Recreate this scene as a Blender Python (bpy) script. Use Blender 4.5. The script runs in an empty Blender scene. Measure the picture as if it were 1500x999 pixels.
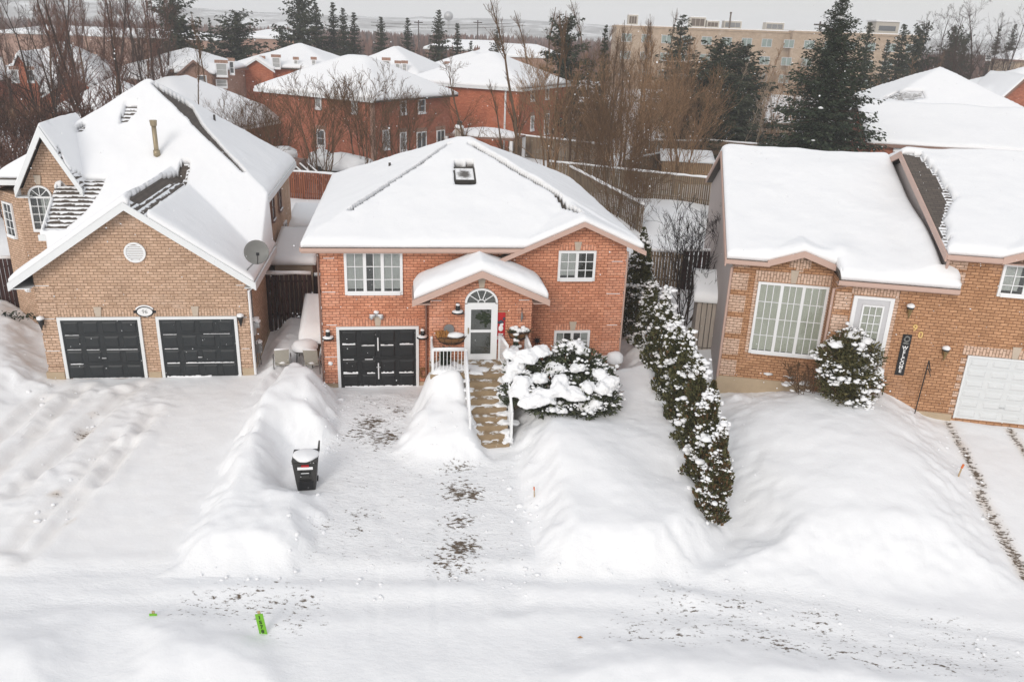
import bpy, bmesh, math, random
import numpy as np
from mathutils import Vector, Matrix
R_ = math.radians
random.seed(7)
SC = bpy.context.scene
COL = SC.collection

# ------------------------------------------------------------------ camera geometry
F_PX, CX, CY, CAM_H = 1200.0, 750.0, 499.5, 12.0
_d = np.array([-120, -3180, -1203.]); _u = -_d / np.linalg.norm(_d)
_f = np.array([0, 0, -1.]); _Y = _f - _f.dot(_u) * _u; _Y /= np.linalg.norm(_Y)
CAMR = np.array([np.cross(_Y, _u), _Y, _u])
EYE = np.array([0, 0, CAM_H])
def ray(px, py): return CAMR @ np.array([px - CX, -(py - CY), -F_PX])
def gz(px, py, z=0.0):
    r = ray(px, py); return EYE + r * (z - CAM_H) / r[2]
def at(px, py, depth):
    r = ray(px, py); return EYE + r * depth / r[1]
class Frame:
    def __init__(s, o, deg):
        a = R_(deg); s.o = np.array(o, float); s.a = a
        s.ex = np.array([math.cos(a), math.sin(a), 0]); s.ey = np.array([-math.sin(a), math.cos(a), 0])
    def l(s, p): v = np.array(p) - s.o; return np.array([v.dot(s.ex), v.dot(s.ey), v[2]])
    def w(s, x, y, z=0): return s.o + x * s.ex + y * s.ey + np.array([0, 0, z])
def roofhit(fr, px, py, zf):
    o = fr.l(EYE); r = ray(px, py); d = np.array([r.dot(fr.ex), r.dot(fr.ey), r[2]])
    d /= np.linalg.norm(d); t = 8.0
    while t < 90:
        p = o + d * t
        if zf(p[0:1], p[1:2])[0] > p[2]: return p[0], p[1]
        t += .05
    return None
LF = Frame((-15.604, 26.242, 0), 8); MF = Frame((-6.038, 26.421, 0), 8); RF = Frame((14.323, 24.784, .5), -9.5)

# ------------------------------------------------------------------ noise
def _hash(ix, iy, s):
    n = (ix.astype(np.int64) * 374761393 + iy.astype(np.int64) * 668265263 + s * 974711) & 0x7fffffff
    n = (n ^ (n >> 13)) * 1274126177 & 0x7fffffff
    return ((n ^ (n >> 16)) & 0xffff) / 65535.0
def vnoise(x, y, s=0):
    ix = np.floor(x); iy = np.floor(y); fx = x - ix; fy = y - iy
    fx = fx * fx * (3 - 2 * fx); fy = fy * fy * (3 - 2 * fy)
    a = _hash(ix, iy, s); b = _hash(ix + 1, iy, s); c = _hash(ix, iy + 1, s); d = _hash(ix + 1, iy + 1, s)
    return (a * (1 - fx) + b * fx) * (1 - fy) + (c * (1 - fx) + d * fx) * fy
def fbm(x, y, s=0, o=4):
    v = 0; a = .5; t = 0
    for i in range(o):
        v = v + a * vnoise(x, y, s + i * 17); t += a; x = x * 2.03 + 5.1; y = y * 2.03 + 1.7; a *= .5
    return v / t
def sstep(a, b, x):
    t = np.clip((x - a) / (b - a), 0, 1); return t * t * (3 - 2 * t)

# ------------------------------------------------------------------ materials
MATS = {}
def new_mat(name):
    m = bpy.data.materials.new(name); m.use_nodes = True
    nt = m.node_tree; b = nt.nodes['Principled BSDF']; MATS[name] = m
    return m, nt, b
def N(nt, typ, **kw):
    n = nt.nodes.new(typ)
    for k, v in kw.items():
        if k.startswith('_'): n.inputs[k[1:].replace('_', ' ')].default_value = v
        else: setattr(n, k, v)
    return n
def coords(nt, kind='Object', scale=1.0):
    t = N(nt, 'ShaderNodeTexCoord')
    if scale == 1.0: return t.outputs[kind]
    m = N(nt, 'ShaderNodeMapping'); m.inputs['Scale'].default_value = (scale,) * 3 if not isinstance(scale, tuple) else scale
    nt.links.new(t.outputs[kind], m.inputs['Vector']); return m.outputs[0]
def ramp(nt, src, stops):
    r = N(nt, 'ShaderNodeValToRGB'); e = r.color_ramp.elements
    while len(e) < len(stops): e.new(.5)
    for i, (p, c) in enumerate(stops):
        e[i].position = p; e[i].color = (*c, 1) if len(c) == 3 else c
    nt.links.new(src, r.inputs[0]); return r.outputs[0]
def mixc(nt, fac, a, b):
    m = N(nt, 'ShaderNodeMix', data_type='RGBA')
    for sock, v in ((0, fac), (6, a), (7, b)):
        if hasattr(v, 'links'): nt.links.new(v, m.inputs[sock])
        elif sock == 0: m.inputs[0].default_value = v
        else: m.inputs[sock].default_value = (*v, 1)
    return m.outputs[2]
def bump(nt, b, h, strength=.3, dist=.02):
    n = N(nt, 'ShaderNodeBump'); n.inputs['Strength'].default_value = strength; n.inputs['Distance'].default_value = dist
    nt.links.new(h, n.inputs['Height']); nt.links.new(n.outputs[0], b.inputs['Normal'])
def noise_tex(nt, scale, detail=4, kind='Object', vec=None, rough=.55):
    n = N(nt, 'ShaderNodeTexNoise'); n.inputs['Scale'].default_value = scale; n.inputs['Detail'].default_value = detail
    n.inputs['Roughness'].default_value = rough
    nt.links.new(vec or coords(nt, kind), n.inputs['Vector']); return n.outputs['Fac']
def mth(nt, op, a, b=None, clamp=False):
    m = N(nt, 'ShaderNodeMath', operation=op, use_clamp=clamp)
    for i, v in enumerate((a, b)):
        if v is None: continue
        if hasattr(v, 'links'): nt.links.new(v, m.inputs[i])
        else: m.inputs[i].default_value = v
    return m.outputs[0]

def plain(name, c, rough=.6, var=.12, vscale=3.0, metal=0, spec=.4, bmp=0, bscale=30):
    m, nt, b = new_mat(name)
    f = noise_tex(nt, vscale, 5)
    lo = tuple(max(0, x * (1 - var)) for x in c); hi = tuple(min(1, x * (1 + var)) for x in c)
    nt.links.new(mixc(nt, f, lo, hi), b.inputs['Base Color'])
    b.inputs['Roughness'].default_value = rough; b.inputs['Metallic'].default_value = metal
    b.inputs['Specular IOR Level'].default_value = spec
    if bmp: bump(nt, b, noise_tex(nt, bscale, 4), bmp, .01)
    return m
def brick(name, c1, c2, mortar, bw=.24, rh=.098, blotch=.25, third=None):
    m, nt, b = new_mat(name)
    uv = coords(nt, 'UV')
    t = N(nt, 'ShaderNodeTexBrick'); nt.links.new(uv, t.inputs['Vector'])
    t.inputs['Scale'].default_value = 1; t.inputs['Brick Width'].default_value = bw; t.inputs['Row Height'].default_value = rh
    t.inputs['Mortar Size'].default_value = .011; t.inputs['Mortar Smooth'].default_value = .2; t.inputs['Bias'].default_value = 0
    t.inputs['Color1'].default_value = (*c1, 1); t.inputs['Color2'].default_value = (*c2, 1); t.inputs['Mortar'].default_value = (*mortar, 1)
    f1 = noise_tex(nt, 1.1, 5, 'UV'); f2 = noise_tex(nt, 9, 3, 'UV')
    k = mth(nt, 'ADD', mth(nt, 'MULTIPLY', f1, blotch * 2), 1 - blotch)
    k2 = mth(nt, 'MULTIPLY', k, mth(nt, 'ADD', mth(nt, 'MULTIPLY', f2, .7), .65))
    vm = N(nt, 'ShaderNodeVectorMath', operation='SCALE'); nt.links.new(t.outputs['Color'], vm.inputs[0]); nt.links.new(k2, vm.inputs['Scale'])
    b.inputs['Roughness'].default_value = .9; b.inputs['Specular IOR Level'].default_value = .2
    pale = ramp(nt, noise_tex(nt, .55, 6, 'UV', rough=.65), [(.56, (0, 0, 0)), (.74, (.28, .28, .28))])
    nt.links.new(mixc(nt, pale, vm.outputs[0], tuple(min(1, x * .55 + .32) for x in c1)), b.inputs['Base Color'])
    h = mth(nt, 'ADD', mth(nt, 'MULTIPLY', t.outputs['Fac'], -1.0), mth(nt, 'MULTIPLY', f2, .4))
    bump(nt, b, h, .7, .012)
    return m
brick('brick_main', (.70, .325, .20), (.55, .23, .135), (.29, .115, .07))
brick('brick_main_pier', (.73, .365, .24), (.60, .265, .165), (.30, .125, .08))
brick('brick_tan', (.62, .43, .31), (.485, .325, .225), (.25, .155, .1))
brick('brick_tan_pier', (.64, .45, .33), (.52, .355, .25), (.26, .165, .11))
brick('brick_brown', (.53, .295, .165), (.40, .21, .11), (.2, .1, .055))
brick('brick_pink', (.68, .49, .38), (.57, .39, .29), (.24, .15, .10))
brick('brick_red_far', (.54, .185, .10), (.43, .13, .07), (.36, .15, .09), bw=.3, rh=.12)
brick('brick_red_deep', (.44, .165, .10), (.34, .115, .07), (.30, .13, .085), bw=.3, rh=.12)
brick('brick_rose_far', (.42, .26, .2), (.33, .2, .15), (.25, .17, .13), bw=.3, rh=.12)
brick('brick_office', (.43, .325, .235), (.38, .285, .205), (.32, .25, .19), bw=.5, rh=.2)
plain('trim_white', (.74, .76, .77), .45, .04)
plain('vinyl_white', (.80, .81, .82), .4, .03)
plain('trim_pink', (.52, .36, .30), .5, .06)
plain('trim_brown', (.22, .13, .10), .5, .1)
plain('stone_pale', (.50, .42, .34), .85, .12, 8, bmp=.2)
plain('concrete', (.40, .36, .30), .9, .2, 4, bmp=.3)
plain('concrete_tan', (.46, .36, .25), .9, .15, 4, bmp=.25)
plain('garage_dark', (.020, .024, .027), .45, .25, 2)
plain('garage_black', (.012, .013, .014), .4, .25, 2)
plain('garage_white', (.66, .68, .69), .5, .04, 2)
plain('door_grey', (.56, .56, .58), .5, .03)
plain('black_metal', (.012, .012, .013), .4, .2, 6)
plain('grey_metal', (.22, .22, .22), .45, .15, 5, metal=.4)
plain('pale_metal', (.5, .51, .52), .45, .08, 5, metal=.3)
plain('dish_grey', (.20, .20, .19), .5, .1, 5)
plain('chair_beige', (.38, .36, .31), .7, .08, 8)
plain('brass', (.28, .2, .09), .35, .2, 8, metal=.8)
plain('gold', (.75, .52, .2), .4, .1, 8, metal=.3)
plain('bin_grey', (.045, .044, .042), .5, .25, 5)
plain('red', (.45, .012, .016), .5, .1, 6)
plain('orange_paint', (.62, .16, .05), .6, .1, 6)
plain('marker_green', (.18, .47, .03), .55, .12, 8)
plain('ink', (.012, .03, .006), .7, .1, 6)
plain('paint_white', (.8, .8, .8), .6, .03)
plain('sign_black', (.012, .012, .014), .5, .2, 6)
plain('wood_pale', (.45, .33, .2), .8, .2, 8)
plain('curtain', (.80, .79, .76), .9, .06, 3)
plain('blind', (.78, .77, .66), .8, .1, 1.2)
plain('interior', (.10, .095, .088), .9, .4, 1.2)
plain('siding_grey', (.40, .37, .36), .7, .06)
plain('siding_tan', (.36, .29, .22), .75, .1)
plain('stucco_pink', (.44, .39, .37), .9, .08, 2, bmp=.3)
plain('coco', (.22, .11, .045), .95, .4, 20, bmp=.5)
plain('straw', (.42, .2, .06), .9, .4, 20)
plain('tarp_black', (.012, .013, .016), .5, .3, 3, bmp=.4, bscale=4)
plain('hvac', (.48, .44, .38), .6, .1)
plain('hvac_dark', (.12, .09, .07), .7, .2)
plain('navy', (.05, .06, .09), .6, .2)
plain('roof_dark', (.06, .055, .05), .9, .3, 3)
plain('flue_metal', (.33, .27, .18), .45, .35, 4, metal=.5)
plain('window_far', (.10, .11, .12), .2, .4, 1.5, spec=.6)
plain('window_far_pale', (.36, .37, .37), .3, .25, 1.5, spec=.6)

plain('office_glass', (.22, .27, .25), .2, .3, 1, spec=.6)
def shingles():
    m, nt, b = new_mat('shingles')
    t = N(nt, 'ShaderNodeTexBrick'); nt.links.new(coords(nt, 'UV'), t.inputs['Vector'])
    t.inputs['Scale'].default_value = 1; t.inputs['Brick Width'].default_value = .3; t.inputs['Row Height'].default_value = .15
    t.inputs['Mortar Size'].default_value = .012
    t.inputs['Color1'].default_value = (.105, .085, .07, 1); t.inputs['Color2'].default_value = (.06, .05, .043, 1); t.inputs['Mortar'].default_value = (.025, .02, .018, 1)
    f = noise_tex(nt, 25, 4, 'UV'); base = mixc(nt, mth(nt, 'MULTIPLY', f, .5), t.outputs['Color'], (.16, .13, .11))
    uv = coords(nt, 'UV'); sp = N(nt, 'ShaderNodeSeparateXYZ'); nt.links.new(uv, sp.inputs[0])
    fr = mth(nt, 'FRACT', mth(nt, 'DIVIDE', mth(nt, 'ADD', sp.outputs[1], mth(nt, 'MULTIPLY', noise_tex(nt, 6, 3, 'UV'), .05)), .21))
    du = N(nt, 'ShaderNodeAttribute', attribute_name='dust').outputs['Fac']
    mp = N(nt, 'ShaderNodeMapping'); mp.inputs['Scale'].default_value = (2.2, 3.5, 1); nt.links.new(uv, mp.inputs['Vector'])
    k = mth(nt, 'ADD', fr, mth(nt, 'MULTIPLY', mth(nt, 'SUBTRACT', noise_tex(nt, 1, 6, vec=mp.outputs[0], rough=.7), .5), 2.2))
    k = mth(nt, 'ADD', k, mth(nt, 'MULTIPLY', mth(nt, 'SUBTRACT', 1.0, du), .5))
    sn = mth(nt, 'MULTIPLY', ramp(nt, k, [(.52, (0, 0, 0)), (.62, (1, 1, 1))]), mth(nt, 'GREATER_THAN', du, .05))
    nt.links.new(mixc(nt, sn, base, (.85, .86, .88)), b.inputs['Base Color'])
    b.inputs['Roughness'].default_value = .95; bump(nt, b, t.outputs['Fac'], -.6, .01)
shingles()
SNOW_C = (.86, .87, .885)
def snow(name, fine=.35):
    m, nt, b = new_mat(name)
    f = noise_tex(nt, 1.3, 6)
    nt.links.new(mixc(nt, f, (.84, .85, .87), (.895, .90, .91)), b.inputs['Base Color'])
    b.inputs['Roughness'].default_value = .75; b.inputs['Specular IOR Level'].default_value = .25
    h = mth(nt, 'ADD', mth(nt, 'MULTIPLY', noise_tex(nt, 3, 6), 1.0), mth(nt, 'MULTIPLY', noise_tex(nt, 40, 4), .12))
    bump(nt, b, h, fine, .06)
    return m
snow('snow_roof', .3); snow('snow_cap', .3)
def snow_ground():
    m, nt, b = new_mat('snow_ground')
    at_d = N(nt, 'ShaderNodeAttribute', attribute_name='dirt'); at_t = N(nt, 'ShaderNodeAttribute', attribute_name='trod'); at_b = N(nt, 'ShaderNodeAttribute', attribute_name='tint')
    pos = N(nt, 'ShaderNodeNewGeometry').outputs['Position']
    f = noise_tex(nt, .5, 6, vec=pos)
    base = mixc(nt, f, (.84, .85, .87), (.895, .90, .91))
    base = mixc(nt, mth(nt, 'MULTIPLY', at_b.outputs['Fac'], noise_tex(nt, 1.6, 5, vec=pos), True), base, (.60, .50, .40))
    mp = N(nt, 'ShaderNodeMapping'); mp.inputs['Scale'].default_value = (.8, 1.6, 1); mp.inputs['Rotation'].default_value = (0, 0, .3); nt.links.new(pos, mp.inputs['Vector'])
    n1 = noise_tex(nt, 7, 8, vec=mp.outputs[0], rough=.7)
    s = mth(nt, 'ADD', mth(nt, 'ADD', mth(nt, 'MULTIPLY', mth(nt, 'SUBTRACT', n1, .5), 1.9), .5), mth(nt, 'MULTIPLY', at_d.outputs['Fac'], .41))
    fac = mth(nt, 'MULTIPLY', ramp(nt, s, [(.76, (0, 0, 0)), (.88, (1, 1, 1))]), ramp(nt, at_d.outputs['Fac'], [(.06, (0, 0, 0)), (.22, (1, 1, 1))]))
    dc = mixc(nt, noise_tex(nt, 11, 4, vec=pos), (.05, .045, .04), (.22, .16, .11))
    nt.links.new(mixc(nt, fac, base, dc), b.inputs['Base Color'])
    b.inputs['Roughness'].default_value = .8; b.inputs['Specular IOR Level'].default_value = .2
    h0 = mth(nt, 'ADD', mth(nt, 'MULTIPLY', noise_tex(nt, 2.2, 6, vec=pos), .6), mth(nt, 'MULTIPLY', noise_tex(nt, 30, 3, vec=pos), .06))
    h1 = mth(nt, 'MULTIPLY', mth(nt, 'MULTIPLY', noise_tex(nt, 5.5, 8, vec=mp.outputs[0], rough=.7), 1.7), at_t.outputs['Fac'])
    bump(nt, b, mth(nt, 'SUBTRACT', mth(nt, 'ADD', h0, h1), mth(nt, 'MULTIPLY', fac, .15)), .5, .09)
snow_ground()
def dusted(name, c, lo, hi, scale=5):
    m, nt, b = new_mat(name)
    n = noise_tex(nt, scale, 7, rough=.65)
    g = N(nt, 'ShaderNodeNewGeometry'); sx = N(nt, 'ShaderNodeSeparateXYZ'); nt.links.new(g.outputs['Normal'], sx.inputs[0])
    up = mth(nt, 'MULTIPLY', mth(nt, 'MAXIMUM', sx.outputs[2], 0.0), .34)
    fac = ramp(nt, mth(nt, 'ADD', n, up), [(lo, (0, 0, 0)), (hi, (1, 1, 1))])
    cc = mixc(nt, noise_tex(nt, 9, 5), tuple(x * .75 for x in c), tuple(x * 1.2 for x in c))
    nt.links.new(mixc(nt, fac, cc, SNOW_C), b.inputs['Base Color']); b.inputs['Roughness'].default_value = .85
    bump(nt, b, n, .4, .02)
dusted('step_stone', (.31, .225, .135), .84, .92, 3.5)
dusted('boards_brown', (.28, .105, .05), .98, 1.05, 6)
def boards(name, c1, c2, w=.14, gap=.1, white=0):
    m, nt, b = new_mat(name)
    t = N(nt, 'ShaderNodeTexBrick'); uv = coords(nt, 'UV'); nt.links.new(uv, t.inputs['Vector'])
    t.offset = 0; t.inputs['Scale'].default_value = 1; t.inputs['Brick Width'].default_value = w; t.inputs['Row Height'].default_value = 30
    t.inputs['Mortar Size'].default_value = w * gap; t.inputs['Color1'].default_value = (*c1, 1); t.inputs['Color2'].default_value = (*c2, 1)
    t.inputs['Mortar'].default_value = tuple(x * .3 for x in c2) + (1,)
    mp = N(nt, 'ShaderNodeMapping'); mp.inputs['Scale'].default_value = (14, 1.2, 1); nt.links.new(uv, mp.inputs['Vector'])
    f = noise_tex(nt, 1, 5, vec=mp.outputs[0])
    vm = N(nt, 'ShaderNodeVectorMath', operation='SCALE'); nt.links.new(t.outputs['Color'], vm.inputs[0]); nt.links.new(mth(nt, 'ADD', f, .5), vm.inputs['Scale'])
    nt.links.new(vm.outputs[0], b.inputs['Base Color']); b.inputs['Roughness'].default_value = .9
    bump(nt, b, t.outputs['Fac'], -.6, .02)
boards('fence_grey', (.25, .18, .115), (.16, .115, .075)); boards('fence_red', (.30, .10, .045), (.2, .06, .03)); boards('fence_dark', (.05, .014, .012), (.028, .009, .008), white=1)
boards('shed_boards', (.34, .22, .12), (.25, .16, .09)); boards('siding_pale', (.42, .36, .31), (.38, .33, .28), w=.2)
boards('bin_wood', (.33, .19, .10), (.25, .14, .07))
def leafy(name, lo, hi, rough=.7):
    m, nt, b = new_mat(name)
    g = N(nt, 'ShaderNodeNewGeometry')
    nt.links.new(ramp(nt, g.outputs['Random Per Island'], [(0, lo), (1, hi)]), b.inputs['Base Color'])
    b.inputs['Roughness'].default_value = rough; b.inputs['Specular IOR Level'].default_value = .2
leafy('needles_spruce', (.012, .022, .012), (.05, .062, .035)); leafy('needles_far', (.016, .026, .014), (.065, .068, .04))
leafy('needles_cedar', (.026, .034, .012), (.13, .12, .05)); leafy('needles_yew', (.022, .032, .016), (.10, .11, .06))
leafy('needles_olive', (.035, .04, .012), (.14, .12, .05)); leafy('needles_rust', (.05, .03, .012), (.16, .09, .04))
leafy('bark_brown', (.075, .045, .026), (.20, .115, .06), .9); leafy('bark_dark', (.035, .022, .018), (.10, .062, .048), .9); leafy('bark_pale', (.24, .18, .13), (.46, .36, .27), .9)
leafy('bark_orange', (.15, .09, .05), (.40, .245, .135), .9); leafy('bark_maroon', (.07, .038, .03), (.22, .115, .085), .9)
leafy('bark_black', (.012, .01, .009), (.035, .026, .022), .9)
plain('trunk_brown', (.12, .075, .045), .95, .4, 4, bmp=.6, bscale=8); plain('trunk_dark', (.055, .038, .03), .95, .4, 4, bmp=.6, bscale=8)
plain('trunk_pale', (.36, .28, .2), .95, .35, 4, bmp=.4, bscale=8); plain('trunk_orange', (.2, .12, .065), .95, .35, 4, bmp=.5, bscale=8)
def glass():
    m, nt, b = new_mat('glass')
    nt.nodes.remove(b); o = nt.nodes['Material Output']
    tr = N(nt, 'ShaderNodeBsdfTransparent'); tr.inputs[0].default_value = (.86, .88, .88, 1)
    gl = N(nt, 'ShaderNodeBsdfGlossy'); gl.inputs['Roughness'].default_value = .04
    lw = N(nt, 'ShaderNodeFresnel'); lw.inputs['IOR'].default_value = 1.5
    mx = N(nt, 'ShaderNodeMixShader'); nt.links.new(mth(nt, 'ADD', lw.outputs[0], .02), mx.inputs[0])
    nt.links.new(tr.outputs[0], mx.inputs[1]); nt.links.new(gl.outputs[0], mx.inputs[2]); nt.links.new(mx.outputs[0], o.inputs['Surface'])
glass()
def hill_mat():
    m, nt, b = new_mat('hill_wood')
    mp = coords(nt, 'Object', (.03, .03, .12))
    f = noise_tex(nt, 1, 8, vec=mp, rough=.7)
    nt.links.new(ramp(nt, f, [(.35, (.30, .30, .30)), (.5, (.46, .46, .46)), (.62, (.78, .79, .8))]), b.inputs['Base Color']); b.inputs['Roughness'].default_value = 1  # wood greys lifted so the colour carries distance haze; palest stop is snow
hill_mat()

# ------------------------------------------------------------------ mesh helpers
def link(name, me, mat, parent=None, smooth=False):
    o = bpy.data.objects.new(name, me); COL.objects.link(o)
    if mat: me.materials.append(MATS[mat])
    if parent is not None: o.parent = parent
    if smooth: me.polygons.foreach_set('use_smooth', [True] * len(me.polygons))
    return o
def autouv(me, swap=False):
    nv = len(me.vertices)
    if not len(me.polygons): return
    co = np.empty(nv * 3); me.vertices.foreach_get('co', co); co = co.reshape(-1, 3)
    nl = len(me.loops); vi = np.empty(nl, int); me.loops.foreach_get('vertex_index', vi)
    npoly = len(me.polygons); nrm = np.empty(npoly * 3); me.polygons.foreach_get('normal', nrm); nrm = nrm.reshape(-1, 3)
    tot = np.empty(npoly, int); me.polygons.foreach_get('loop_total', tot)
    pi = np.repeat(np.arange(npoly), tot); n = nrm[pi]
    t = np.stack([-n[:, 1], n[:, 0], 0 * n[:, 0]], 1); ln = np.linalg.norm(t, axis=1); flat = ln < .02
    t[flat] = (1, 0, 0); ln[flat] = 1; t /= ln[:, None]
    b = np.cross(n, t); p = co[vi]
    u = (p * t).sum(1); v = (p * b).sum(1)
    uv = np.stack([v, u] if swap else [u, v], 1)
    l = me.uv_layers.new(name='UVMap'); l.data.foreach_set('uv', uv.ravel())
def mesh_np(name, V, Fq, mat, parent=None, smooth=False, uv=False):
    me = bpy.data.meshes.new(name); V = np.asarray(V, float); Fq = np.asarray(Fq, int); k = Fq.shape[1]
    me.vertices.add(len(V)); me.vertices.foreach_set('co', V.ravel())
    me.loops.add(Fq.size); me.loops.foreach_set('vertex_index', Fq.ravel())
    me.polygons.add(len(Fq)); me.polygons.foreach_set('loop_start', np.arange(len(Fq)) * k)
    me.update(calc_edges=True); me.validate()
    if uv: autouv(me)
    return link(name, me, mat, parent, smooth)
class MB:
    def __init__(s, M=None): s.v = []; s.f = []; s.M = M; s.ch = []
    def add(s, vs, fs):
        k = len(s.v); s.ch.append((k, len(s.f)))
        for v in vs: s.v.append(tuple(s.M @ Vector(v)) if s.M else tuple(v))
        for f in fs: s.f.append(tuple(k + i for i in f))
        return s
    def box(s, x0, x1, y0, y1, z0, z1):
        return s.add([(x0, y0, z0), (x1, y0, z0), (x1, y1, z0), (x0, y1, z0), (x0, y0, z1), (x1, y0, z1), (x1, y1, z1), (x0, y1, z1)],
                     [(0, 3, 2, 1), (4, 5, 6, 7), (0, 1, 5, 4), (1, 2, 6, 5), (2, 3, 7, 6), (3, 0, 4, 7)])
    def prism(s, poly, y0, y1):       # polygon in x,z (counter-clockwise seen from -y) swept along y
        n = len(poly)
        return s.add([(x, y0, z) for x, z in poly] + [(x, y1, z) for x, z in poly],
                     [tuple(range(n)), tuple(range(2 * n - 1, n - 1, -1))] + [(i, i + n, (i + 1) % n + n, (i + 1) % n) for i in range(n)])
    def slab(s, poly, z0, z1):        # polygon in x,y swept along z
        n = len(poly)
        return s.add([(x, y, z0) for x, y in poly] + [(x, y, z1) for x, y in poly],
                     [tuple(range(n - 1, -1, -1)), tuple(range(n, 2 * n))] + [(i, (i + 1) % n, (i + 1) % n + n, i + n) for i in range(n)])
    def tube(s, pts, rad, n=6, cap=True):
        pts = [Vector(p) for p in pts]; rings = []
        if not hasattr(rad, '__len__'): rad = [rad] * len(pts)
        vs = []; fs = []
        for i, p in enumerate(pts):
            d = (pts[min(i + 1, len(pts) - 1)] - pts[max(i - 1, 0)]).normalized()
            a = d.orthogonal().normalized() if abs(d.z) > .9 else d.cross(Vector((0, 0, 1))).normalized(); b = d.cross(a)
            for k in range(n):
                t = 2 * math.pi * k / n; vs.append(p + (a * math.cos(t) + b * math.sin(t)) * rad[i])
        for i in range(len(pts) - 1):
            for k in range(n): fs.append((i * n + k, (i + 1) * n + k, (i + 1) * n + (k + 1) % n, i * n + (k + 1) % n))
        if cap: fs.append(tuple(range(n))); fs.append(tuple((len(pts) - 1) * n + k for k in range(n - 1, -1, -1)))
        return s.add(vs, fs)
    def lathe(s, cx, cy, prof, n=14):
        vs = []; fs = []
        for r, z in prof:
            for k in range(n): vs.append((cx + r * math.cos(2 * math.pi * k / n), cy + r * math.sin(2 * math.pi * k / n), z))
        m = len(prof)
        for i in range(m - 1):
            for k in range(n): fs.append((i * n + k, i * n + (k + 1) % n, (i + 1) * n + (k + 1) % n, (i + 1) * n + k))
        fs.append(tuple(range(n - 1, -1, -1))); fs.append(tuple((m - 1) * n + k for k in range(n)))
        return s.add(vs, fs)
    def blob(s, c, r, sub=2, amp=.15, seed=0, flat=None):
        bm = bmesh.new(); bmesh.ops.create_icosphere(bm, subdivisions=sub, radius=1)
        rr = random.Random(seed); ph = [rr.uniform(0, 6) for _ in range(6)]; vs = []
        for v in bm.verts:
            p = v.co; k = 1 + amp * (math.sin(3 * p.x + ph[0]) * math.sin(3.3 * p.y + ph[1]) + .6 * math.sin(6 * p.z + 5 * p.x + ph[2]) + .4 * math.sin(9 * p.y + ph[3] + 4 * p.z))
            z = p.z * k
            if flat is not None and z < flat: z = flat + (z - flat) * .15
            vs.append((c[0] + p.x * k * r[0], c[1] + p.y * k * r[1], c[2] + z * r[2]))
        bm.verts.index_update(); fs = [tuple(v.index for v in f.verts) for f in bm.faces]; bm.free()
        return s.add(vs, fs)
    def build_each(s, name, mat, parent=None, smooth=False, swap=False):
        e = s.ch[1:] + [(len(s.v), len(s.f))]
        for (a, fa), (b, fb) in zip(s.ch, e):
            m = MB(); m.v = s.v[a:b]; m.f = [tuple(i - a for i in f) for f in s.f[fa:fb]]; m.build(name, mat, parent, smooth, swap)
    def build(s, name, mat, parent=None, smooth=False, swap=False, bevel=0):
        me = bpy.data.meshes.new(name); me.from_pydata(s.v, [], s.f); me.update()
        if bevel:
            bm = bmesh.new(); bm.from_mesh(me)
            bmesh.ops.bevel(bm, geom=bm.edges[:], offset=bevel, segments=2, affect='EDGES', clamp_overlap=True); bm.to_mesh(me); bm.free()
        autouv(me, swap)
        return link(name, me, mat, parent, smooth)
def thing(name, label, cat, loc=(0, 0, 0), rz=0.0, group=None):
    o = bpy.data.objects.new(name, None); COL.objects.link(o); o.empty_display_size = .2
    o.location = tuple(float(q) for q in loc); o.rotation_euler = (0, 0, rz); return tag(o, label, cat, group)
def tag(o, label, cat, group=None):
    o['label'] = label; o['category'] = cat
    if group: o['group'] = group
    return o
def struct(o): o['kind'] = 'structure'; return o
def stuff(o, label=None, cat=None):
    o['kind'] = 'stuff'
    if label: o['label'] = label; o['category'] = cat
    return o
def dup(root, loc, rz=0.0, sc=1.0, label=None):
    r = root.copy(); COL.objects.link(r); r.location = tuple(float(q) for q in loc); r.rotation_euler = (0, 0, rz); r.scale = (sc,) * 3 if not hasattr(sc, '__len__') else sc
    if label: r['label'] = label
    for ch in root.children:
        c = ch.copy(); COL.objects.link(c); c.parent = r
        for g in ch.children:
            d = g.copy(); COL.objects.link(d); d.parent = c
    return r
def text_mesh(name, s, size, mat, parent, loc, depth=.012, bold=0.0, rot=None):
    cu = bpy.data.curves.new(name, 'FONT'); cu.body = s; cu.size = size; cu.extrude = depth; cu.align_x = 'CENTER'; cu.align_y = 'CENTER'; cu.offset = bold
    t = bpy.data.objects.new(name + '_curve', cu); COL.objects.link(t)
    dg = bpy.context.evaluated_depsgraph_get(); me = bpy.data.meshes.new_from_object(t.evaluated_get(dg))
    bpy.data.objects.remove(t); bpy.data.curves.remove(cu)
    me.transform(Matrix.Translation(loc) @ (rot or Matrix.Rotation(R_(90), 4, 'X'))); me.materials.clear()
    return link(name, me, mat, parent)

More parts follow.
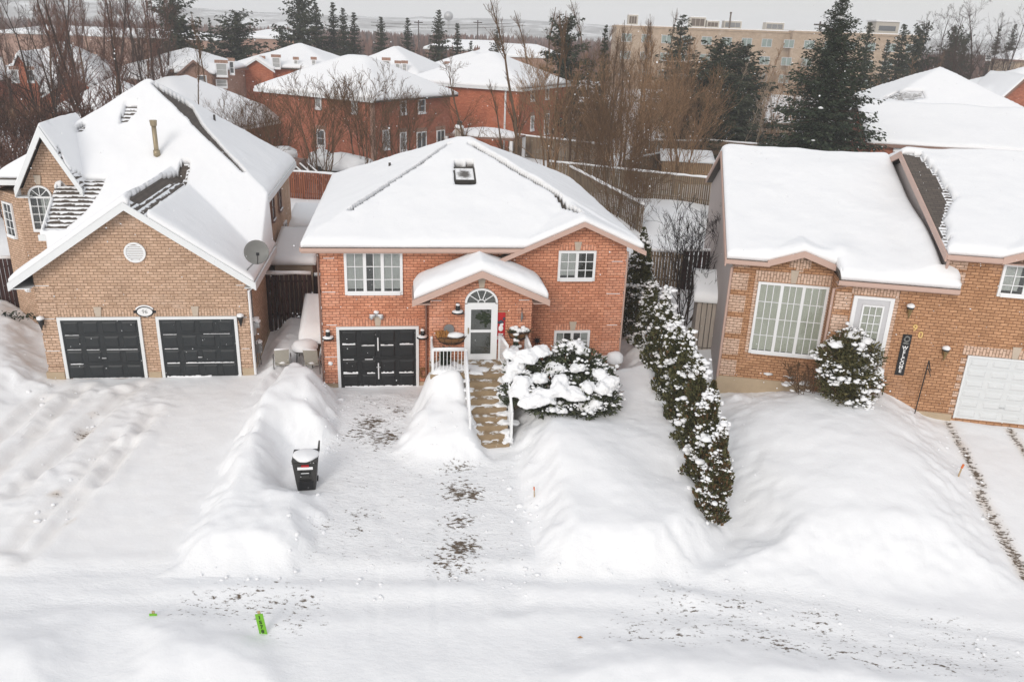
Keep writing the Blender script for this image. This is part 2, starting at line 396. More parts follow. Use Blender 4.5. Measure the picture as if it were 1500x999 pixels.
# ------------------------------------------------------------------ terrain
BY = [-60, 10, 15.5, 17, 26, 30, 40, 50, 120, 2000]; BZ = [-.75, -.75, -.7, -.6, 0, .2, 1.1, 1.5, 1.5, 1.5]
def base_h(x, y):
    return np.interp(y, BY, BZ) + .5 * sstep(5.5, 11, x) * sstep(17, 24, y) * (1 - sstep(30, 44, y))
def poly_w(pts):
    out = []
    for px, py in pts:
        z = -.3
        for _ in range(6):
            p = gz(px, py, z); z = float(base_h(p[0:1], p[1:2])[0]) + .1
        out.append((p[0], p[1]))
    return np.array(out)
def sdf(poly, x, y):     # positive inside
    d = np.full(x.shape, 1e9); ins = np.zeros(x.shape, bool); n = len(poly)
    for i in range(n):
        ax, ay = poly[i]; bx, by = poly[(i + 1) % n]; ex, ey = bx - ax, by - ay
        t = np.clip(((x - ax) * ex + (y - ay) * ey) / (ex * ex + ey * ey + 1e-12), 0, 1)
        d = np.minimum(d, (x - ax - t * ex) ** 2 + (y - ay - t * ey) ** 2)
        c = ((ay > y) != (by > y)) & (x < (bx - ax) * (y - ay) / (by - ay + 1e-12) + ax); ins ^= c
    d = np.sqrt(d); return np.where(ins, d, -d)
def segd(a, b, x, y):
    ex, ey = b[0] - a[0], b[1] - a[1]; t = np.clip(((x - a[0]) * ex + (y - a[1]) * ey) / (ex * ex + ey * ey + 1e-12), 0, 1)
    return np.hypot(x - a[0] - t * ex, y - a[1] - t * ey), t
P_BANK = poly_w([(368, 600), (425, 540), (476, 562), (496, 578), (492, 640), (474, 654), (424, 650), (416, 712), (440, 722), (476, 718), (478, 750), (462, 800), (430, 834), (246, 834), (300, 730), (338, 655)])
P_LAWN = poly_w([(752, 655), (742, 600), (760, 575), (905, 545), (905, 500), (950, 470), (1005, 600), (1075, 765), (1010, 848), (800, 842), (782, 800), (768, 735)])
P_RLAWN = poly_w([(1070, 775), (1005, 640), (1050, 565), (1200, 570), (1300, 535), (1352, 560), (1374, 612), (1412, 690), (1462, 780), (1510, 868), (1100, 862), (1005, 848)])
P_STEP = poly_w([(575, 662), (606, 600), (612, 580), (700, 580), (704, 610), (716, 672), (640, 690)])
P_LLAWN = poly_w([(-220, 420), (30, 430), (66, 505), (80, 566), (40, 580), (-220, 700)])
P_FORE = poly_w([(172, 915), (222, 888), (330, 892), (400, 918), (445, 965), (430, 1030), (140, 1030)])
P_FORE2 = poly_w([(-200, 890), (140, 900), (110, 1040), (-200, 1040)])
P_FORE3 = poly_w([(770, 965), (835, 925), (950, 908), (1150, 932), (1540, 985), (1540, 1060), (750, 1060)])
P_PASS = poly_w([(372, 575), (400, 480), (470, 440), (474, 520), (430, 540)])
P_DRV = poly_w([(486, 568), (628, 568), (625, 650), (700, 668), (752, 655), (770, 740), (788, 832), (425, 832), (470, 740), (470, 655)])
P_LDRV = poly_w([(78, 562), (372, 560), (340, 650), (252, 826), (-80, 826)])
P_RDRV = poly_w([(1375, 612), (1505, 626), (1640, 700), (1640, 905), (1502, 862), (1405, 690)])
P_ROAD = poly_w([(-600, 838), (250, 838), (800, 846), (1000, 852), (1500, 932), (2000, 1000), (2000, 1150), (-600, 1150)])
def terrain(x, y, full=False):
    x = np.asarray(x, float); y = np.asarray(y, float)
    h = base_h(x, y)
    near = (y < 40)
    n1 = fbm(x * .8, y * .8, 3, 4) - .5; n2 = fbm(x * 2.6, y * 2.6, 9, 4) - .5
    dirt = np.zeros(x.shape); trod = np.zeros(x.shape); tint = np.zeros(x.shape)
    def feat(P, hh, w, pw=1.0):
        d = sdf(P, x, y) + (fbm(x * 1.7, y * 1.7, 31, 3) - .5) * .5
        return hh * sstep(-.12, w, d) ** pw
    f = feat(P_BANK, 1, .95) * (.86 + .28 * fbm(x * .9, y * .9, 33, 3)) * (.60 + .52 * sstep(17.5, 25.5, y))
    f = np.maximum(f, feat(P_LAWN, .84, 1.2)); f = np.maximum(f, feat(P_RLAWN, .75, 2.2))
    f = np.maximum(f, feat(P_LLAWN, .75, 1.6)); f = np.maximum(f, feat(P_FORE, .38, 1.5)); f = np.maximum(f, feat(P_FORE2, .3, 1.5)); f = np.maximum(f, feat(P_FORE3, .32, 1.6))
    st = sstep(-.15, .8, sdf(P_STEP, x, y) + (fbm(x * 1.5, y * 1.5, 31, 3) - .5) * .55) * (.8 + .4 * fbm(x * 1.1, y * 1.1, 35, 3)) * np.interp(y, [20.8, 22.0, 23.0, 24.0, 24.5], [.2, .55, .95, 1.35, 1.65]); f = np.maximum(f, st)
    f = np.maximum(f, feat(P_PASS, .5, .8))
    def gau(px, py, s, a):
        p = gz(px, py, .3); return a * np.exp(-(((x - p[0]) ** 2 + (y - p[1]) ** 2) / s ** 2))
    f = f + gau(1300, 575, 1.3, .65) + gau(1340, 580, .8, .3) + gau(820, 655, 1.5, .28) + gau(985, 700, 1.0, -.18) + gau(1250, 690, 2.5, .22) + gau(1120, 600, 1.0, -.15) + gau(1110, 745, 1.2, -.2) + gau(430, 592, 1.5, .16) + gau(880, 690, 1.2, .15) + gau(925, 610, 1.4, -.2)
    h = h + f
    soft = 1 - sstep(.05, .25, f)
    h = h + np.where(near, n1 * (.09 + .10 * sstep(.1, .5, f)) + n2 * .035, 0)
    # rough shovelled lumps along bank edges
    h = h + np.where(near, np.abs(fbm(x * 2.2, y * 2.2, 77, 4) - .5) * .28 * np.exp(-((f - .35) / .22) ** 2) * sstep(19, 22, y), 0)
    edge = np.exp(-((f - .4) / .3) ** 2) * (f > .03) * sstep(13, 16, y) * (1 - sstep(29, 33, y))
    bil = np.abs(fbm(x * 3.1, y * 3.1, 101, 4) - .5) * 2
    h = h + edge * (bil - .25) * .10
    db = sdf(P_BANK, x, y); side = sstep(-.1, .4, db) * (1 - sstep(.9, 1.6, db)) * (x > -6.4 - (y - 19) * .15)
    h = h + side * np.sin((x * .8 + y * .55) * 7 + 3 * fbm(x * .8, y * .8, 7, 2)) * .022
    yard = (y > 33) & (y < 140)
    h = h + np.where(yard, (fbm(x * .22, y * .22, 51, 4) - .5) * .6, 0)
    if not full: return h
    in_drv = sstep(-.2, .4, sdf(P_DRV, x, y)); in_road = sstep(-.4, .4, sdf(P_ROAD, x, y)); in_l = sstep(-.2, .5, sdf(P_LDRV, x, y)); in_r = sstep(-.2, .4, sdf(P_RDRV, x, y))
    trod = np.maximum(in_drv * soft, .3 * in_road * soft)
    h = h + in_drv * soft * (fbm(x * 4, y * 4, 81, 3) - .5) * .06
    def spot(px, py, r, a, ay=1.0):
        p = gz(px, py, -.2); return a * np.exp(-(((x - p[0]) / r) ** 2 + ((y - p[1]) / (r * ay)) ** 2))
    for s in ((543, 622, .62, .95), (560, 640, .75, .85), (528, 638, .6, .7), (585, 608, .5, .65), (548, 598, .8, .35), (676, 712, .65, .92), (692, 716, .42, .9), (672, 680, .65, .65), (672, 752, .5, .88), (677, 785, .6, .98), (664, 800, .75, .7), (680, 690, 1.6, .22), (670, 770, 1.4, .26),
              (530, 740, .55, .5), (526, 760, .4, .5), (474, 760, .35, .45), (440, 858, .6, .45), (390, 858, .9, .42), (330, 862, .9, .4), (290, 868, .8, .38), (430, 880, .8, .35), (1000, 862, 1.0, .38), (1080, 872, 1.0, .38), (1120, 905, 1.0, .42), (1150, 922, .7, .5), (1010, 905, .9, .42), (1060, 890, 1.2, .3), (1250, 940, 1.0, .45), (1330, 945, 1.0, .4), (1390, 952, .8, .45), (1210, 890, .8, .4), (1400, 905, .9, .35), (1450, 940, .9, .35), (940, 905, 1.0, .35)):
        dirt = np.maximum(dirt, spot(*s))
    dirt = dirt * soft; dirt = np.maximum(dirt, .16 * in_drv * soft)
    for a, b, w in (((1388, 622), (1440, 705), .16), ((1440, 705), (1515, 812), .22), ((1480, 632), (1530, 700), .16)):
        A, B = gz(*a, .35), gz(*b, .15); d, t = segd(A, B, x, y); g = np.exp(-(d / w) ** 2)
        dirt = np.maximum(dirt, g * .85); h = h - .05 * g; tint = np.maximum(tint, g)
    # ruts on the left drive
    for a, b in (((205, 565), (60, 690)), ((178, 575), (20, 720)), ((120, 570), (-40, 720)), ((60, 585), (-60, 690)), ((225, 600), (150, 700)), ((190, 640), (40, 800)), ((172, 632), (20, 790))):
        A, B = gz(*a, 0), gz(*b, -.3); d, t = segd(A, B, x, y); d = d + (vnoise(x * 2, y * 2, 5) - .5) * .18
        h = h - .10 * np.exp(-(d / .2) ** 2) + .06 * np.exp(-((d - .4) / .25) ** 2); tint = np.maximum(tint, .35 * np.exp(-(d / .5) ** 2))
    lump = in_l * np.exp(-((sdf(poly_w([(60, 560), (240, 560), (200, 640), (0, 760), (-80, 700)]), x, y) - .4) / .9) ** 2)
    h = h + lump * np.abs(fbm(x * 2.6, y * 2.6, 91, 4) - .5) * .28
    for s in ((125, 632, .3, .8), (118, 637, .22, .7), (135, 612, .2, .6), (80, 715, .22, .7), (100, 750, .2, .5), (95, 560, .5, .5)):
        tint = np.maximum(tint, 1.5 * spot(*s)); dirt = np.maximum(dirt, spot(s[0], s[1], s[2], s[3] * .8))
    tint = np.maximum(tint, .14 * in_l)
    # wheel grooves along the street
    for a, b in (((640, 700), (640, 1010)), ((716, 840), (700, 1010)), ((560, 690), (545, 1010))):
        A, B = gz(*a, -.5), gz(*b, -.7); d, t = segd(A, B, x, y); d = np.abs(d + (vnoise(x * .5, y * .5, 25) - .5) * .25); h = h - .022 * np.exp(-(d / .07) ** 2) + .012 * np.exp(-((d - .14) / .06) ** 2)
    for a, b in (((-100, 845), (760, 850)), ((760, 850), (1000, 858)), ((1000, 858), (1500, 935)), ((-100, 880), (760, 884)), ((760, 884), (1000, 893)), ((1000, 893), (1500, 965))):
        A, B = gz(*a, -.7), gz(*b, -.7); d, t = segd(A, B, x, y); d = d + (vnoise(x * .8, y * .8, 15) - .5) * .4
        h = h - .05 * np.exp(-(d / .35) ** 2) + .03 * np.exp(-((d - .6) / .25) ** 2); trod = np.maximum(trod, .6 * np.exp(-(d / .6) ** 2))
    return h, dirt, trod, tint
def tz(x, y): return float(terrain(np.array([x]), np.array([y]))[0])

def build_ground():
    def graded(lo, f0, f1, hi, st):
        a = list(np.arange(f0, f1 + st / 2, st)); d = st; p = f1; q = f0; r = []; l = []
        while p < hi: d *= 1.14; p += d; r.append(p)
        d = st
        while q > lo: d *= 1.14; q -= d; l.append(q)
        return np.array(l[::-1] + a + r)
    xs = graded(-1500, -24, 25, 1500, .095); ys = graded(-60, 10.5, 36, 1800, .09)
    X, Y = np.meshgrid(xs, ys); h, dirt, trod, tint = terrain(X, Y, True)
    nx, ny = len(xs), len(ys); idx = np.arange(nx * ny).reshape(ny, nx)
    Fq = np.stack([idx[:-1, :-1], idx[:-1, 1:], idx[1:, 1:], idx[1:, :-1]], -1)
    cx = (X[:-1, :-1] + X[1:, 1:]) / 2; cy = (Y[:-1, :-1] + Y[1:, 1:]) / 2
    reg = np.zeros(cx.shape, int)
    for k, P in ((1, P_ROAD), (2, P_DRV), (3, P_LDRV), (4, P_RDRV)): reg[(sdf(P, cx, cy) > 0) & (reg == 0) & (np.abs(cx) < 60)] = k
    V = np.stack([X.ravel(), Y.ravel(), h.ravel()], 1)
    for k, nm in ((0, 'ground'), (1, 'road'), (2, 'driveway'), (3, 'driveway'), (4, 'driveway')):
        fs = Fq[reg == k]; u, inv = np.unique(fs.ravel(), return_inverse=True)
        o = mesh_np(nm, V[u], inv.reshape(-1, 4), 'snow_ground', None, True); struct(o)
        for an, ar in (('dirt', dirt), ('trod', trod), ('tint', tint)):
            a = o.data.attributes.new(an, 'FLOAT', 'POINT'); a.data.foreach_set('value', ar.ravel()[u].astype(np.float32))
build_ground()

def chunks():
    rs = np.random.RandomState(9); P = []; R = []
    def along(pts, n, spread, rmax):
        q = poly_w(pts)
        for k in range(n):
            i = rs.randint(len(q) - 1); t = rs.rand(); p = q[i] * (1 - t) + q[i + 1] * t + rs.normal(0, spread, 2); P.append((p[0], p[1])); R.append(min(rmax, rs.gamma(1.3, .022) + .01))
    along([(494, 578), (487, 640), (475, 660)], 46, .22, .09); along([(440, 730), (455, 770), (440, 815)], 26, .25, .08); along([(752, 660), (768, 735), (784, 805), (800, 840)], 60, .25, .08)
    along([(60, 580), (150, 600), (60, 700)], 45, .7, .09); along([(205, 575), (140, 660), (60, 760)], 50, .35, .09); along([(1374, 620), (1412, 690), (1462, 780)], 20, .2, .07); along([(250, 838), (600, 848), (1000, 856), (1480, 935)], 110, .4, .05); along([(500, 600), (620, 600), (700, 690), (600, 820)], 50, 1.0, .045)
    P = np.array(P); R = np.array(R); z = terrain(P[:, 0], P[:, 1]); o = blobs('snow_lumps', np.stack([P[:, 0], P[:, 1], z + R * .05], 1), R, .6, None, 3)
    stuff(o, 'loose lumps of shovelled snow strewn along the bank edges', 'snow lumps')
LATE = chunks
# hills on the horizon
def hills():
    xs = np.linspace(-900, 900, 181); ys = np.array([560, 600, 640, 680, 720, 760, 800.])
    X, Y = np.meshgrid(xs, ys); prof = np.sin(np.linspace(0, math.pi, 7))[:, None]
    H = 1.2 + prof * (9 + 10 * fbm(X * .004 + 3, Y * .001, 5, 4) + 3 * fbm(X * .05, Y * .02, 8, 3) + 4 * sstep(200, -500, X))
    idx = np.arange(X.size).reshape(X.shape); Fq = np.stack([idx[:-1, :-1], idx[:-1, 1:], idx[1:, 1:], idx[1:, :-1]], -1).reshape(-1, 4)
    struct(mesh_np('hills', np.stack([X.ravel(), Y.ravel(), H.ravel()], 1), Fq, 'hill_wood', None, True))
hills()

# ------------------------------------------------------------------ roofs with snow
def roof(parent, zf, dom, x0, x1, y0, y1, step, T, bare=None, stripes=None, thick=.16, deck='shingles', rnd=.32, seed=1, under='trim_white', extra=None):
    xs = np.arange(x0, x1 + step / 2, step); ys = np.arange(y0, y1 + step / 2, step)
    X, Y = np.meshgrid(xs, ys); Z = zf(X, Y); idx = np.arange(X.size).reshape(X.shape)
    Fq = np.stack([idx[:-1, :-1], idx[:-1, 1:], idx[1:, 1:], idx[1:, :-1]], -1)
    cx = (X[:-1, :-1] + X[1:, 1:]) / 2; cy = (Y[:-1, :-1] + Y[1:, 1:]) / 2; D = dom(cx, cy)
    ny, nx = D.shape
    def skirt(mask, V0, V1):
        # vertical walls where the mask ends
        q = []
        for m, (a, b), sh in ((mask, (0, 1), (-1, 0)), (mask, (2, 3), (1, 0)), (mask, (3, 0), (0, -1)), (mask, (1, 2), (0, 1))):
            nb = np.zeros_like(mask)
            if sh == (-1, 0): nb[1:] = mask[:-1]
            if sh == (1, 0): nb[:-1] = mask[1:]
            if sh == (0, -1): nb[:, 1:] = mask[:, :-1]
            if sh == (0, 1): nb[:, :-1] = mask[:, 1:]
            e = Fq[m & ~nb]; q.append(np.stack([e[:, b], e[:, a], e[:, a] + X.size, e[:, b] + X.size], 1))
        return np.concatenate(q)
    def emit(name, top, bot, mask, mat, smooth):
        V = np.concatenate([np.stack([X.ravel(), Y.ravel(), top.ravel()], 1), np.stack([X.ravel(), Y.ravel(), bot.ravel()], 1)])
        f = Fq[mask]; fs = np.concatenate([f, skirt(mask, 0, 0), f[:, ::-1] + X.size]); u, inv = np.unique(fs.ravel(), return_inverse=True)
        ob = mesh_np(name, V[u], inv.reshape(-1, 4), mat, parent, smooth, uv=not smooth)
        if not smooth:
            a = ob.data.attributes.new('dust', 'FLOAT', 'POINT'); a.data.foreach_set('value', np.concatenate([dust.ravel(), dust.ravel() * 0])[u].astype(np.float32))
        return ob
    dust = stripes(X, Y) if stripes else np.zeros(X.shape)
    dk = emit('roof', Z, Z - thick, D, deck, False)
    # distance to the edge of the roof, per vertex
    Dv = np.zeros(X.shape, bool); Dv[1:-1, 1:-1] = D[:-1, :-1] & D[1:, :-1] & D[:-1, 1:] & D[1:, 1:]
    k = int(rnd / step) + 1; dist = np.full(X.shape, rnd)
    P = np.pad(Dv, k, constant_values=False)
    for i in range(-k, k + 1):
        for j in range(-k, k + 1):
            r = math.hypot(i, j) * step
            if r >= rnd: continue
            s = P[k + i:k + i + X.shape[0], k + j:k + j + X.shape[1]]; dist = np.where(s, dist, np.minimum(dist, r))
    dist = dist * (.55 + .9 * fbm(X * 1.6, Y * 1.6, seed + 40, 3))
    t = T * np.sqrt(np.clip(1 - (1 - (dist + step * .8) / rnd).clip(0, 1) ** 2, 0, 1))
    t = t * (.62 + .76 * fbm(X * .45, Y * .45, seed, 4)) + .05 * (fbm(X * 1.3, Y * 1.3, seed + 9, 3) - .5) * (dist > rnd * .5)
    if extra: t = t + extra(X, Y)
    m = bare(X, Y) if bare else np.zeros(X.shape)
    t = t * (1 - sstep(.35, .65, m + (fbm(X * 3, Y * 3, seed + 5, 3) - .5) * .6) * (m > .03))
    if stripes: t = t * (1 - sstep(.35, .75, dust + (fbm(X * 1.7, Y * 1.7, 13, 4) - .5) * .7))
    t = np.where(t < .03, 0, t)
    keepc = D & ((t[:-1, :-1] > 0) & (t[1:, :-1] > 0) & (t[:-1, 1:] > 0) & (t[1:, 1:] > 0))
    emit('snow_cover', Z + t, Z - .015, keepc, 'snow_roof', True)
    return dk
def pxseg(fr, zf, pts, w, dash=0):
    ps = [roofhit(fr, x, y, zf) for x, y in pts]; ps = [p for p in ps if p]
    def m(X, Y):
        o = np.zeros(X.shape)
        for a, b in zip(ps[:-1], ps[1:]):
            d, t = segd(a, b, X, Y); o = np.maximum(o, np.exp(-(d / w) ** 4))
        if dash: o = o * (vnoise(X * dash, Y * dash, 61) > .35)
        return o
    return m
def pxpoly(fr, zf, pts, soft=.2):
    ps = np.array([p for p in (roofhit(fr, x, y, zf) for x, y in pts) if p])
    return lambda X, Y: sstep(-soft, soft, sdf(ps, X, Y))
def fascia_rake(parent, x0, z0, x1, z1, y0, y1, h=.2, mat='trim_white', name='fascia'):
    MB().prism([(x0, z0 - h), (x1, z1 - h), (x1, z1), (x0, z0)], y0, y1).build(name, mat, parent)

# ------------------------------------------------------------------ windows and doors (facing local -y)
def window(parent, x0, x1, z0, z1, y=0.0, sash=2, nx=2, nz=3, M=None, curtain=None, fr='vinyl_white', b=.075, snow_sill=True, arch=0, name='window', flat=False):
    f = MB(M); d0, d1 = y - .075, y - .004
    f.box(x0, x0 + b, d0, d1, z0, z1); f.box(x1 - b, x1, d0, d1, z0, z1); f.box(x0 + b, x1 - b, d0, d1, z1 - b, z1); f.box(x0 + b, x1 - b, d0 - .05, d1, z0, z0 + b * 1.15)
    w = (x1 - x0 - 2 * b) / sash
    for i in range(1, sash):
        xm = x0 + b + w * i; f.box(xm - b * .6, xm + b * .6, d0 + .005, d1, z0 + b * 1.15, z1 - b)
    mu = .013
    for i in range(sash):
        a0 = x0 + b + w * i + (b * .6 if i else 0); a1 = x0 + b + w * (i + 1) - (b * .6 if i < sash - 1 else 0)
        for k in range(1, nx): xx = a0 + (a1 - a0) * k / nx; f.box(xx - mu, xx + mu, y - .062, y - .04, z0 + b * 1.15, z1 - b)
        for k in range(1, nz): zz = z0 + b + (z1 - z0 - 2 * b) * k / nz; f.box(a0, a1, y - .06, y - .042, zz - mu, zz + mu)
    cxm = (x0 + x1) / 2
    if arch:
        r = (x1 - x0) / 2; n = 14
        ang = [math.pi * k / n for k in range(n + 1)]
        for k in range(n):
            a, c = ang[k], ang[k + 1]; P = lambda t, rr: (cxm + math.cos(t) * rr, z1 + math.sin(t) * rr * arch / r)
            q = [P(a, r), P(c, r), P(c, r - b), P(a, r - b)]; f.prism(q[::-1], d0, d1)
        for a in (45, 90, 135):
            p = (cxm + math.cos(R_(a)) * (r - b), z1 + math.sin(R_(a)) * (arch - b)); dx, dz = -(p[1] - z1), p[0] - cxm; l = math.hypot(dx, dz); dx, dz = dx / l * mu, dz / l * mu
            f.prism([(cxm - dx, z1 - dz), (p[0] - dx, p[1] - dz), (p[0] + dx, p[1] + dz), (cxm + dx, z1 + dz)], y - .062, y - .04)
    o = f.build(name, fr, parent)
    if flat: o = parent
    pts = [(x0 + .02, z0 + .02), (x1 - .02, z0 + .02), (x1 - .02, z1 - .02)] + ([(cxm + math.cos(t) * (r - .02), z1 + math.sin(t) * (arch - .02)) for t in ang[1:-1]] if arch else []) + [(x0 + .02, z1 - .02)]
    MB(M).prism(pts, y - .034, y - .030).build('pane', 'glass', o)
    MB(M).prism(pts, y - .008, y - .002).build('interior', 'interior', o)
    if curtain:
        A, B = x0 + b, x1 - b; spans = {'sides': [(A, A + (B - A) * .24), (B - (B - A) * .24, B)], 'full': [(A, B)], 'left': [(A, A + (B - A) * .45)], 'right': [(A + (B - A) * .5, B)], 'most': [(A, A + (B - A) * .36), (A + (B - A) * .5, B)]}[curtain]
        zb = z0 + b + (.12 if curtain != 'full' else .05)
        for a, c in spans:
            g = MB(M); n = max(4, int((c - a) / .045))
            for k in range(n):
                u0 = a + (c - a) * k / n; u1 = a + (c - a) * (k + 1) / n; yy = (k % 2) * .008
                g.box(u0, u1, y - .024 + yy, y - .014 + yy * .5, zb, z1 - b)
            g.build('curtain', 'blind' if curtain == 'full' else 'curtain', o)
    if snow_sill: MB(M).box(x0 + .05, x1 - .05, d0 - .045, d0 + .0, z0 + b * 1.16, z0 + b * 1.16 + .035).build('sill_snow', 'snow_cap', o)
    return o
def lintel(parent, x0, x1, z, h=.24, y=0, mat='brick_main', key=True, M=None, kmat='stone_pale'):
    MB(M).box(x0, x1, y - .018, y - .002, z, z + h).build('lintel', mat, parent, swap=True)
    if key:
        c = (x0 + x1) / 2; MB(M).prism([(c - .08, z - .0), (c + .08, z), (c + .13, z + h + .1), (c - .13, z + h + .1)], y - .05, y - .019).build('keystone', kmat, parent)
def garage_door(parent, x0, x1, z0, z1, y, mat, cols=4, rows=4, ledge=(), fw=.1, fmat='trim_white'):
    g = MB(); g.box(x0, x1, y - .03, y - .005, z0, z1)
    w = (x1 - x0) / cols; h = (z1 - z0) / rows
    for i in range(cols):
        for j in range(rows):
            a, b, c, d = x0 + i * w + .07, x0 + (i + 1) * w - .07, z0 + j * h + .07, z0 + (j + 1) * h - .07
            g.add([(a, y - .031, c), (b, y - .031, c), (b, y - .031, d), (a, y - .031, d), (a + .05, y - .062, c + .05), (b - .05, y - .062, c + .05), (b - .05, y - .062, d - .05), (a + .05, y - .062, d - .05)],
                  [(4, 5, 6, 7), (0, 1, 5, 4), (1, 2, 6, 5), (2, 3, 7, 6), (3, 0, 4, 7)])
    for j in range(1, rows): g.box(x0, x1, y - .045, y - .031, z0 + j * h - .012, z0 + j * h + .012)
    o = g.build('garage_door', mat, parent)
    fr = MB(); fr.box(x0 - fw, x0, y - .07, y - .002, z0, z1 + fw); fr.box(x1, x1 + fw, y - .07, y - .002, z0, z1 + fw); fr.box(x0, x1, y - .07, y - .002, z1, z1 + fw)
    fr.build('door_frame', fmat, o)
    MB().box((x0 + x1) / 2 - .07, (x0 + x1) / 2 + .07, y - .1, y - .064, z0 + h * 1.4, z0 + h * 1.4 + .03).build('handle', 'pale_metal', o)
    if ledge:
        for k, (i0, i1, jr, th) in enumerate(ledge):
            s = MB()
            a = x0 + i0 * w + .06; b = x0 + i1 * w - .06; z = z0 + jr * h
            n = max(2, int((b - a) / .06)); rr = random.Random(k + int(x0 * 10))
            for q in range(n):
                t = th * (.5 + rr.random() * .7); u = a + (b - a) * q / n
                s.box(u, u + (b - a) / n, y - .075, y - .046, z, z + t)
            s.build('ledge_snow', 'snow_cap', o)
    return o
def quoins(parent, x0, w, z0, z1, y, mat, rows=5, gap=1, rh=.098, M=None, smat=True):
    q = MB(M); s = MB(M); z = z0; k = 0
    while z < z1 - .1:
        zt = min(z + rows * rh, z1); q.box(x0, x0 + w, y - .02, y - .002, z, zt)
        if smat and k % 2 == 1: MB(M).box(x0 + .05 * k % .2, x0 + w * .8, y - .02, y - .004, zt + .001, zt + .018).build('ledge_snow', 'snow_cap', parent)
        z = zt + gap * rh; k += 1
    q.build('quoin', mat, parent)
def downspout(parent, pts, mat, r=.045):
    MB().tube(pts, r, 6).build('downspout', mat, parent)
def merge(o, voxel=.05, disp=.05, size=.35, iters=3):
    m = o.modifiers.new('r', 'REMESH'); m.mode = 'VOXEL'; m.voxel_size = voxel; m.use_smooth_shade = True
    m = o.modifiers.new('s', 'SMOOTH'); m.iterations = iters; m.factor = .5
    if disp:
        tx = bpy.data.textures.new('lumps', 'CLOUDS'); tx.noise_scale = size; tx.noise_depth = 3
        m = o.modifiers.new('d', 'DISPLACE'); m.texture = tx; m.strength = disp; m.mid_level = .5; m.texture_coords = 'LOCAL'
    dg = bpy.context.evaluated_depsgraph_get(); me = bpy.data.meshes.new_from_object(o.evaluated_get(dg)); o.modifiers.clear(); o.data = me
    return o

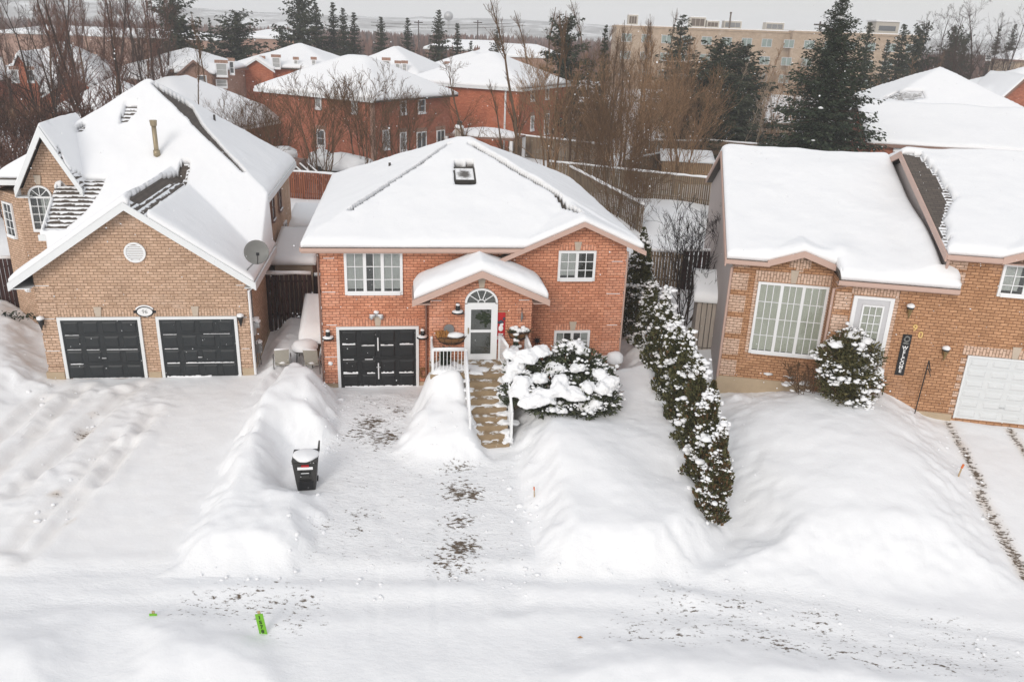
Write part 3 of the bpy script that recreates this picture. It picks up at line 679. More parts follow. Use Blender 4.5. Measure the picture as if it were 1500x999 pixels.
# ================================================================== MAIN HOUSE (red-orange brick, in the middle)
T3 = lambda x, y, z: Matrix.Translation((x, y, z))
def RZ(deg): return Matrix.Rotation(R_(deg), 4, 'Z')
def on(fr, name, label, cat, x, y, z, group=None): return thing(name, label, cat, fr.w(x, y, z), fr.a, group)
def main_house():
    h = thing('brick_house', 'orange-red brick raised bungalow in the middle with snowy pyramid roof and arched porch door', 'house', MF.o, MF.a)
    B = 'brick_main'
    b = MB(); b.prism([(-.47, -1.2), (10, -1.2), (10, 5.17), (8.35, 5.9), (6.7, 5.17), (-.47, 5.17)], 0, .3); b.box(-.47, 10, .3, 11.9, -1.2, 5.15); b.build('wall', B, h)
    pz = lambda x: 4.70 - .43 * abs(x - 4.82)
    p = MB(); p.prism([(3.15, -1), (6.54, -1), (6.54, 3.8), (4.82, 4.54), (3.15, 3.8)], -1.2, -.003); p.build('porch_wall', B, h)
    MB().box(-.6, 3.15, -.02, .2, -1.2, .18).build_each('foundation', 'concrete_tan', h)
    def zf(x, y):
        hip = np.minimum(np.minimum(5.2 + .37 * (y + .45), 5.2 + .43 * (12.3 - y)), np.minimum(5.2 + .46 * (x + 1.0), 5.2 + .46 * (10.48 - x)))
        return np.maximum(hip, np.where(y < 4, 6.1 - .45 * np.abs(x - 8.35), 0))
    b1 = pxseg(MF, zf, [(658, 219), (600, 258), (514, 318)], .055); b2 = pxseg(MF, zf, [(690, 220), (720, 238), (770, 268), (815, 293), (850, 318)], .10); b3 = pxseg(MF, zf, [(735, 236), (800, 270), (830, 288)], .05)
    sky = pxpoly(MF, zf, [(665, 246), (693, 246), (696, 280), (668, 280)], .05)
    fr_edge = lambda X, Y: ((Y < -.41) & (X > 5.2) & (X < 6.3)) * 1.0
    roof(h, zf, lambda x, y: (x > -1.0) & (x < 10.5), -1.0, 10.5, -.45, 12.3, .075, .24, bare=lambda X, Y: np.maximum.reduce([b1(X, Y), b2(X, Y), sky(X, Y)]), seed=3)
    # trim along the eaves and rakes
    f = MB(); f.box(-1.02, 6.28, -.50, -.452, 5.05, 5.17); f.box(-1.05, -1.002, -.45, 12.3, 5.05, 5.17); f.box(10.502, 10.55, -.3, 12.3, 5.0, 5.16)
    f.box(-1.0, 6.3, -.45, -.0, 5.0, 5.03); f.box(-1.0, -.47, .0, 12, 5.0, 5.03); f.build_each('fascia', 'trim_pink', h)
    rk = MB(); rk.prism([(8.35, 5.94), (10.56, 4.95), (10.56, 5.11), (8.35, 6.10)], -.52, -.455); rk.prism([(5.2, 4.52), (8.35, 5.94), (8.35, 6.10), (5.2, 4.68)], -.52, -.455)
    rk.build_each('gable_trim', 'trim_pink', h)
    MB().prism([(5.0, 4.50), (6.7, 5.26), (6.7, 5.3), (5.0, 4.56)], -.45, -.004).build('gable_return', 'shingles', h)
    # porch roof
    pr = lambda x, y: 4.74 - .43 * np.abs(x - 4.82) + 0 * y
    roof(h, pr, lambda x, y: (x > 2.62) & (x < 7.02), 2.62, 7.02, -1.64, -.0, .055, .40, bare=lambda X, Y: (Y > -.16) * 1.0, rnd=.42, seed=9)
    rk = MB(); rk.prism([(4.82, 4.52), (7.08, 3.55), (7.08, 3.76), (4.82, 4.74)], -1.70, -1.645); rk.prism([(2.56, 3.55), (4.82, 4.52), (4.82, 4.74), (2.56, 3.76)], -1.70, -1.645); rk.box(2.57, 2.615, -1.64, 0, 3.55, 3.76); rk.box(7.025, 7.07, -1.64, 0, 3.55, 3.76)
    rk.box(2.6, 3.15, -1.64, -.01, 3.6, 3.63); rk.box(6.54, 7.05, -1.64, -.01, 3.6, 3.63)
    rk.build_each('porch_trim', 'trim_pink', h)
    fl = MB()
    for k in range(22):
        x = 2.66 + k * .2
        if x > 7: break
        z = 4.76 - .43 * abs(x - 4.82); fl.box(x, x + .17, -.05, -.004, z + .02, z + .16)
    fl.build_each('flashing', 'roof_dark', h)
    # windows
    w = window(h, .33, 2.27, 3.45, 4.98, 0, sash=3, nx=2, nz=3, curtain='most', b=.09)
    window(h, 7.6, 8.92, 3.92, 5.0, 0, sash=2, nx=2, nz=3, curtain='left', b=.085)
    window(h, 7.6, 8.9, 1.0, 2.08, 0, sash=2, nx=2, nz=3, curtain='sides', b=.085)
    lintel(h, 7.62, 8.9, 5.01, .2, 0, 'brick_main_pier'); lintel(h, 7.62, 8.9, 2.09, .22, 0, 'brick_main_pier')
    lintel(h, -.0, 2.8, 2.32, .26, 0, 'brick_main_pier')
    MB().box(.3, 2.3, -.03, -.002, 3.30, 3.44).build('sill', 'brick_main_pier', h)
    quoins(h, -.49, .62, .1, 5.0, 0, 'brick_main_pier'); quoins(h, 9.35, .67, .0, 5.0, 0, 'brick_main_pier')
    quoins(h, 3.13, .5, .2, 3.6, -1.2, 'brick_main_pier'); quoins(h, 6.06, .5, .2, 3.6, -1.2, 'brick_main_pier')
    garage_door(h, .08, 2.70, .02, 2.2, 0, 'garage_black', 4, 4, ledge=((.05, .9, 2.98, .05), (1.05, 1.9, 2.9, .03), (2.05, 2.9, 2.9, .035), (3.05, 3.95, 2.95, .055), (.05, .8, 1.95, .03), (1.2, 1.8, 1.95, .02), (.05, 1, .98, .07), (1.3, 1.9, .98, .05), (2.05, 2.9, .98, .055), (3.0, 3.95, .98, .05), (.1, 3.9, .03, .05)))
    MB().tube([(1.39, -.075, .35), (1.39, -.075, .95)], .022, 5).tube([(1.39, -.075, 1.42), (1.39, -.075, 1.9)], .022, 5).build_each('door_snow', 'snow_cap', h)
    # front door with fan light
    y = -1.2; x0, x1, z0, z1 = 4.36, 5.34, 1.52, 3.5; xm = (x0 + x1) / 2; r = (x1 - x0) / 2 + .06; ah = .5
    d = MB(); d.box(x0 - .06, x0 + .03, y - .09, y - .003, z0, z1); d.box(x1 - .03, x1 + .06, y - .09, y - .003, z0, z1); d.box(x0 + .03, x1 - .03, y - .09, y - .003, z1 - .1, z1 + .04); d.box(x0 + .03, x1 - .03, y - .1, y - .003, z0, z0 + .09)
    d.box(x0 + .03, x0 + .15, y - .08, y - .03, z0 + .09, z1 - .1); d.box(x1 - .15, x1 - .03, y - .08, y - .03, z0 + .09, z1 - .1); d.box(x0 + .15, x1 - .15, y - .08, y - .03, z0 + .09, z0 + .2); d.box(x0 + .15, x1 - .15, y - .08, y - .03, z0 + .98, z0 + 1.07); d.box(x0 + .15, x1 - .15, y - .08, y - .03, z1 - .19, z1 - .1)
    n = 16
    P = lambda t, k: (xm + math.cos(t) * k, z1 + .04 + math.sin(t) * k * ah / r)
    for k in range(n):
        a, c = math.pi * k / n, math.pi * (k + 1) / n; d.prism([P(a, r - .07), P(a, r), P(c, r), P(c, r - .07)], y - .09, y - .003)
        d.prism([P(a, .10), P(a, .13), P(c, .13), P(c, .10)], y - .07, y - .03)
    for a in (36, 72, 108, 144):
        q0, q1 = P(R_(a), .12), P(R_(a), r - .06); dx, dz = q1[1] - q0[1], -(q1[0] - q0[0]); l = math.hypot(dx, dz); dx, dz = dx / l * .013, dz / l * .013
        d.prism([(q0[0] - dx, q0[1] - dz), (q0[0] + dx, q0[1] + dz), (q1[0] + dx, q1[1] + dz), (q1[0] - dx, q1[1] - dz)], y - .07, y - .03)
    door = d.build('front_door', 'vinyl_white', h)
    pts = [(x0, z0), (x1, z0), (x1, z1)] + [P(math.pi * k / n, r - .05) for k in range(n + 1)] + [(x0, z1)]
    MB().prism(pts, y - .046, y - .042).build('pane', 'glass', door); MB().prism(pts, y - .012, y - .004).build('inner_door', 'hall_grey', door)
    MB().box(x0 + .05, x0 + .08, y - .125, y - .08, z0 + .95, z0 + 1.15).build('handle', 'brass', door)
    rr = random.Random(4); wr = MB()
    for k in range(70):
        a = rr.uniform(0, 6.28); q = abs(rr.gauss(.13, .06)); wr.blob((xm + .10 + math.cos(a) * q * 1.2, y - .062, z1 - .52 + math.sin(a) * q), (.05, .012, .035), 1, .3, k)
    wr.build('wreath', 'needles_spruce', door)
    va = MB()
    for k in range(n):
        a, c = math.pi * k / n + .012, math.pi * (k + 1) / n - .012; va.prism([P(a, r + .004), P(a, r + .21), P(c, r + .21), P(c, r + .004)], y - .02, y - .002)
    va.build('brick_arch', 'brick_main_pier', h); c = xm
    MB().prism([(c - .08, z1 + .04 + ah + .01), (c + .08, z1 + .04 + ah + .01), (c + .13, z1 + .4 + ah), (c - .13, z1 + .4 + ah)], y - .05, y - .021).build('keystone', 'stone_pale', h)
    # skylight
    p0 = roofhit(MF, 680, 263, zf); cx, cy = p0; ang = math.atan(.37)
    S = T3(cx, cy, 5.2 + .37 * (cy + .45) + .02) @ Matrix.Rotation(ang, 4, 'X')
    s = MB(S); W, Hh = .40, .50
    s.box(-W, W, -Hh, -Hh + .06, 0, .2); s.box(-W, W, Hh - .06, Hh, 0, .2); s.box(-W, -W + .06, -Hh + .06, Hh - .06, 0, .2); s.box(W - .06, W, -Hh + .06, Hh - .06, 0, .2)
    sk = s.build('skylight', 'roof_dark', h); MB(S).box(-W + .06, W - .06, -Hh + .06, Hh - .06, .08, .17).build('pane', 'frosted_pane', sk)
    downspout(h, [(-.52, -.08, 4.95), (-.52, -.08, .3)], 'trim_brown', .035); downspout(h, [(3.06, -.09, 3.6), (3.06, -.09, .3)], 'trim_brown', .035); downspout(h, [(10.06, .03, 4.95), (10.06, .03, .4)], 'trim_pink', .04)
    for k, (px, py) in enumerate(((571, 252), (546, 243))):
        q = roofhit(MF, px, py, zf); z = float(zf(np.array([q[0]]), np.array([q[1]]))[0])
        if k == 0: MB().tube([(q[0], q[1], z), (q[0], q[1], z + .36)], .05, 8).build('roof_vent', 'roof_dark', h)
    return h, zf
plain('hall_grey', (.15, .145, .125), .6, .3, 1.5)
def frosted():
    m, nt, b = new_mat('frosted_pane')
    g = N(nt, 'ShaderNodeTexGradient', gradient_type='SPHERICAL'); t = N(nt, 'ShaderNodeTexCoord'); mp = N(nt, 'ShaderNodeMapping'); mp.vector_type = 'POINT'
    mp.inputs['Location'].default_value = (-1, -1, 0); mp.inputs['Scale'].default_value = (2, 2, 0); nt.links.new(t.outputs['Generated'], mp.inputs['Vector'])
    nt.links.new(mp.outputs[0], g.inputs['Vector'])
    f = mth(nt, 'ADD', g.outputs['Fac'], mth(nt, 'MULTIPLY', mth(nt, 'SUBTRACT', noise_tex(nt, 9, 5), .5), .9))
    nt.links.new(ramp(nt, f, [(.12, SNOW_C), (.6, (.10, .09, .08))]), b.inputs['Base Color']); b.inputs['Roughness'].default_value = .5
frosted()
MAIN, MAIN_ZF = main_house()

def wall_lamp(fr, x, y, z, label, kind='barn', group=None):
    t = on(fr, 'wall_lamp', label, 'lamp', x, y, z, group)
    if kind == 'barn':
        MB().box(-.05, .05, -.02, 0, -.1, .16).tube([(0, -.01, .14), (0, -.1, .2), (0, -.17, .14)], .016, 6).build('bracket', 'black_metal', t)
        m = MB(); m.lathe(0, -.17, [(.03, .16), (.07, .12), (.085, .02), (.06, -.06), (.2, -.11), (.21, -.13), (.05, -.125)], 14); m.build('lamp_shade', 'black_metal', t, True)
        MB().blob((0, -.17, .15), (.075, .075, .05), 2, .1, 1, -.3).blob((0, -.17, -.085), (.19, .19, .055), 2, .1, 2, -.2).build('snow_cap', 'snow_cap', t, True)
    else:
        MB().box(-.05, .05, -.02, 0, -.16, .1).tube([(0, -.01, -.02), (0, -.08, -.1), (0, -.14, -.06)], .014, 6).build('bracket', 'brass' if kind == 'brass' else 'black_metal', t)
        m = MB(); m.lathe(0, -.15, [(.012, -.3), (.03, -.22), (.05, -.14), (.09, .02), (.105, .04)], 8); m.build('lantern', 'brass' if kind == 'brass' else 'black_metal', t)
        m = MB(); m.lathe(0, -.15, [(.115, .04), (.1, .07), (.04, .15), (.01, .17)], 10); m.build('lamp_shade', 'black_metal', t)
        MB().blob((0, -.15, .13), (.12, .12, .085), 2, .1, 3, -.5).build('snow_cap', 'snow_cap', t, True)
    return t
wall_lamp(MF, -.29, 0, 2.05, 'black barn wall lamp capped with snow, left of the single black garage door')
wall_lamp(MF, 2.93, 0, 2.05, 'black barn wall lamp capped with snow, right of the single black garage door')
wall_lamp(MF, 4.06, -1.2, 3.36, 'black barn wall lamp capped with snow, beside the arched front door')
t = on(MF, 'security_light', 'white twin floodlight with snow on it above the single black garage door', 'lamp', 1.36, 0, 2.72)
MB().box(-.06, .06, -.05, 0, -.08, .08).build('bracket', 'pale_metal', t)
for s in (-1, 1): MB().tube([(s * .03, -.05, 0), (s * .1, -.1, -.02), (s * .2, -.2, -.06)], [.02, .05, .075], 8).build('lamp_head', 'pale_metal', t, True)
MB().blob((0, -.05, .1), (.1, .07, .07), 2, .1, 1, -.3).blob((-.14, -.14, .03), (.12, .08, .03), 1, .1, 1).blob((.14, -.14, .03), (.12, .08, .03), 1, .1, 1).build('snow_cap', 'snow_cap', t, True)
def planter(x, z, label, w, fill):
    t = on(MF, 'wall_planter', label, 'planter', x, -1.2, z)
    m = MB(); n = 12; vs = []; fs = []
    for i, (k, zz) in enumerate(((1, .0), (.93, -.1), (.7, -.22), (.3, -.3))):
        for j in range(n + 1):
            a = math.pi * j / n; vs.append((math.cos(a) * w * k, -.005 - math.sin(a) * .27 * k, zz))
    for i in range(3):
        for j in range(n): q = i * (n + 1) + j; fs.append((q, q + n + 1, q + n + 2, q + 1))
    m.add(vs, fs).build('liner', 'coco', t, True)
    fm = MB()
    for k, zz in ((1.02, .01), (.8, -.19)): fm.tube([(math.cos(math.pi * j / n) * w * k, -.012 - math.sin(math.pi * j / n) * .28 * k, zz) for j in range(n + 1)], .012, 4)
    for j in range(0, n + 1, 2): a = math.pi * j / n; fm.tube([(math.cos(a) * w * 1.02, -.012 - math.sin(a) * .28, .01), (math.cos(a) * w * .8, -.012 - math.sin(a) * .23, -.19), (math.cos(a) * w * .3, -.01 - math.sin(a) * .09, -.31)], .008, 4)
    fm.build('wire_basket', 'black_metal', t)
    rr = random.Random(int(x * 10))
    if fill:
        MB().blob((.12, -.13, .07), (.30, .17, .11), 2, .12, 3, -.4).build('snow_cap', 'snow_cap', t, True)
        s = MB()
        for k in range(60): a = rr.uniform(-w + .05, -.12); s.tube([(a, -.1 - rr.random() * .1, 0), (a + rr.gauss(0, .05), -.14 + rr.gauss(0, .06), .1 + rr.random() * .16)], [.012, .02], 3)
        s.build('dry_stems', 'straw', t)
        m = MB(); m.lathe(0, 0, [(.17, -.012), (.18, 0), (.17, .012)], 18)
        for i, v in enumerate(m.v): m.v[i] = (-.08 + v[0], -.09 + v[2], .27 + v[1])
        m.build('round_disc', 'grey_metal', t)
    else:
        s = MB()
        for k in range(11): s.blob((rr.uniform(-w * .85, w * .85), -.13 + rr.gauss(0, .06), .07 + rr.random() * .1), (.11, .09, .075), 1, .2, k)
        s.build('snow_cap', 'snow_cap', t, True)
        s = MB()
        for k in range(60): a = rr.uniform(-w, w); s.tube([(a, -.14, .02), (a + rr.gauss(0, .09), -.2 + rr.gauss(0, .07), .05 + rr.random() * .14)], [.018, .006], 3)
        s.build('foliage', 'needles_yew', t)
planter(3.86, 2.36, 'half-round wall basket with dry straw stems and round grey disc left of front door', .52, True)
planter(6.14, 2.5, 'half-round wall basket heaped with snowy greenery right of front door', .38, False)
t = on(MF, 'banner', 'long red winter banner with a white picture hanging right of front door', 'banner', 5.53, -1.2, 2.1)
MB().box(-.14, .14, -.03, -.012, 0, 1.1).build('cloth', 'red', t); MB().tube([(-.18, -.02, 1.1), (.18, -.02, 1.1)], .015, 6).build('rod', 'wood_pale', t)
m = MB(); m.blob((0, -.033, .52), (.085, .008, .11), 2, .05, 1); m.blob((.02, -.034, .66), (.065, .008, .065), 2, .1, 2); m.build('picture', 'paint_white', t, True)
m = MB(); m.blob((-.02, -.042, .75), (.1, .008, .06), 2, .3, 3); m.blob((.1, -.042, .86), (.04, .006, .06), 1, .3, 3); m.build('picture_accent', 'navy', t, True)
MB().box(-.08, .08, -.036, -.031, .28, .34).box(-.12, .12, -.036, -.031, .2, .245).box(-.13, .13, -.036, -.031, .13, .18).build('lettering', 'paint_white', t)
t = on(MF, 'wall_hook', 'small dark ornamental hook high on the brick porch right of the arch', 'hook', 6.2, -1.2, 3.25)
MB().tube([(0, -.01, .1), (0, -.16, .12), (0, -.2, .02)], .014, 5).build('arm', 'black_metal', t); m = MB().tube([(0, -.18, 0), (.01, -.18, -.2), (-.01, -.18, -.34)], [.02, .045, .012], 6); m.build('ornament', 'grey_metal', t)
t = on(MF, 'wall_ornament', 'small dark spiky star on the brick wall left of the lower window', 'ornament', 7.0, 0, 1.7)
m = MB()
for k in range(9): a = k * .698; m.tube([(0, -.03, 0), (math.cos(a) * .16, -.04, math.sin(a) * .16)], [.035, .008], 4)
m.build('star', 'black_metal', t)
MB().blob((-.26, -.04, .95), (.085, .06, .08), 2, .08, 1).build('vent_hood', 'snow_cap', MAIN, True)
t = on(MF, 'hose_reel', 'coiled brown hose hung low on brick right of single garage door', 'hose', 2.95, 0, .55)
for k in range(3): MB().tube([(math.cos(a) * (.15 - k * .03), -.05 - .02 * k, math.sin(a) * (.2 - k * .03)) for a in np.linspace(0, 6.28, 17)], .018, 5).build('coil', 'coco', t)

# porch landing, steps and railings
t = on(MF, 'porch_steps', 'tan concrete porch landing with long flight of snow-dusted stone steps', 'steps', 4.9, -2.4, 0)
o_ = T3(-4.9, 2.4, 0)
MB(o_).box(3.16, 6.4, -2.42, -1.205, -.6, 1.34).build('landing_base', 'concrete_tan', t)
MB(o_).box(3.12, 6.44, -2.46, -1.205, 1.342, 1.5).build('landing', 'step_stone', t)
nst = 8
for k in range(nst):
    z1 = 1.5 - (k + 1) * .19; y1 = -2.46 - k * .245
    MB(o_).box(4.3, 5.52, y1 - .28, y1 + (.02 if k else -.002), z1 - .5, z1).build('step', 'step_stone', t, bevel=.012)
m = MB(o_)
rr = random.Random(3)
for k in range(nst):
    z1 = 1.5 - (k + 1) * .19; y1 = -2.46 - k * .245
    m.blob((4.31 + rr.gauss(0, .03), y1 - .13 + rr.gauss(0, .05), z1 - .02), (.12 + rr.random() * .12, .17, .05), 2, .3, k); m.blob((5.50 + rr.gauss(0, .04), y1 - .13 + rr.gauss(0, .04), z1), (.16 + rr.random() * .22, .19, .10), 2, .3, k + 20)
    if rr.random() < .7: q = rr.uniform(4.5, 5.2); m.blob((q, y1 - .04 + rr.uniform(-.1, .04), z1 - .01), (.12 + rr.random() * .2, .07, .025), 2, .4, k + 80)
    if k % 2: m.blob((4.6 + rr.random() * .6, y1 - .02, z1 + .0), (.2, .06, .03), 2, .3, k + 40)
for k in range(12): m.blob((rr.choice([rr.uniform(3.2, 4.25), rr.uniform(5.5, 6.3), rr.uniform(4.25, 5.6)]), rr.uniform(-2.4, -1.6), 1.51), (.3, .2, .06), 2, .3, k + 60)
m.blob((3.6, -2.2, 1.5), (.55, .28, .2), 2, .15, 91, -.3); m.blob((6.0, -2.0, 1.55), (.5, .5, .25), 2, .15, 92, -.3)
merge(m.build('snow_cover', 'snow_cap', t, True), .03, .03, .15, 2)
def railing(label, a, b, h=.92, n=8, slope=None, snowy=True):
    """a, b in the main house frame (x, y, z of the foot)"""
    t = on(MF, 'railing', label, 'railing', a[0], a[1], a[2], 'white railings of the porch'); A = np.array(a); d = np.array(b) - A
    P = lambda s, z: tuple(d * s + np.array([0, 0, z]))
    for s in (0, 1):
        MB().box(d[0] * s - .035, d[0] * s + .035, d[1] * s - .035, d[1] * s + .035, d[2] * s - .05, d[2] * s + h + .08).build('post', 'vinyl_white', t)
    MB().tube([P(0, h), P(1, h)], .03, 4).tube([P(0, .1), P(1, .1)], .024, 4).build('rail', 'vinyl_white', t)
    for k in range(1, n): s = k / n; MB().tube([P(s, .1), P(s, h)], .014, 4).build('baluster', 'vinyl_white', t)
    if snowy: MB().tube([P(.02, h + .05), P(.5, h + .06), P(.98, h + .05)], .045, 6).build('snow_cap', 'snow_cap', t, True)
railing('white railing section along the front edge of the landing, left of the steps', (3.2, -2.38, 1.5), (4.25, -2.38, 1.5), .8, 9)
railing('white railing on the left side of the landing by the porch wall corner', (3.2, -2.3, 1.5), (3.2, -1.3, 1.5), .8, 7, snowy=False)
railing('white sloping handrail running down the left side of the stone steps', (4.27, -2.5, 1.45), (4.27, -4.4, -.02), .85, 14)
railing('white railing slanting out from the wall right of the front door', (5.48, -1.35, 1.5), (5.62, -2.42, 1.5), .9, 8)
railing('white sloping handrail on the right of the stone steps, half hidden by the snowy bush', (5.58, -2.5, 1.45), (5.58, -4.3, .05), .85, 13)
railing('white railing on the right end of the landing by a heap of snow', (6.38, -1.3, 1.5), (6.38, -2.38, 1.5), .85, 7)
t = on(MF, 'potted_conifer', 'little snow-covered potted evergreen right of the front door', 'plant', 6.0, -1.65, 1.5)
MB().tube([(0, 0, 0), (0, 0, .22)], [.13, .17], 10).build('pot', 'bin_grey', t); m = MB(); s = MB(); rr = random.Random(8)
for k in range(160):
    a = rr.uniform(0, 6.3); z = .22 + rr.random() * .85; q = .25 * (1.15 - z) * rr.uniform(.7, 1.1); m.tube([(math.cos(a) * q * .3, math.sin(a) * q * .3, z + .04), (math.cos(a) * q, math.sin(a) * q, z - .03)], [.03, .008], 3)
for z, q, c in ((.35, .2, (0, -.08)), (.6, .16, (-.05, -.06)), (.62, .12, (.1, .0)), (.85, .12, (0, -.03)), (1.05, .1, (0, 0))): s.blob((c[0], c[1], z), (q, q * .9, q * .5), 2, .3, int(z * 9), -.4)
m.build('foliage', 'needles_spruce', t); s.build('snow_cap', 'snow_cap', t, True)
for nm, x, y, lb, hh in (('potted_conifer', 3.62, -2.02, 'dark potted evergreen behind the white railing left of the steps', .55),):
    t = on(MF, nm, lb, 'plant', x, y, 1.5); MB().tube([(0, 0, 0), (0, 0, .2)], [.1, .13], 10).build('pot', 'bin_grey', t); m = MB()
    for k in range(240): a = rr.uniform(0, 6.3); z = .15 + rr.random() * .6; q = .24 * rr.uniform(.6, 1.1); m.tube([(math.cos(a) * q * .3, math.sin(a) * q * .3, z), (math.cos(a) * q, math.sin(a) * q, z + .05)], [.03, .006], 3)
    m.build('foliage', 'needles_spruce', t)
t = on(MF, 'garden_urn', 'stone urn capped with a ball of snow at the right corner of the middle house', 'urn', 9.75, -.55, .45)
MB().lathe(0, 0, [(.22, -.3), (.22, .05), (.12, .1), (.1, .35), (.16, .42), (.24, .5), (.26, .62), (.2, .62)], 16).build('pedestal', 'concrete', t, True)
MB().blob((0, 0, .74), (.33, .33, .25), 3, .06, 2, -.6).build('snow_cap', 'snow_cap', t, True)

# ================================================================== LEFT HOUSE (tan brick, two garage doors)
def left_house():
    h = thing('brick_house', 'tan brick house on the left with two dark garage doors and steep snowy roof', 'house', LF.o, LF.a)
    B = 'brick_tan'
    gz_ = lambda x: 6.35 - .69 * np.abs(x - 2.8)
    b = MB(); b.prism([(-.5, -1.2), (6.38, -1.2), (6.38, 3.66), (2.8, 6.1), (-.5, 3.86)], 0, 6); b.slab([(-3.9, 6.16), (-2.84, 5.1), (-1.3, 5.1), (-1.3, 3.5), (-.5, 3.5), (-.5, 5.2), (6.3, 5.2), (6.3, 13.2), (-3.9, 13.2)], -1.2, 4.5); b.box(-1.2, 6.3, 5.25, 13.2, 4.5, 5.5); b.slab([(-3.9, 6.16), (-2.84, 5.1), (-1.2, 5.1), (-1.2, 13), (-3.9, 13)], 4.5, 5.5)
    b.prism([(-2.84, 5.5), (-.2, 5.5), (-.32, 5.75), (-1.43, 7.78), (-2.52, 5.75), (-2.84, 5.7)], 5.1, 7.2)
    b.build('wall', B, h)
    def zf(x, y):
        Fp = 4.42 + .73 * (y - 3.1); hip = np.minimum(np.minimum(Fp, 5.6 + .705 * (6.58 - x)), np.minimum(5.6 + .705 * (x + 4.2), 5.6 + 1.0 * (13.6 - y)))
        low = ((y < 3.0) & (x < 1)) | ((y < 5.25) & (x < -1.45)) | (x > 6.62); hip = np.where(low, 0, hip)
        g = np.where((x >= -1.19) & (x <= 6.8) & (y < 7.5), gz_(x), 0)
        return np.maximum(hip, g)
    def zt_(x, y): return 8.1 - 1.88 * np.abs(x + 1.43) + 0 * y
    dom = lambda x, y: ((x > -1.1) & (x < 6.7) & (y < 4.8)) | ((y > 4.68) & (x < 6.56) & (x > -1.36)) | ((y > 5.4) & (x < 0)) | ((y > 3.1) & (x > -1.36) & (x < 0))
    strip = pxseg(LF, zf, [(196, 296), (240, 268), (272, 247)], .16)
    gstr = pxpoly(LF, zf, [(186, 298), (274, 240), (279, 255), (215, 320), (205, 318)], .12)
    hipb = pxpoly(LF, zf, [(222, 129), (243, 131), (268, 142), (281, 160), (295, 186), (333, 228), (361, 261), (356, 259), (300, 205), (266, 171)], .05)
    flue_p = pxpoly(LF, zf, [(184, 157), (205, 156), (203, 170), (188, 186), (176, 188)], .25)
    lowl = pxpoly(LF, zf, [(82, 275), (108, 268), (156, 266), (150, 285), (125, 320), (95, 343), (64, 343)], .15)
    turr = pxpoly(LF, zt_, [(60, 184), (78, 178), (84, 215), (98, 250), (124, 262), (118, 274), (92, 272)], .1)
    tl = pxpoly(LF, zf, [(112, 196), (126, 185), (124, 199), (114, 203)], .05); tip = pxpoly(LF, zt_, [(60, 182), (72, 176), (74, 184), (64, 190)], .05); tb = pxpoly(LF, zt_, [(98, 264), (121, 257), (119, 268), (94, 272)], .05)
    stripes = lambda X, Y: np.maximum.reduce([gstr(X, Y) * (1 - (strip(X, Y) > .5)), flue_p(X, Y), lowl(X, Y), tl(X, Y)])
    roof(h, zf, dom, -4.2, 6.72, -.36, 13.62, .07, .22, bare=lambda X, Y: np.maximum.reduce([strip(X, Y), hipb(X, Y)]), stripes=stripes, seed=21)
    roof(h, zt_, lambda x, y: (np.abs(x + 1.43) < 1.15) & (y < 8.6), -2.6, -.26, 4.7, 8.6, .055, .18, bare=lambda X, Y: np.maximum(tip(X, Y), tb(X, Y)), stripes=turr, seed=23, rnd=.2)
    f = MB(); zl = float(gz_(np.array([-1.1]))[()] if 0 else 6.35 - .69 * 3.9); zr = 6.35 - .69 * 3.9
    f.prism([(2.8, 6.10), (6.78, 3.37), (6.78, 3.63), (2.8, 6.36)], -.42, -.365); f.prism([(-1.16, 3.37), (2.8, 6.10), (2.8, 6.36), (-1.16, 3.63)], -.42, -.365)
    f.box(6.722, 6.78, -.36, 4.7, 3.36, 3.64); f.box(-1.16, -1.122, -.36, 3.1, 3.36, 3.66); f.box(6.38, 6.72, -.36, 4.6, 3.42, 3.45); f.box(-1.12, -.5, -.36, 3.4, 3.42, 3.45)
    f.box(6.58, 6.63, 4.66, 13.6, 5.38, 5.62); f.box(6.3, 6.58, 4.66, 13.6, 5.38, 5.41)
    f.box(-1.4, -1.1, 3.03, 3.095, 4.22, 4.44); f.box(-1.41, -1.365, 3.095, 4.6, 4.25, 4.4)
    f.prism([(-1.43, 7.74), (-.22, 5.48), (-.22, 5.82), (-1.43, 8.13)], 4.63, 4.69); f.prism([(-2.64, 5.48), (-1.43, 7.74), (-1.43, 8.13), (-2.64, 5.82)], 4.63, 4.69); f.box(-2.63, -2.2, 4.695, 5.09, 5.46, 5.5); f.box(-.66, -.23, 4.695, 5.09, 5.46, 5.5); f.box(-2.66, -2.605, 4.695, 8, 5.5, 5.8); f.box(-.26, -.21, 4.695, 5.6, 5.5, 5.8)
    f.box(-4.2, -2.7, 5.3, 5.355, 5.82, 6.02)
    f.build_each('fascia', 'trim_white', h)
    led = ((.05, .95, 2.0, .015), (.05, .95, 2.98, .012), (.1, .95, 1.0, .03), (1.05, 1.9, 1.98, .02), (2.1, 3.9, 1.98, .015), (.1, 3.9, .0, .02))
    garage_door(h, .14, 2.66, .05, 2.22, 0, 'garage_dark', 4, 4, ledge=led); garage_door(h, 3.36, 5.88, .03, 2.22, 0, 'garage_dark', 4, 4, ledge=led[:3] + ((1.1, 3.9, 1.0, .03), (.0, 2.6, .02, .06), (2.2, 3.8, 3.0, .012)))
    lintel(h, -.05, 2.85, 2.33, .26, 0, 'brick_tan_pier'); lintel(h, 3.12, 6.08, 2.33, .26, 0, 'brick_tan_pier')
    quoins(h, -.52, .6, 0, 3.6, 0, 'brick_tan_pier'); quoins(h, 5.86 + .14, .4, 0, 3.5, 0, 'brick_tan_pier')
    MB().box(-.6, .0, -.05, .3, -1, .3).box(2.8, 3.22, -.03, .3, -1, .25).box(6.02, 6.42, -.05, .3, -1, .35).build_each('foundation', 'concrete_tan', h)
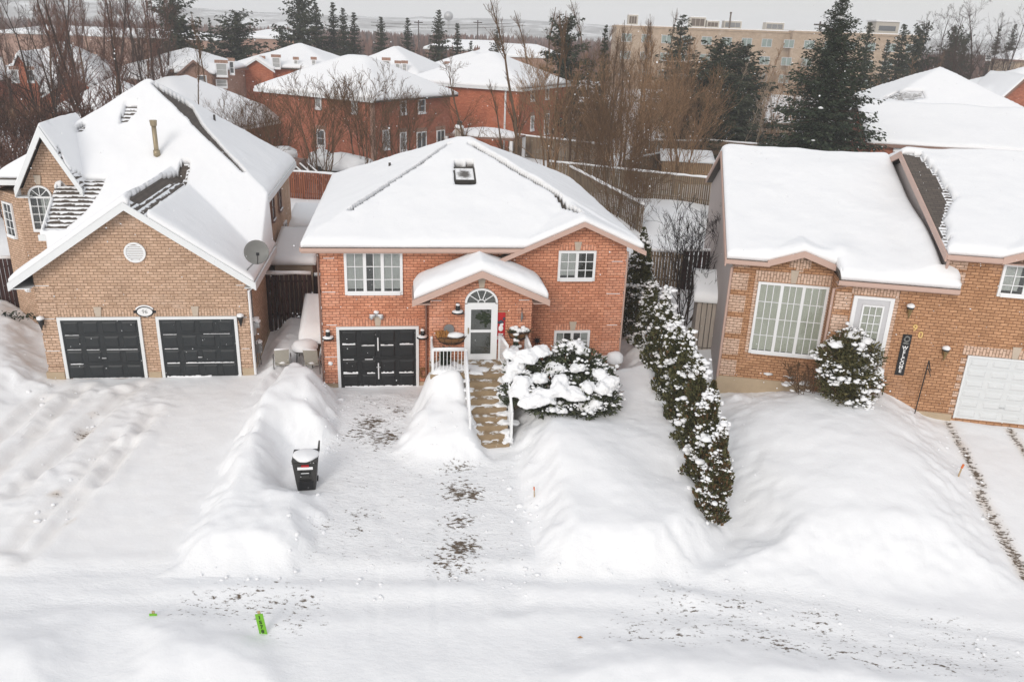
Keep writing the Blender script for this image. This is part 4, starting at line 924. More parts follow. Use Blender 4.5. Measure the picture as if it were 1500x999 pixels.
    # round vent
    m = MB(); n = 24; P = lambda a, r: (2.86 + math.cos(a) * r, 4.6 + math.sin(a) * r)
    for k in range(n): a, c = 6.2832 * k / n, 6.2832 * (k + 1) / n; m.prism([P(a, .28), P(a, .35), P(c, .35), P(c, .28)], -.06, -.003)
    for k in range(9):
        z = 4.6 - .26 + k * .06; ww = math.sqrt(max(.002, .28 ** 2 - (z - 4.6) ** 2)); m.box(2.86 - ww, 2.86 + ww, -.045, -.02, z - .022, z + .022)
    m.build('gable_vent', 'vinyl_white', h)
    window(h, -2.37, -1.50, 4.08, 5.45, 5.1, sash=1, nx=3, nz=4, arch=.42, curtain='right', b=.07)
    c = -1.93; MB().prism([(c - .08, 5.90), (c + .08, 5.90), (c + .13, 6.26), (c - .13, 6.26)], 5.05, 5.097).build('keystone', 'stone_pale', h)
    Mf = T3(-2.84, 5.1, 0) @ RZ(-45); window(h, -1.2, -.4, 3.7, 5.1, 0, sash=1, nx=2, nz=4, M=Mf, curtain='sides', b=.07); window(h, -.45, -.12, 1.6, 2.5, 0, sash=1, nx=1, nz=1, M=Mf, b=.06)
    Mr = T3(6.3, 0, 0) @ RZ(90)
    for u in (7.3, 9.4): window(h, u - .4, u + .4, 4.05, 5.25, 0, sash=1, nx=1, nz=2, M=Mr, b=.07, fr='trim_brown')
    window(h, 10.2, 11.0, 2.2, 3.3, 0, sash=1, nx=1, nz=2, M=Mr, b=.07)
    downspout(h, [(6.74, -.2, 3.45), (6.46, -.04, 3.25), (6.46, -.04, .1)], 'vinyl_white', .05)
    downspout(h, [(6.40, 4.9, 5.4), (6.40, 4.9, 3.4)], 'trim_brown', .04)
    q = roofhit(LF, 231, 236, zf); z = float(zf(np.array([q[0]]), np.array([q[1]]))[0])
    fl = MB().tube([(q[0], q[1], z - .1), (q[0], q[1], z + 1.35)], .09, 10).tube([(q[0], q[1], z + .18), (q[0], q[1], z + .4)], .13, 10).build('flue_pipe', 'flue_metal', h, True)
    MB().tube([(q[0], q[1], z + 1.33), (q[0], q[1], z + 1.55)], [.12, .14], 10).build('cowl', 'flue_metal', fl)
    q = roofhit(LF, 315, 184, zf); z = float(zf(np.array([q[0]]), np.array([q[1]]))[0])
    MB().tube([(q[0], q[1], z), (q[0], q[1], z + .45)], .05, 8).build('roof_vent', 'roof_dark', h)
    MB().box(6.3, 6.42, 0, 13, -1, .35).build('side_foundation', 'concrete_tan', h)
    return h, zf
LEFT, LEFT_ZF = left_house()
wall_lamp(LF, -.44, 0, 2.2, 'black lantern lamp on tan brick at the far left beside the left garage door', 'lantern')
wall_lamp(LF, 6.12, 0, 2.25, 'black lantern lamp capped with snow on tan brick, right of the two dark garage doors', 'lantern')
t = on(LF, 'house_number_plaque', 'white oval number plaque with black rim between the two dark garage doors', 'plaque', 2.93, 0, 2.5)
m = MB(); n = 28
m.prism([(math.cos(6.2832 * k / n) * .30, math.sin(6.2832 * k / n) * .2) for k in range(n)], -.03, -.004); m.box(-.37, -.28, -.03, -.004, -.05, .05); m.box(.28, .37, -.03, -.004, -.05, .05); m.build('rim', 'black_metal', t)
MB().prism([(math.cos(6.2832 * k / n) * .25, math.sin(6.2832 * k / n) * .155) for k in range(n)], -.038, -.031).build('face', 'paint_white', t)
text_mesh('numerals', '96', .19, 'grey_metal', t, (0, -.04, 0), .003)
m = MB(); m.tube([(math.cos(a) * .3, -.03, math.sin(a) * .2 + .02) for a in np.linspace(.35, 2.8, 12)], .028, 6); m.build('snow_cap', 'snow_cap', t, True)
t = on(LF, 'satellite_dish', 'grey satellite dish on the snowy garage eave of the tan house', 'dish', 6.35, -.0, 3.9)
m = MB().tube([(0, -.1, -.3), (.15, -.15, .15), (.42, -.2, .42)], .028, 6); m.build('mast', 'grey_metal', t)
D_ = T3(.5, -.25, .78) @ Matrix.Rotation(R_(15), 4, 'Z') @ Matrix.Rotation(R_(78), 4, 'X')
m = MB(D_); m.lathe(0, 0, [(.02, -.02), (.2, .0), (.33, .05), (.40, .09), (.415, .09), (.33, .025), (.2, -.03), (.02, -.05)], 24); m.build('reflector', 'dish_grey', t, True)
MB(D_).tube([(0, -.4, .06), (0, -.25, .3), (0, -.05, .42)], .016, 5).box(-.05, .05, -.1, .0, .4, .5).build('feed_arm', 'black_metal', t)
for nm, lb, y, z, s in (('electric_meter', 'round grey electric meter on the side wall of the tan house by the downspout', .5, 1.75, 'm'), ('gas_meter', 'grey gas meter with pipes low on the side wall of the tan house', .62, .9, 'g')):
    t = on(LF, nm, lb, 'meter', 6.38, y, z)
    if s == 'm':
        MB().box(.003, .12, -.14, .14, -.3, .2).build('box', 'pale_metal', t); MB().tube([(.12, 0, .05), (.26, 0, .05)], .12, 12).build('dial', 'pale_metal', t); MB().blob((.12, 0, .26), (.15, .18, .09), 2, .15, 2, -.4).blob((.2, 0, .18), (.11, .13, .06), 2, .15, 2, -.4).build('snow_cap', 'snow_cap', t, True)
        MB().tube([(.05, 0, .2), (.05, 0, 1.4)], .03, 6).tube([(.05, 0, -.3), (.05, 0, -1.4)], .03, 6).build('conduit', 'grey_metal', t)
    else:
        MB().box(.06, .26, -.16, .14, -.18, .18).build('box', 'grey_metal', t); MB().tube([(.15, .2, -.8), (.15, .2, .26), (.15, 0, .3), (.15, 0, .18)], .022, 6).tube([(.15, -.2, -.7), (.15, -.2, .3)], .018, 6).build('pipe', 'grey_metal', t); MB().blob((.16, 0, .2), (.14, .18, .08), 2, .15, 5, -.4).build('snow_cap', 'snow_cap', t, True)

# ================================================================== RIGHT HOUSE (brown brick, semi-detached)
def right_house():
    h = thing('brick_house', 'brown brick house on the right with tall bay window and white garage door', 'house', RF.o, RF.a)
    B = 'brick_brown'
    MX = RZ(90)    # (u, v, z) -> (-v, u, z): lets prism run along x
    b = MB(); b.box(-7.2, -4.0, .75, 3, -1.5, 4.72); b.box(-4.0, -.8, 0, 3, -1.5, 4.46); b.box(-.8, 8, 0, 3, -1.5, 5.52); b.prism([(-6.1, 4.7), (-4.15, 4.7), (-5.08, 4.98)], .75, 1.4); b.prism([(.6, 5.5), (3.2, 5.5), (1.9, 5.93)], 0, .6)
    b.box(-7.0, 8, 3, 13.5, -1.5, 4.7); b.build('wall', B, h)
    MB(MX).prism([(.78, -1.5), (16, -1.5), (16, 4.6), (8.4, 6.98), (.78, 4.68)], 7.2, 7.26).build('side_wall', 'stucco_pink', h)
    MB(MX).prism([(.02, 4.3), (13.5, 4.3), (13.5, 5.4), (6.75, 7.45), (.02, 5.5)], .8, .86).build('upper_side_wall', 'stucco_pink', h)
    MB().box(-7.28, -4.02, .70, .8, -1.5, .42).box(-4.04, .32, -.05, .05, -1.5, .16).build_each('foundation', 'concrete_tan', h)
    def zl(x, y): return np.maximum(np.minimum(4.75 + .306 * (y - .3), 7.2 - .306 * (y - 8.4)), np.where((np.abs(x + 5.08) < 1.05) & (y < 3), 5.16 - .36 * np.abs(x + 5.08), 0))
    roof(h, zl, lambda x, y: ((x > -7.5) & (x < -.98) & (y > .3)) | ((x > -4.05) & (x < -.46) & (y > -.42) & (y < 0)) | ((x > -4.05) & (x < -.98) & (y > -.5)), -7.5, -.45, -.42, 16.3, .08, .29, rnd=.36, seed=31, extra=lambda X, Y: .42 * np.exp(-((X + .95) / .55) ** 2) * np.exp(-((Y - 1.4) / 2.6) ** 2) * (Y > -.25) + .18 * np.exp(-((X + 3.9) / .5) ** 2 - ((Y - .6) / .7) ** 2))
    def zr(x, y): return np.maximum(np.minimum(5.6 + .3 * (y + .4), 7.74 - .3 * (y - 6.75)), np.where((np.abs(x - 1.9) < 1.3) & (y < 3), 6.1 - .36 * np.abs(x - 1.9), 0))
    pt = pxpoly(RF, zr, [(1316, 226), (1346, 230), (1374, 262), (1388, 298), (1378, 335), (1387, 368), (1376, 368)], .14)
    st = pxpoly(RF, zr, [(1340, 232), (1362, 250), (1395, 285), (1388, 330), (1394, 362), (1376, 366), (1366, 320)], .45)
    roof(h, zr, lambda x, y: x > -1.05, -1.05, 8.5, -.42, 13.9, .08, .25, bare=pt, stripes=lambda X, Y: st(X, Y) * (1 - (pt(X, Y) > .5)), rnd=.3, seed=37)
    f = MB(); f.box(-7.52, -6.1, .24, .296, 4.59, 4.72); f.box(-4.05, -.46, -.48, -.425, 4.37, 4.50); f.box(-1.06, .62, -.48, -.425, 5.44, 5.58); f.box(3.2, 8.5, -.48, -.425, 5.44, 5.58)
    f.box(-7.5, -6.1, .3, .75, 4.56, 4.59); f.box(-4.05, -.46, -.42, 0, 4.33, 4.36); f.box(-1.0, 8, -.42, 0, 5.4, 5.43)
    f.prism([(-6.2, 4.58), (-5.08, 4.98), (-5.08, 5.18), (-6.2, 4.78)], .23, .295); f.prism([(-5.08, 4.98), (-3.96, 4.58), (-3.96, 4.78), (-5.08, 5.18)], .23, .295)
    f.prism([(.52, 5.40), (1.9, 5.9), (1.9, 6.12), (.52, 5.62)], -.49, -.43); f.prism([(1.9, 5.9), (3.28, 5.40), (3.28, 5.62), (1.9, 6.12)], -.49, -.43)
    f.build_each('fascia', 'trim_pink', h)
    f = MB(MX); f.prism([(-.45, 5.36), (6.75, 7.52), (6.75, 7.76), (-.45, 5.6)], 1.055, 1.1); f.prism([(6.75, 7.52), (13.9, 5.38), (13.9, 5.6), (6.75, 7.76)], 1.055, 1.1)
    f.prism([(.25, 4.5), (8.4, 7.0), (8.4, 7.2), (.25, 4.74)], 7.505, 7.55); f.prism([(8.4, 7.0), (16.3, 4.6), (16.3, 4.8), (8.4, 7.2)], 7.505, 7.55); f.build_each('rake_board', 'trim_pink', h)
    window(h, -6.33, -4.05, 1.38, 3.94, .75, sash=3, nx=3, nz=4, curtain='full', b=.085)
    lintel(h, -6.45, -3.98, 3.97, .34, .75, 'brick_pink', kmat='stone_pale'); MB().box(-5.2, -4.96, .725, .748, 4.36, 4.9).box(-5.42, -5.2, .727, .748, 4.5, 4.78).box(-4.96, -4.74, .727, .748, 4.5, 4.78).build('brick_cross', 'brick_pink', h, swap=True)
    MB().box(-6.45, -6.335, .73, .748, 1.38, 3.96).box(-4.045, -3.985, .73, .748, 1.38, 3.96).build_each('brick_surround', 'brick_pink', h)
    quoins(h, -7.22, .55, .45, 4.6, .75, 'brick_pink', 6, 2, smat=False); quoins(h, -3.98, .5, .3, 4.35, 0, 'brick_pink', 6, 2, smat=False); quoins(h, -.82, .55, 4.56, 5.4, 0, 'brick_pink', 4, 1, smat=False)
    lintel(h, -3.5, -2.05, 3.98, .3, 0, 'brick_pink', key=False); MB().box(-2.17, -2.03, -.02, -.002, .3, 3.97).build_each('brick_surround', 'brick_pink', h)
    d = MB(); d.box(-3.42, -3.30, -.1, -.003, 1.1, 3.95); d.box(-2.30, -2.18, -.1, -.003, 1.1, 3.95); d.box(-3.3, -2.3, -.1, -.003, 3.86, 3.95); d = d.build('door_frame', 'vinyl_white', h)
    e = MB(); e.box(-3.3, -2.3, -.06, -.01, 1.1, 3.86); fd = e.build('front_door', 'door_grey', h)
    window(fd, -3.12, -2.46, 2.45, 3.68, -.062, sash=1, nx=3, nz=4, curtain='full', b=.05, snow_sill=False, name='door_window', flat=True)
    garage_door(h, .42, 3.1, .05, 2.22, 0, 'garage_white', 4, 6, fw=.05); lintel(h, .2, 3.3, 2.28, .3, 0, 'brick_pink'); quoins(h, .2, .2, .2, 2.25, 0, 'brick_pink', 2, 1, smat=False)
    window(h, .75, 2.9, 4.3, 5.35, 0, sash=3, nx=2, nz=3, curtain='sides', b=.08); lintel(h, .7, 2.95, 5.37, .2, 0, 'brick_pink', key=False)
    downspout(h, [(-7.1, .5, 4.5), (-7.26, .68, 4.35), (-7.26, .68, .4)], 'trim_pink'); downspout(h, [(-3.7, -.38, 4.35), (-4.06, .0, 4.1), (-4.06, -.04, .9)], 'trim_pink'); downspout(h, [(-.98, -.4, 5.4), (-.9, -.1, 5.0), (-.9, -.06, 4.7)], 'trim_pink')
    return h
RIGHT = right_house()
wall_lamp(RF, -1.69, 0, 3.65, 'brass lantern lamp on brown brick right of the grey front door', 'brass'); wall_lamp(RF, -.36, 0, 2.35, 'brass lantern lamp capped with snow left of the white garage door', 'brass')
t = on(RF, 'welcome_sign', 'tall narrow black board reading WELCOME on brown brick wall', 'sign', -1.56, 0, 1.36)
B_ = Matrix.Rotation(R_(1.0), 4, 'Y')
MB().box(-.14, .14, -.035, -.004, 0, 1.42).build('board', 'sign_black', t)
for k, ch in enumerate('WELCOME'): text_mesh('letter', ch, .165, 'paint_white', t, (0, -.04, .96 - k * .135), .003, .004)
m = MB(); m.tube([(math.cos(a) * .075, -.045, 1.27 + math.sin(a) * .085) for a in np.linspace(0, 6.2832, 17)], .026, 6); m.blob((0, -.045, 1.12), (.1, .02, .035), 2, .3, 1); m.build('wreath', 'dish_grey', t, True)
for ch, x, z, lb in (('9', -1.39, 3.02, 'gold house numeral 9 on brown brick above the WELCOME sign'), ('0', -1.18, 2.80, 'gold house numeral 0 on brown brick above the WELCOME sign')):
    t = on(RF, 'house_numeral', lb, 'numeral', x, 0, z, 'gold house numerals 90'); text_mesh('digit', ch, .30, 'gold', t, (0, -.03, 0), .012, .006)
t = on(RF, 'shepherd_hook', 'black shepherd hook standing in the snow left of the white garage door', 'hook', -.93, -.4, .55)
MB().tube([(-.02, 0, -.6), (.03, 0, .9), (.05, 0, 1.55), (.1, 0, 1.38), (.16, 0, 1.2)], .018, 6).tube([(.05, 0, 1.3), (.15, 0, 1.15), (.2, 0, 1.02)], .016, 5).build('pole', 'black_metal', t)

# ================================================================== HOUSES FURTHER BACK
def facehit(fr, face, w, d, px, py):
    n = {'S': -fr.ey, 'E': fr.ex, 'W': -fr.ex}[face]; p0 = {'S': fr.w(0, -d / 2), 'E': fr.w(w / 2, 0), 'W': fr.w(-w / 2, 0)}[face]
    r = ray(px, py); t = n.dot(p0 - EYE) / n.dot(r); p = fr.l(EYE + r * t); return (p[0] if face == 'S' else (p[1] if face == 'E' else -p[1])), p[2]
def bg_house(label, cx, cy, rot, w, d, eave, rise, mat, wins=(), gables=(), z=1.5, step=.32, bare=None, oh=.4, T=.26, trim='trim_white', surround='brick_rose_far', pxbare=(), doors=(), hips='EW'):
    fr = Frame((cx, cy, z), rot); e = eave - z
    h = thing('brick_house', label, 'house', fr.o, fr.a)
    b = MB(); b.box(-w / 2, w / 2, -d / 2, d / 2, -2.5, e - .05)
    for (gx, gw, gz0, gr, proj) in gables:
        b.prism([(gx - gw / 2, -2.5), (gx + gw / 2, -2.5), (gx + gw / 2, gz0 - .06), (gx, gz0 + gr - .2), (gx - gw / 2, gz0 - .06)], -d / 2 - proj, -d / 2 + 1.5)
    b.build('wall', mat, h)
    run = min(w, d) / 2 + oh; s = rise / run
    def zf(x, y):
        r = np.minimum((d / 2 + oh - np.abs(y)) * s + e, e + rise)
        if 'E' in hips: r = np.minimum(r, (w / 2 + oh - x) * s + e)
        if 'W' in hips: r = np.minimum(r, (w / 2 + oh + x) * s + e)
        for (gx, gw, gz0, gr, proj) in gables:
            g = gz0 + gr - gr / (gw / 2) * np.abs(x - gx); r = np.maximum(r, np.where((np.abs(x - gx) < gw / 2 + .4 + step) & (y > -d / 2 - proj - .45 - step) & (y < 0), g, -1))
        return r
    def dom(x, y):
        o = (np.abs(x) < w / 2 + oh) & (np.abs(y) < d / 2 + oh)
        for (gx, gw, gz0, gr, proj) in gables: o |= (np.abs(x - gx) < gw / 2 + .35) & (y > -d / 2 - proj - .4) & (y < 0)
        return o
    bb = [pxpoly(fr, zf, p, .25) for p in pxbare]
    if 'W' not in hips: MB(RZ(90)).prism([(-d / 2, e - .3), (d / 2, e - .3), (0, e + rise - .3)], w / 2 - .3, w / 2 - .02).build('gable_wall', mat, h)
    mx = max([g[4] for g in gables], default=0)
    roof(h, zf, dom, -w / 2 - oh, w / 2 + oh + .01, -d / 2 - oh - mx, d / 2 + oh + .01, step, T, stripes=(lambda X, Y: np.maximum.reduce([q(X, Y) for q in bb])) if bb else None, rnd=.6, seed=int(abs(cx) * 3) + 2)
    f = MB(); a = w / 2 + oh; c = d / 2 + oh
    f.box(-a - .04, a + .04, -c - .06, -c - .005, e - .2, e + .02); f.box(a + .005, a + .06, -c, c, e - .2, e + .02); f.box(-a - .06, -a - .005, -c, c, e - .2, e + .02)
    for (gx, gw, gz0, gr, proj) in gables:
        y1 = -d / 2 - proj - .46; k = gw / 2 + .4; s2 = gr / (gw / 2); zl = gz0 + gr - s2 * k
        f.prism([(gx - k, zl - .22), (gx, gz0 + gr - .22), (gx, gz0 + gr + .03), (gx - k, zl + .03)], y1, y1 + .06); f.prism([(gx, gz0 + gr - .22), (gx + k, zl - .22), (gx + k, zl + .03), (gx, gz0 + gr + .03)], y1, y1 + .06)
    f.build_each('fascia', trim, h)
    for (face, px, py, wpx, hpx, kind) in wins:
        off = 0
        if face[0] == 'G': off = gables[int(face[1])][4]
        F_ = face if face in 'SEW' else 'S'
        u, v = facehit(fr, F_, w, d + 2 * off, px, py); dist = math.hypot(cx, cy)
        ww = wpx * dist / F_PX / 2; hh = hpx * dist / F_PX / 2
        if F_ == 'E': ww *= 1.15
        if abs(u) > 30 or not -3 < v < 12: continue
        M = {'S': T3(0, -d / 2 - off, 0), 'E': T3(w / 2, 0, 0) @ RZ(90), 'W': T3(-w / 2, 0, 0) @ RZ(-90)}[F_]
        if kind == 'door':
            m = MB(M); m.box(u - ww, u + ww, -.06, -.004, v - hh, v + hh); m.build('garage_door', 'garage_dark', h); MB(M).box(u - ww - .12, u - ww, -.08, -.004, v - hh, v + hh + .12).box(u + ww, u + ww + .12, -.08, -.004, v - hh, v + hh + .12).box(u - ww, u + ww, -.08, -.004, v + hh, v + hh + .12).build('door_frame', 'trim_white', h); continue
        if kind == 'star':
            m = MB(M); 
            for q in range(8): a_ = q * .7854; m.tube([(u, -.05, v), (u + math.cos(a_) * ww, -.05, v + math.sin(a_) * ww)], [.16, .05], 4)
            m.lathe(0, 0, [(.01, 0), (.01, .01)], 3); m.build('gable_vent', 'vinyl_white', h); continue
        m = MB(M)
        if surround and kind != 'plain': m.box(u - ww - .18, u + ww + .18, -.045, -.004, v + hh + .085, v + hh + .4); m.build('lintel', surround, h, swap=True)
        m = MB(M); b_ = .085
        m.box(u - ww - b_, u - ww, -.09, -.004, v - hh, v + hh); m.box(u + ww, u + ww + b_, -.09, -.004, v - hh, v + hh); m.box(u - ww - b_, u + ww + b_, -.09, -.004, v + hh, v + hh + b_); m.box(u - ww - b_, u + ww + b_, -.16, -.004, v - hh - b_ * 1.6, v - hh)
        m.box(u - .025, u + .025, -.08, -.05, v - hh, v + hh) if kind in ('dbl', 'slide') else m.box(u - ww, u + ww, -.08, -.05, v - .02, v + .02)
        wn = m.build('window', 'vinyl_white', h)
        MB(M).box(u - ww, u + ww, -.045, -.004, v - hh, v + hh).build('pane', 'window_far_pale' if kind == 'pale' else 'window_far', wn)
        if kind != 'slide': MB(M).box(u - ww - .02, u + ww + .02, -.15, -.05, v - hh + .001, v - hh + .1).build('sill_snow', 'snow_cap', wn)
    return h, fr, zf
def from_corner(cx, cy, rot, w, d):   # centre from the south-east corner
    f = Frame((cx, cy, 0), rot); p = f.w(-w / 2, d / 2); return p[0], p[1]
c = from_corner(-11.2, 64, -31, 11.9, 10)
H1 = bg_house('large two storey red brick house with snowy hip roof, directly behind the middle bungalow', c[0], c[1], -31, 11.9, 10, 6.8, 2.7, 'brick_red_deep',
    [('S', 467, 150, 8, 15, 'pale'), ('S', 520, 157, 7, 14, 'pale'), ('S', 471, 203, 12, 20, 'one'), ('E', 590, 158, 8, 15, 'one'), ('E', 617, 156, 11, 16, 'one'), ('E', 565, 205, 9, 22, 'pale'), ('E', 590, 208, 9, 22, 'pale'), ('E', 617, 209, 16, 26, 'dbl'), ('E', 645, 205, 14, 24, 'slide')])
MB(T3(5.95, -5, 0)).box(-.25, .02, -.03, .25, -2.4, 5.2).build('corner_quoin', 'brick_rose_far', H1[0])
c = from_corner(-.18, 76, -25, 11.5, 11)
H2 = bg_house('bright red brick two storey house behind bare trees, with white downspout and snowy hip roof', c[0], c[1], -25, 11.5, 11, 7.2, 2.7, 'brick_red_far',
    [('E', 780, 138, 9, 16, 'one'), ('E', 801, 137, 7, 14, 'one'), ('E', 779, 181, 7, 17, 'pale'), ('E', 800, 182, 12, 26, 'slide')])
f_ = H2[1]; u, v = facehit(f_, 'S', 11.5, 11, 741, 150); MB(T3(0, -5.5, 0)).tube([(u, -.1, 5.5), (u, -.1, -1.5)], .09, 6).build('downspout', 'vinyl_white', H2[0])
bg_house('red brick house with arched window gable, beyond the left part of the large red house', -27.3, 106, -6, 11.5, 11, 7.1, 2.3, 'brick_red_far', [('G0', 405, 93, 9, 12, 'pale'), ('S', 385, 93, 4, 9, 'pale'), ('S', 434, 94, 4, 8, 'pale'), ('S', 460, 94, 4, 8, 'pale')], [(-2.8, 3.6, 5.4, 1.1, .8)])
bg_house('red brick house with arched gable, patchy dark roof and snow, between two red houses', -15, 103, -14, 9.6, 11, 6.9, 2.7, 'brick_red_far', [('G0', 566, 95, 8, 8, 'pale'), ('S', 583, 100, 5, 9, 'pale'), ('S', 593, 100, 5, 9, 'pale')], [(-1.0, 3.4, 5.2, 1.3, .8)], pxbare=[[(586, 72), (592, 68), (622, 84), (606, 90), (598, 86)]])
bg_house('small snowy gabled house partly hidden behind the bright red house', -6.3, 112, -20, 9, 10, 7.2, 2.0, 'brick_red_far', [('G0', 655, 100, 4, 8, 'pale')], [(0, 3.4, 5.4, 1.2, .8)])
bg_house('pale rose brick house with white hip roof and square front gable, behind the tan house', -36.8, 95, 4, 9.6, 10, 6.9, 1.9, 'brick_rose_far', [('G0', 325, 103, 12, 14, 'pale'), ('S', 340, 100, 4, 14, 'one'), ('G1', 297, 118, 8, 10, 'one'), ('S', 325, 123, 12, 8, 'pale')], [(2.3, 3.2, 5.2, 1.3, .6), (-3.4, 5.2, 3.0, 1.6, 2.5)], trim='trim_brown')
bg_house('red brick house with orange garage gable and white star vent at the upper left', -51.4, 96.5, 10, 10.5, 11, 5.6, 3.4, 'brick_red_far', [('G0', 157, 106, 12, 12, 'star'), ('G0', 150, 131, 25, 12, 'door'), ('G1', 93, 105, 6, 12, 'pale'), ('G1', 107, 105, 6, 12, 'pale')], [(3.2, 6.0, 2.6, 2.0, 2.2), (-2.2, 2.6, 4.2, 2.4, 1.0)])
bg_house('dark red brick house with steep pointed gable at the far upper left', -57.5, 85, 14, 9, 8, 5.6, 2.6, 'brick_red_deep', [('G0', 22, 112, 6, 12, 'pale'), ('S', 45, 112, 6, 12, 'one')], [(1.8, 3.0, 4.2, 2.8, .9)])
bg_house('snow-covered roof peak just beyond the tan house, beside bare shrubs', -36.4, 76, 12, 7, 7, 4.4, 2.3, 'brick_red_deep', [], step=.3)
bg_house('low house with broad snow roof right behind the tan house ridge', -26.6, 66, -14, 11, 13, 4.4, 3.3, 'brick_red_deep', [], step=.3)
bg_house('low red brick house with wide snow roof beyond the right house', 34.6, 63.6, -11, 17.5, 12, 5.5, 2.3, 'brick_red_deep', [('S', 1321, 215, 15, 8, 'dbl'), ('S', 1374, 220, 11, 6, 'dbl'), ('S', 1404, 221, 16, 6, 'dbl')], trim='trim_brown', surround=None, hips='E')
bg_house('house with a patch of bare brown shingles on its snowy roof, right of big spruce', 39.2, 81.5, -8, 11.5, 11.5, 6.9, 3.2, 'brick_red_deep', [], pxbare=[[(1302, 140), (1320, 137), (1352, 138), (1350, 147), (1318, 152), (1296, 150)]], trim='trim_brown')
bg_house('house with wide white hip roof and small pointed turret roof at the right edge', 54, 88, -10, 18, 13, 7.4, 2.9, 'brick_red_deep', [], [(-6.2, 4.2, 5.6, 2.6, 3.0)], trim='trim_brown')
bg_house('distant tan house with snow roof at the far upper right', 84, 140, -8, 13, 10, 10.5, 2.4, 'brick_office', [('S', 1448, 85, 5, 5, 'plain')], trim='trim_brown')
bg_house('far pale low building with snow roof among trees at the upper left', -88, 190, 6, 44, 14, 8.0, 1.4, 'siding_tan_far' if 0 else 'brick_rose_far', [], step=.8)
bg_house('far small white-roofed building left of the dark spruces', -58, 205, 0, 16, 12, 8.5, 1.6, 'brick_rose_far', [], step=.8)
for k, (px, D, w, lb) in enumerate(((760, 190, 20, 'far snow-roofed house in the haze right of the middle spruces'), (690, 230, 24, 'far snow-roofed house in the haze between spruces'), (405, 240, 18, 'far snow-roofed house in the haze at the left skyline'))):
    p = at(px, 60, D); bg_house(lb, p[0], p[1], 5 * k, w, 12, 7.0, 2.2, 'brick_rose_far', [], step=.8)

# office block with flat roof
p0 = at(903, 50, 180); p1 = at(1345, 66, 180); w = p1[0] - p0[0]
OB = thing('office_building', 'long tan brick flat-roofed building on the skyline with rooftop units', 'building', (p0[0], 180, 1.5), R_(-1))
w1 = at(1157, 50, 180)[0] - p0[0]
MB().box(0, w1, 0, 11, -2, 12.0).box(w1, w, -1.5, 11, -2, 12.15).build('wall', 'brick_office', OB)
MB().box(-.2, w1, -.2, 11, 12.0, 12.35).box(w1 + .01, w + .2, -1.7, 11, 12.16, 12.5).build('parapet', 'brick_office', OB); MB().box(.4, w1 - .4, .4, 10.6, 12.36, 12.55).box(w1 + .4, w - .4, -1.2, 10.6, 12.51, 12.7).build('snow_cover', 'snow_roof', OB)
for row, zc in enumerate((10.0, 6.6, 3.2)):
    for k in range(15):
        u = 1.2 + k * 4.1
        if u + 1.9 > w: break
        yf = 0 if u + 2 < w1 else -1.5
        m = MB().box(u - .1, u, yf - .08, yf - .004, zc - .8, zc + .8).box(u + 1.9, u + 2, yf - .08, yf - .004, zc - .8, zc + .8).box(u, u + 1.9, yf - .08, yf - .004, zc + .7, zc + .8).box(u, u + 1.9, yf - .12, yf - .004, zc - .8, zc - .68).box(u + .9, u + 1.0, yf - .07, yf - .004, zc - .68, zc + .7)
        wn = m.build('window', 'pale_metal', OB); MB().box(u, u + .9, yf - .04, yf - .004, zc - .68, zc + .7).box(u + 1.0, u + 1.9, yf - .04, yf - .004, zc - .68, zc + .7).build('pane', 'office_glass', wn)
def rooftop(label, px, wd, ht, dk, dep=2.5):
    p = at(px, 40, 186); t = thing('rooftop_unit', label, 'roof unit', (p[0], 184, 14.0), 0, 'units on the flat roof')
    MB().box(-wd / 2, wd / 2, 0, dep, 0, ht).build('housing', 'hvac', t)
    m = MB()
    for k in range(3): m.box(-wd / 2 + .2 + k * (wd - .4) / 3, -wd / 2 + .1 + (k + 1) * (wd - .4) / 3, -.06, -.004, .3, ht - .3)
    m.build('grille', 'hvac_dark' if dk else 'grey_metal', t); MB().box(-wd / 2, wd / 2, 0, dep, ht + .005, ht + .14).build('snow_cap', 'snow_cap', t)
rooftop('sloped pale rooftop unit left on the flat roof, behind the spruce tip', 1019, 3.2, 2.0, True); rooftop('dark grilled rooftop unit in the middle of the flat roof', 1041, 2.6, 1.4, True); rooftop('pale wide rooftop unit beside a vent stack on the flat roof', 1070, 3.6, 1.5, False); rooftop('low boxy rooftop unit far right on the flat roof', 1131, 3.8, 1.5, False); rooftop('small dark rooftop unit at the left end of the flat roof', 925, 2.0, 2.0, True)
p = at(1065, 40, 185); t = thing('vent_stack', 'thin vent stack standing among the flat roof units', 'stack', (p[0], 183, 13.9)); MB().tube([(0, 0, 0), (0, 0, 3.0)], .16, 8).build('pipe', 'hvac_dark', t); MB().tube([(0, 0, 3.0), (0, 0, 3.3)], .24, 8).build('cowl', 'hvac_dark', t)
p = at(1300, 40, 230); t = thing('penthouse', 'pale rooftop penthouse on the skyline right of the big spruce', 'penthouse', (p[0], 230, 13)); MB().box(-3, 3, 0, 6, -4, 4.6).build('wall', 'hvac', t); MB().box(-2.2, 2.2, -.05, -.004, 2.4, 3.6).build('window', 'window_far', t); MB().box(-3.3, 3.3, -.3, 6.3, 4.605, 5.0).build('snow_cover', 'snow_roof', t)

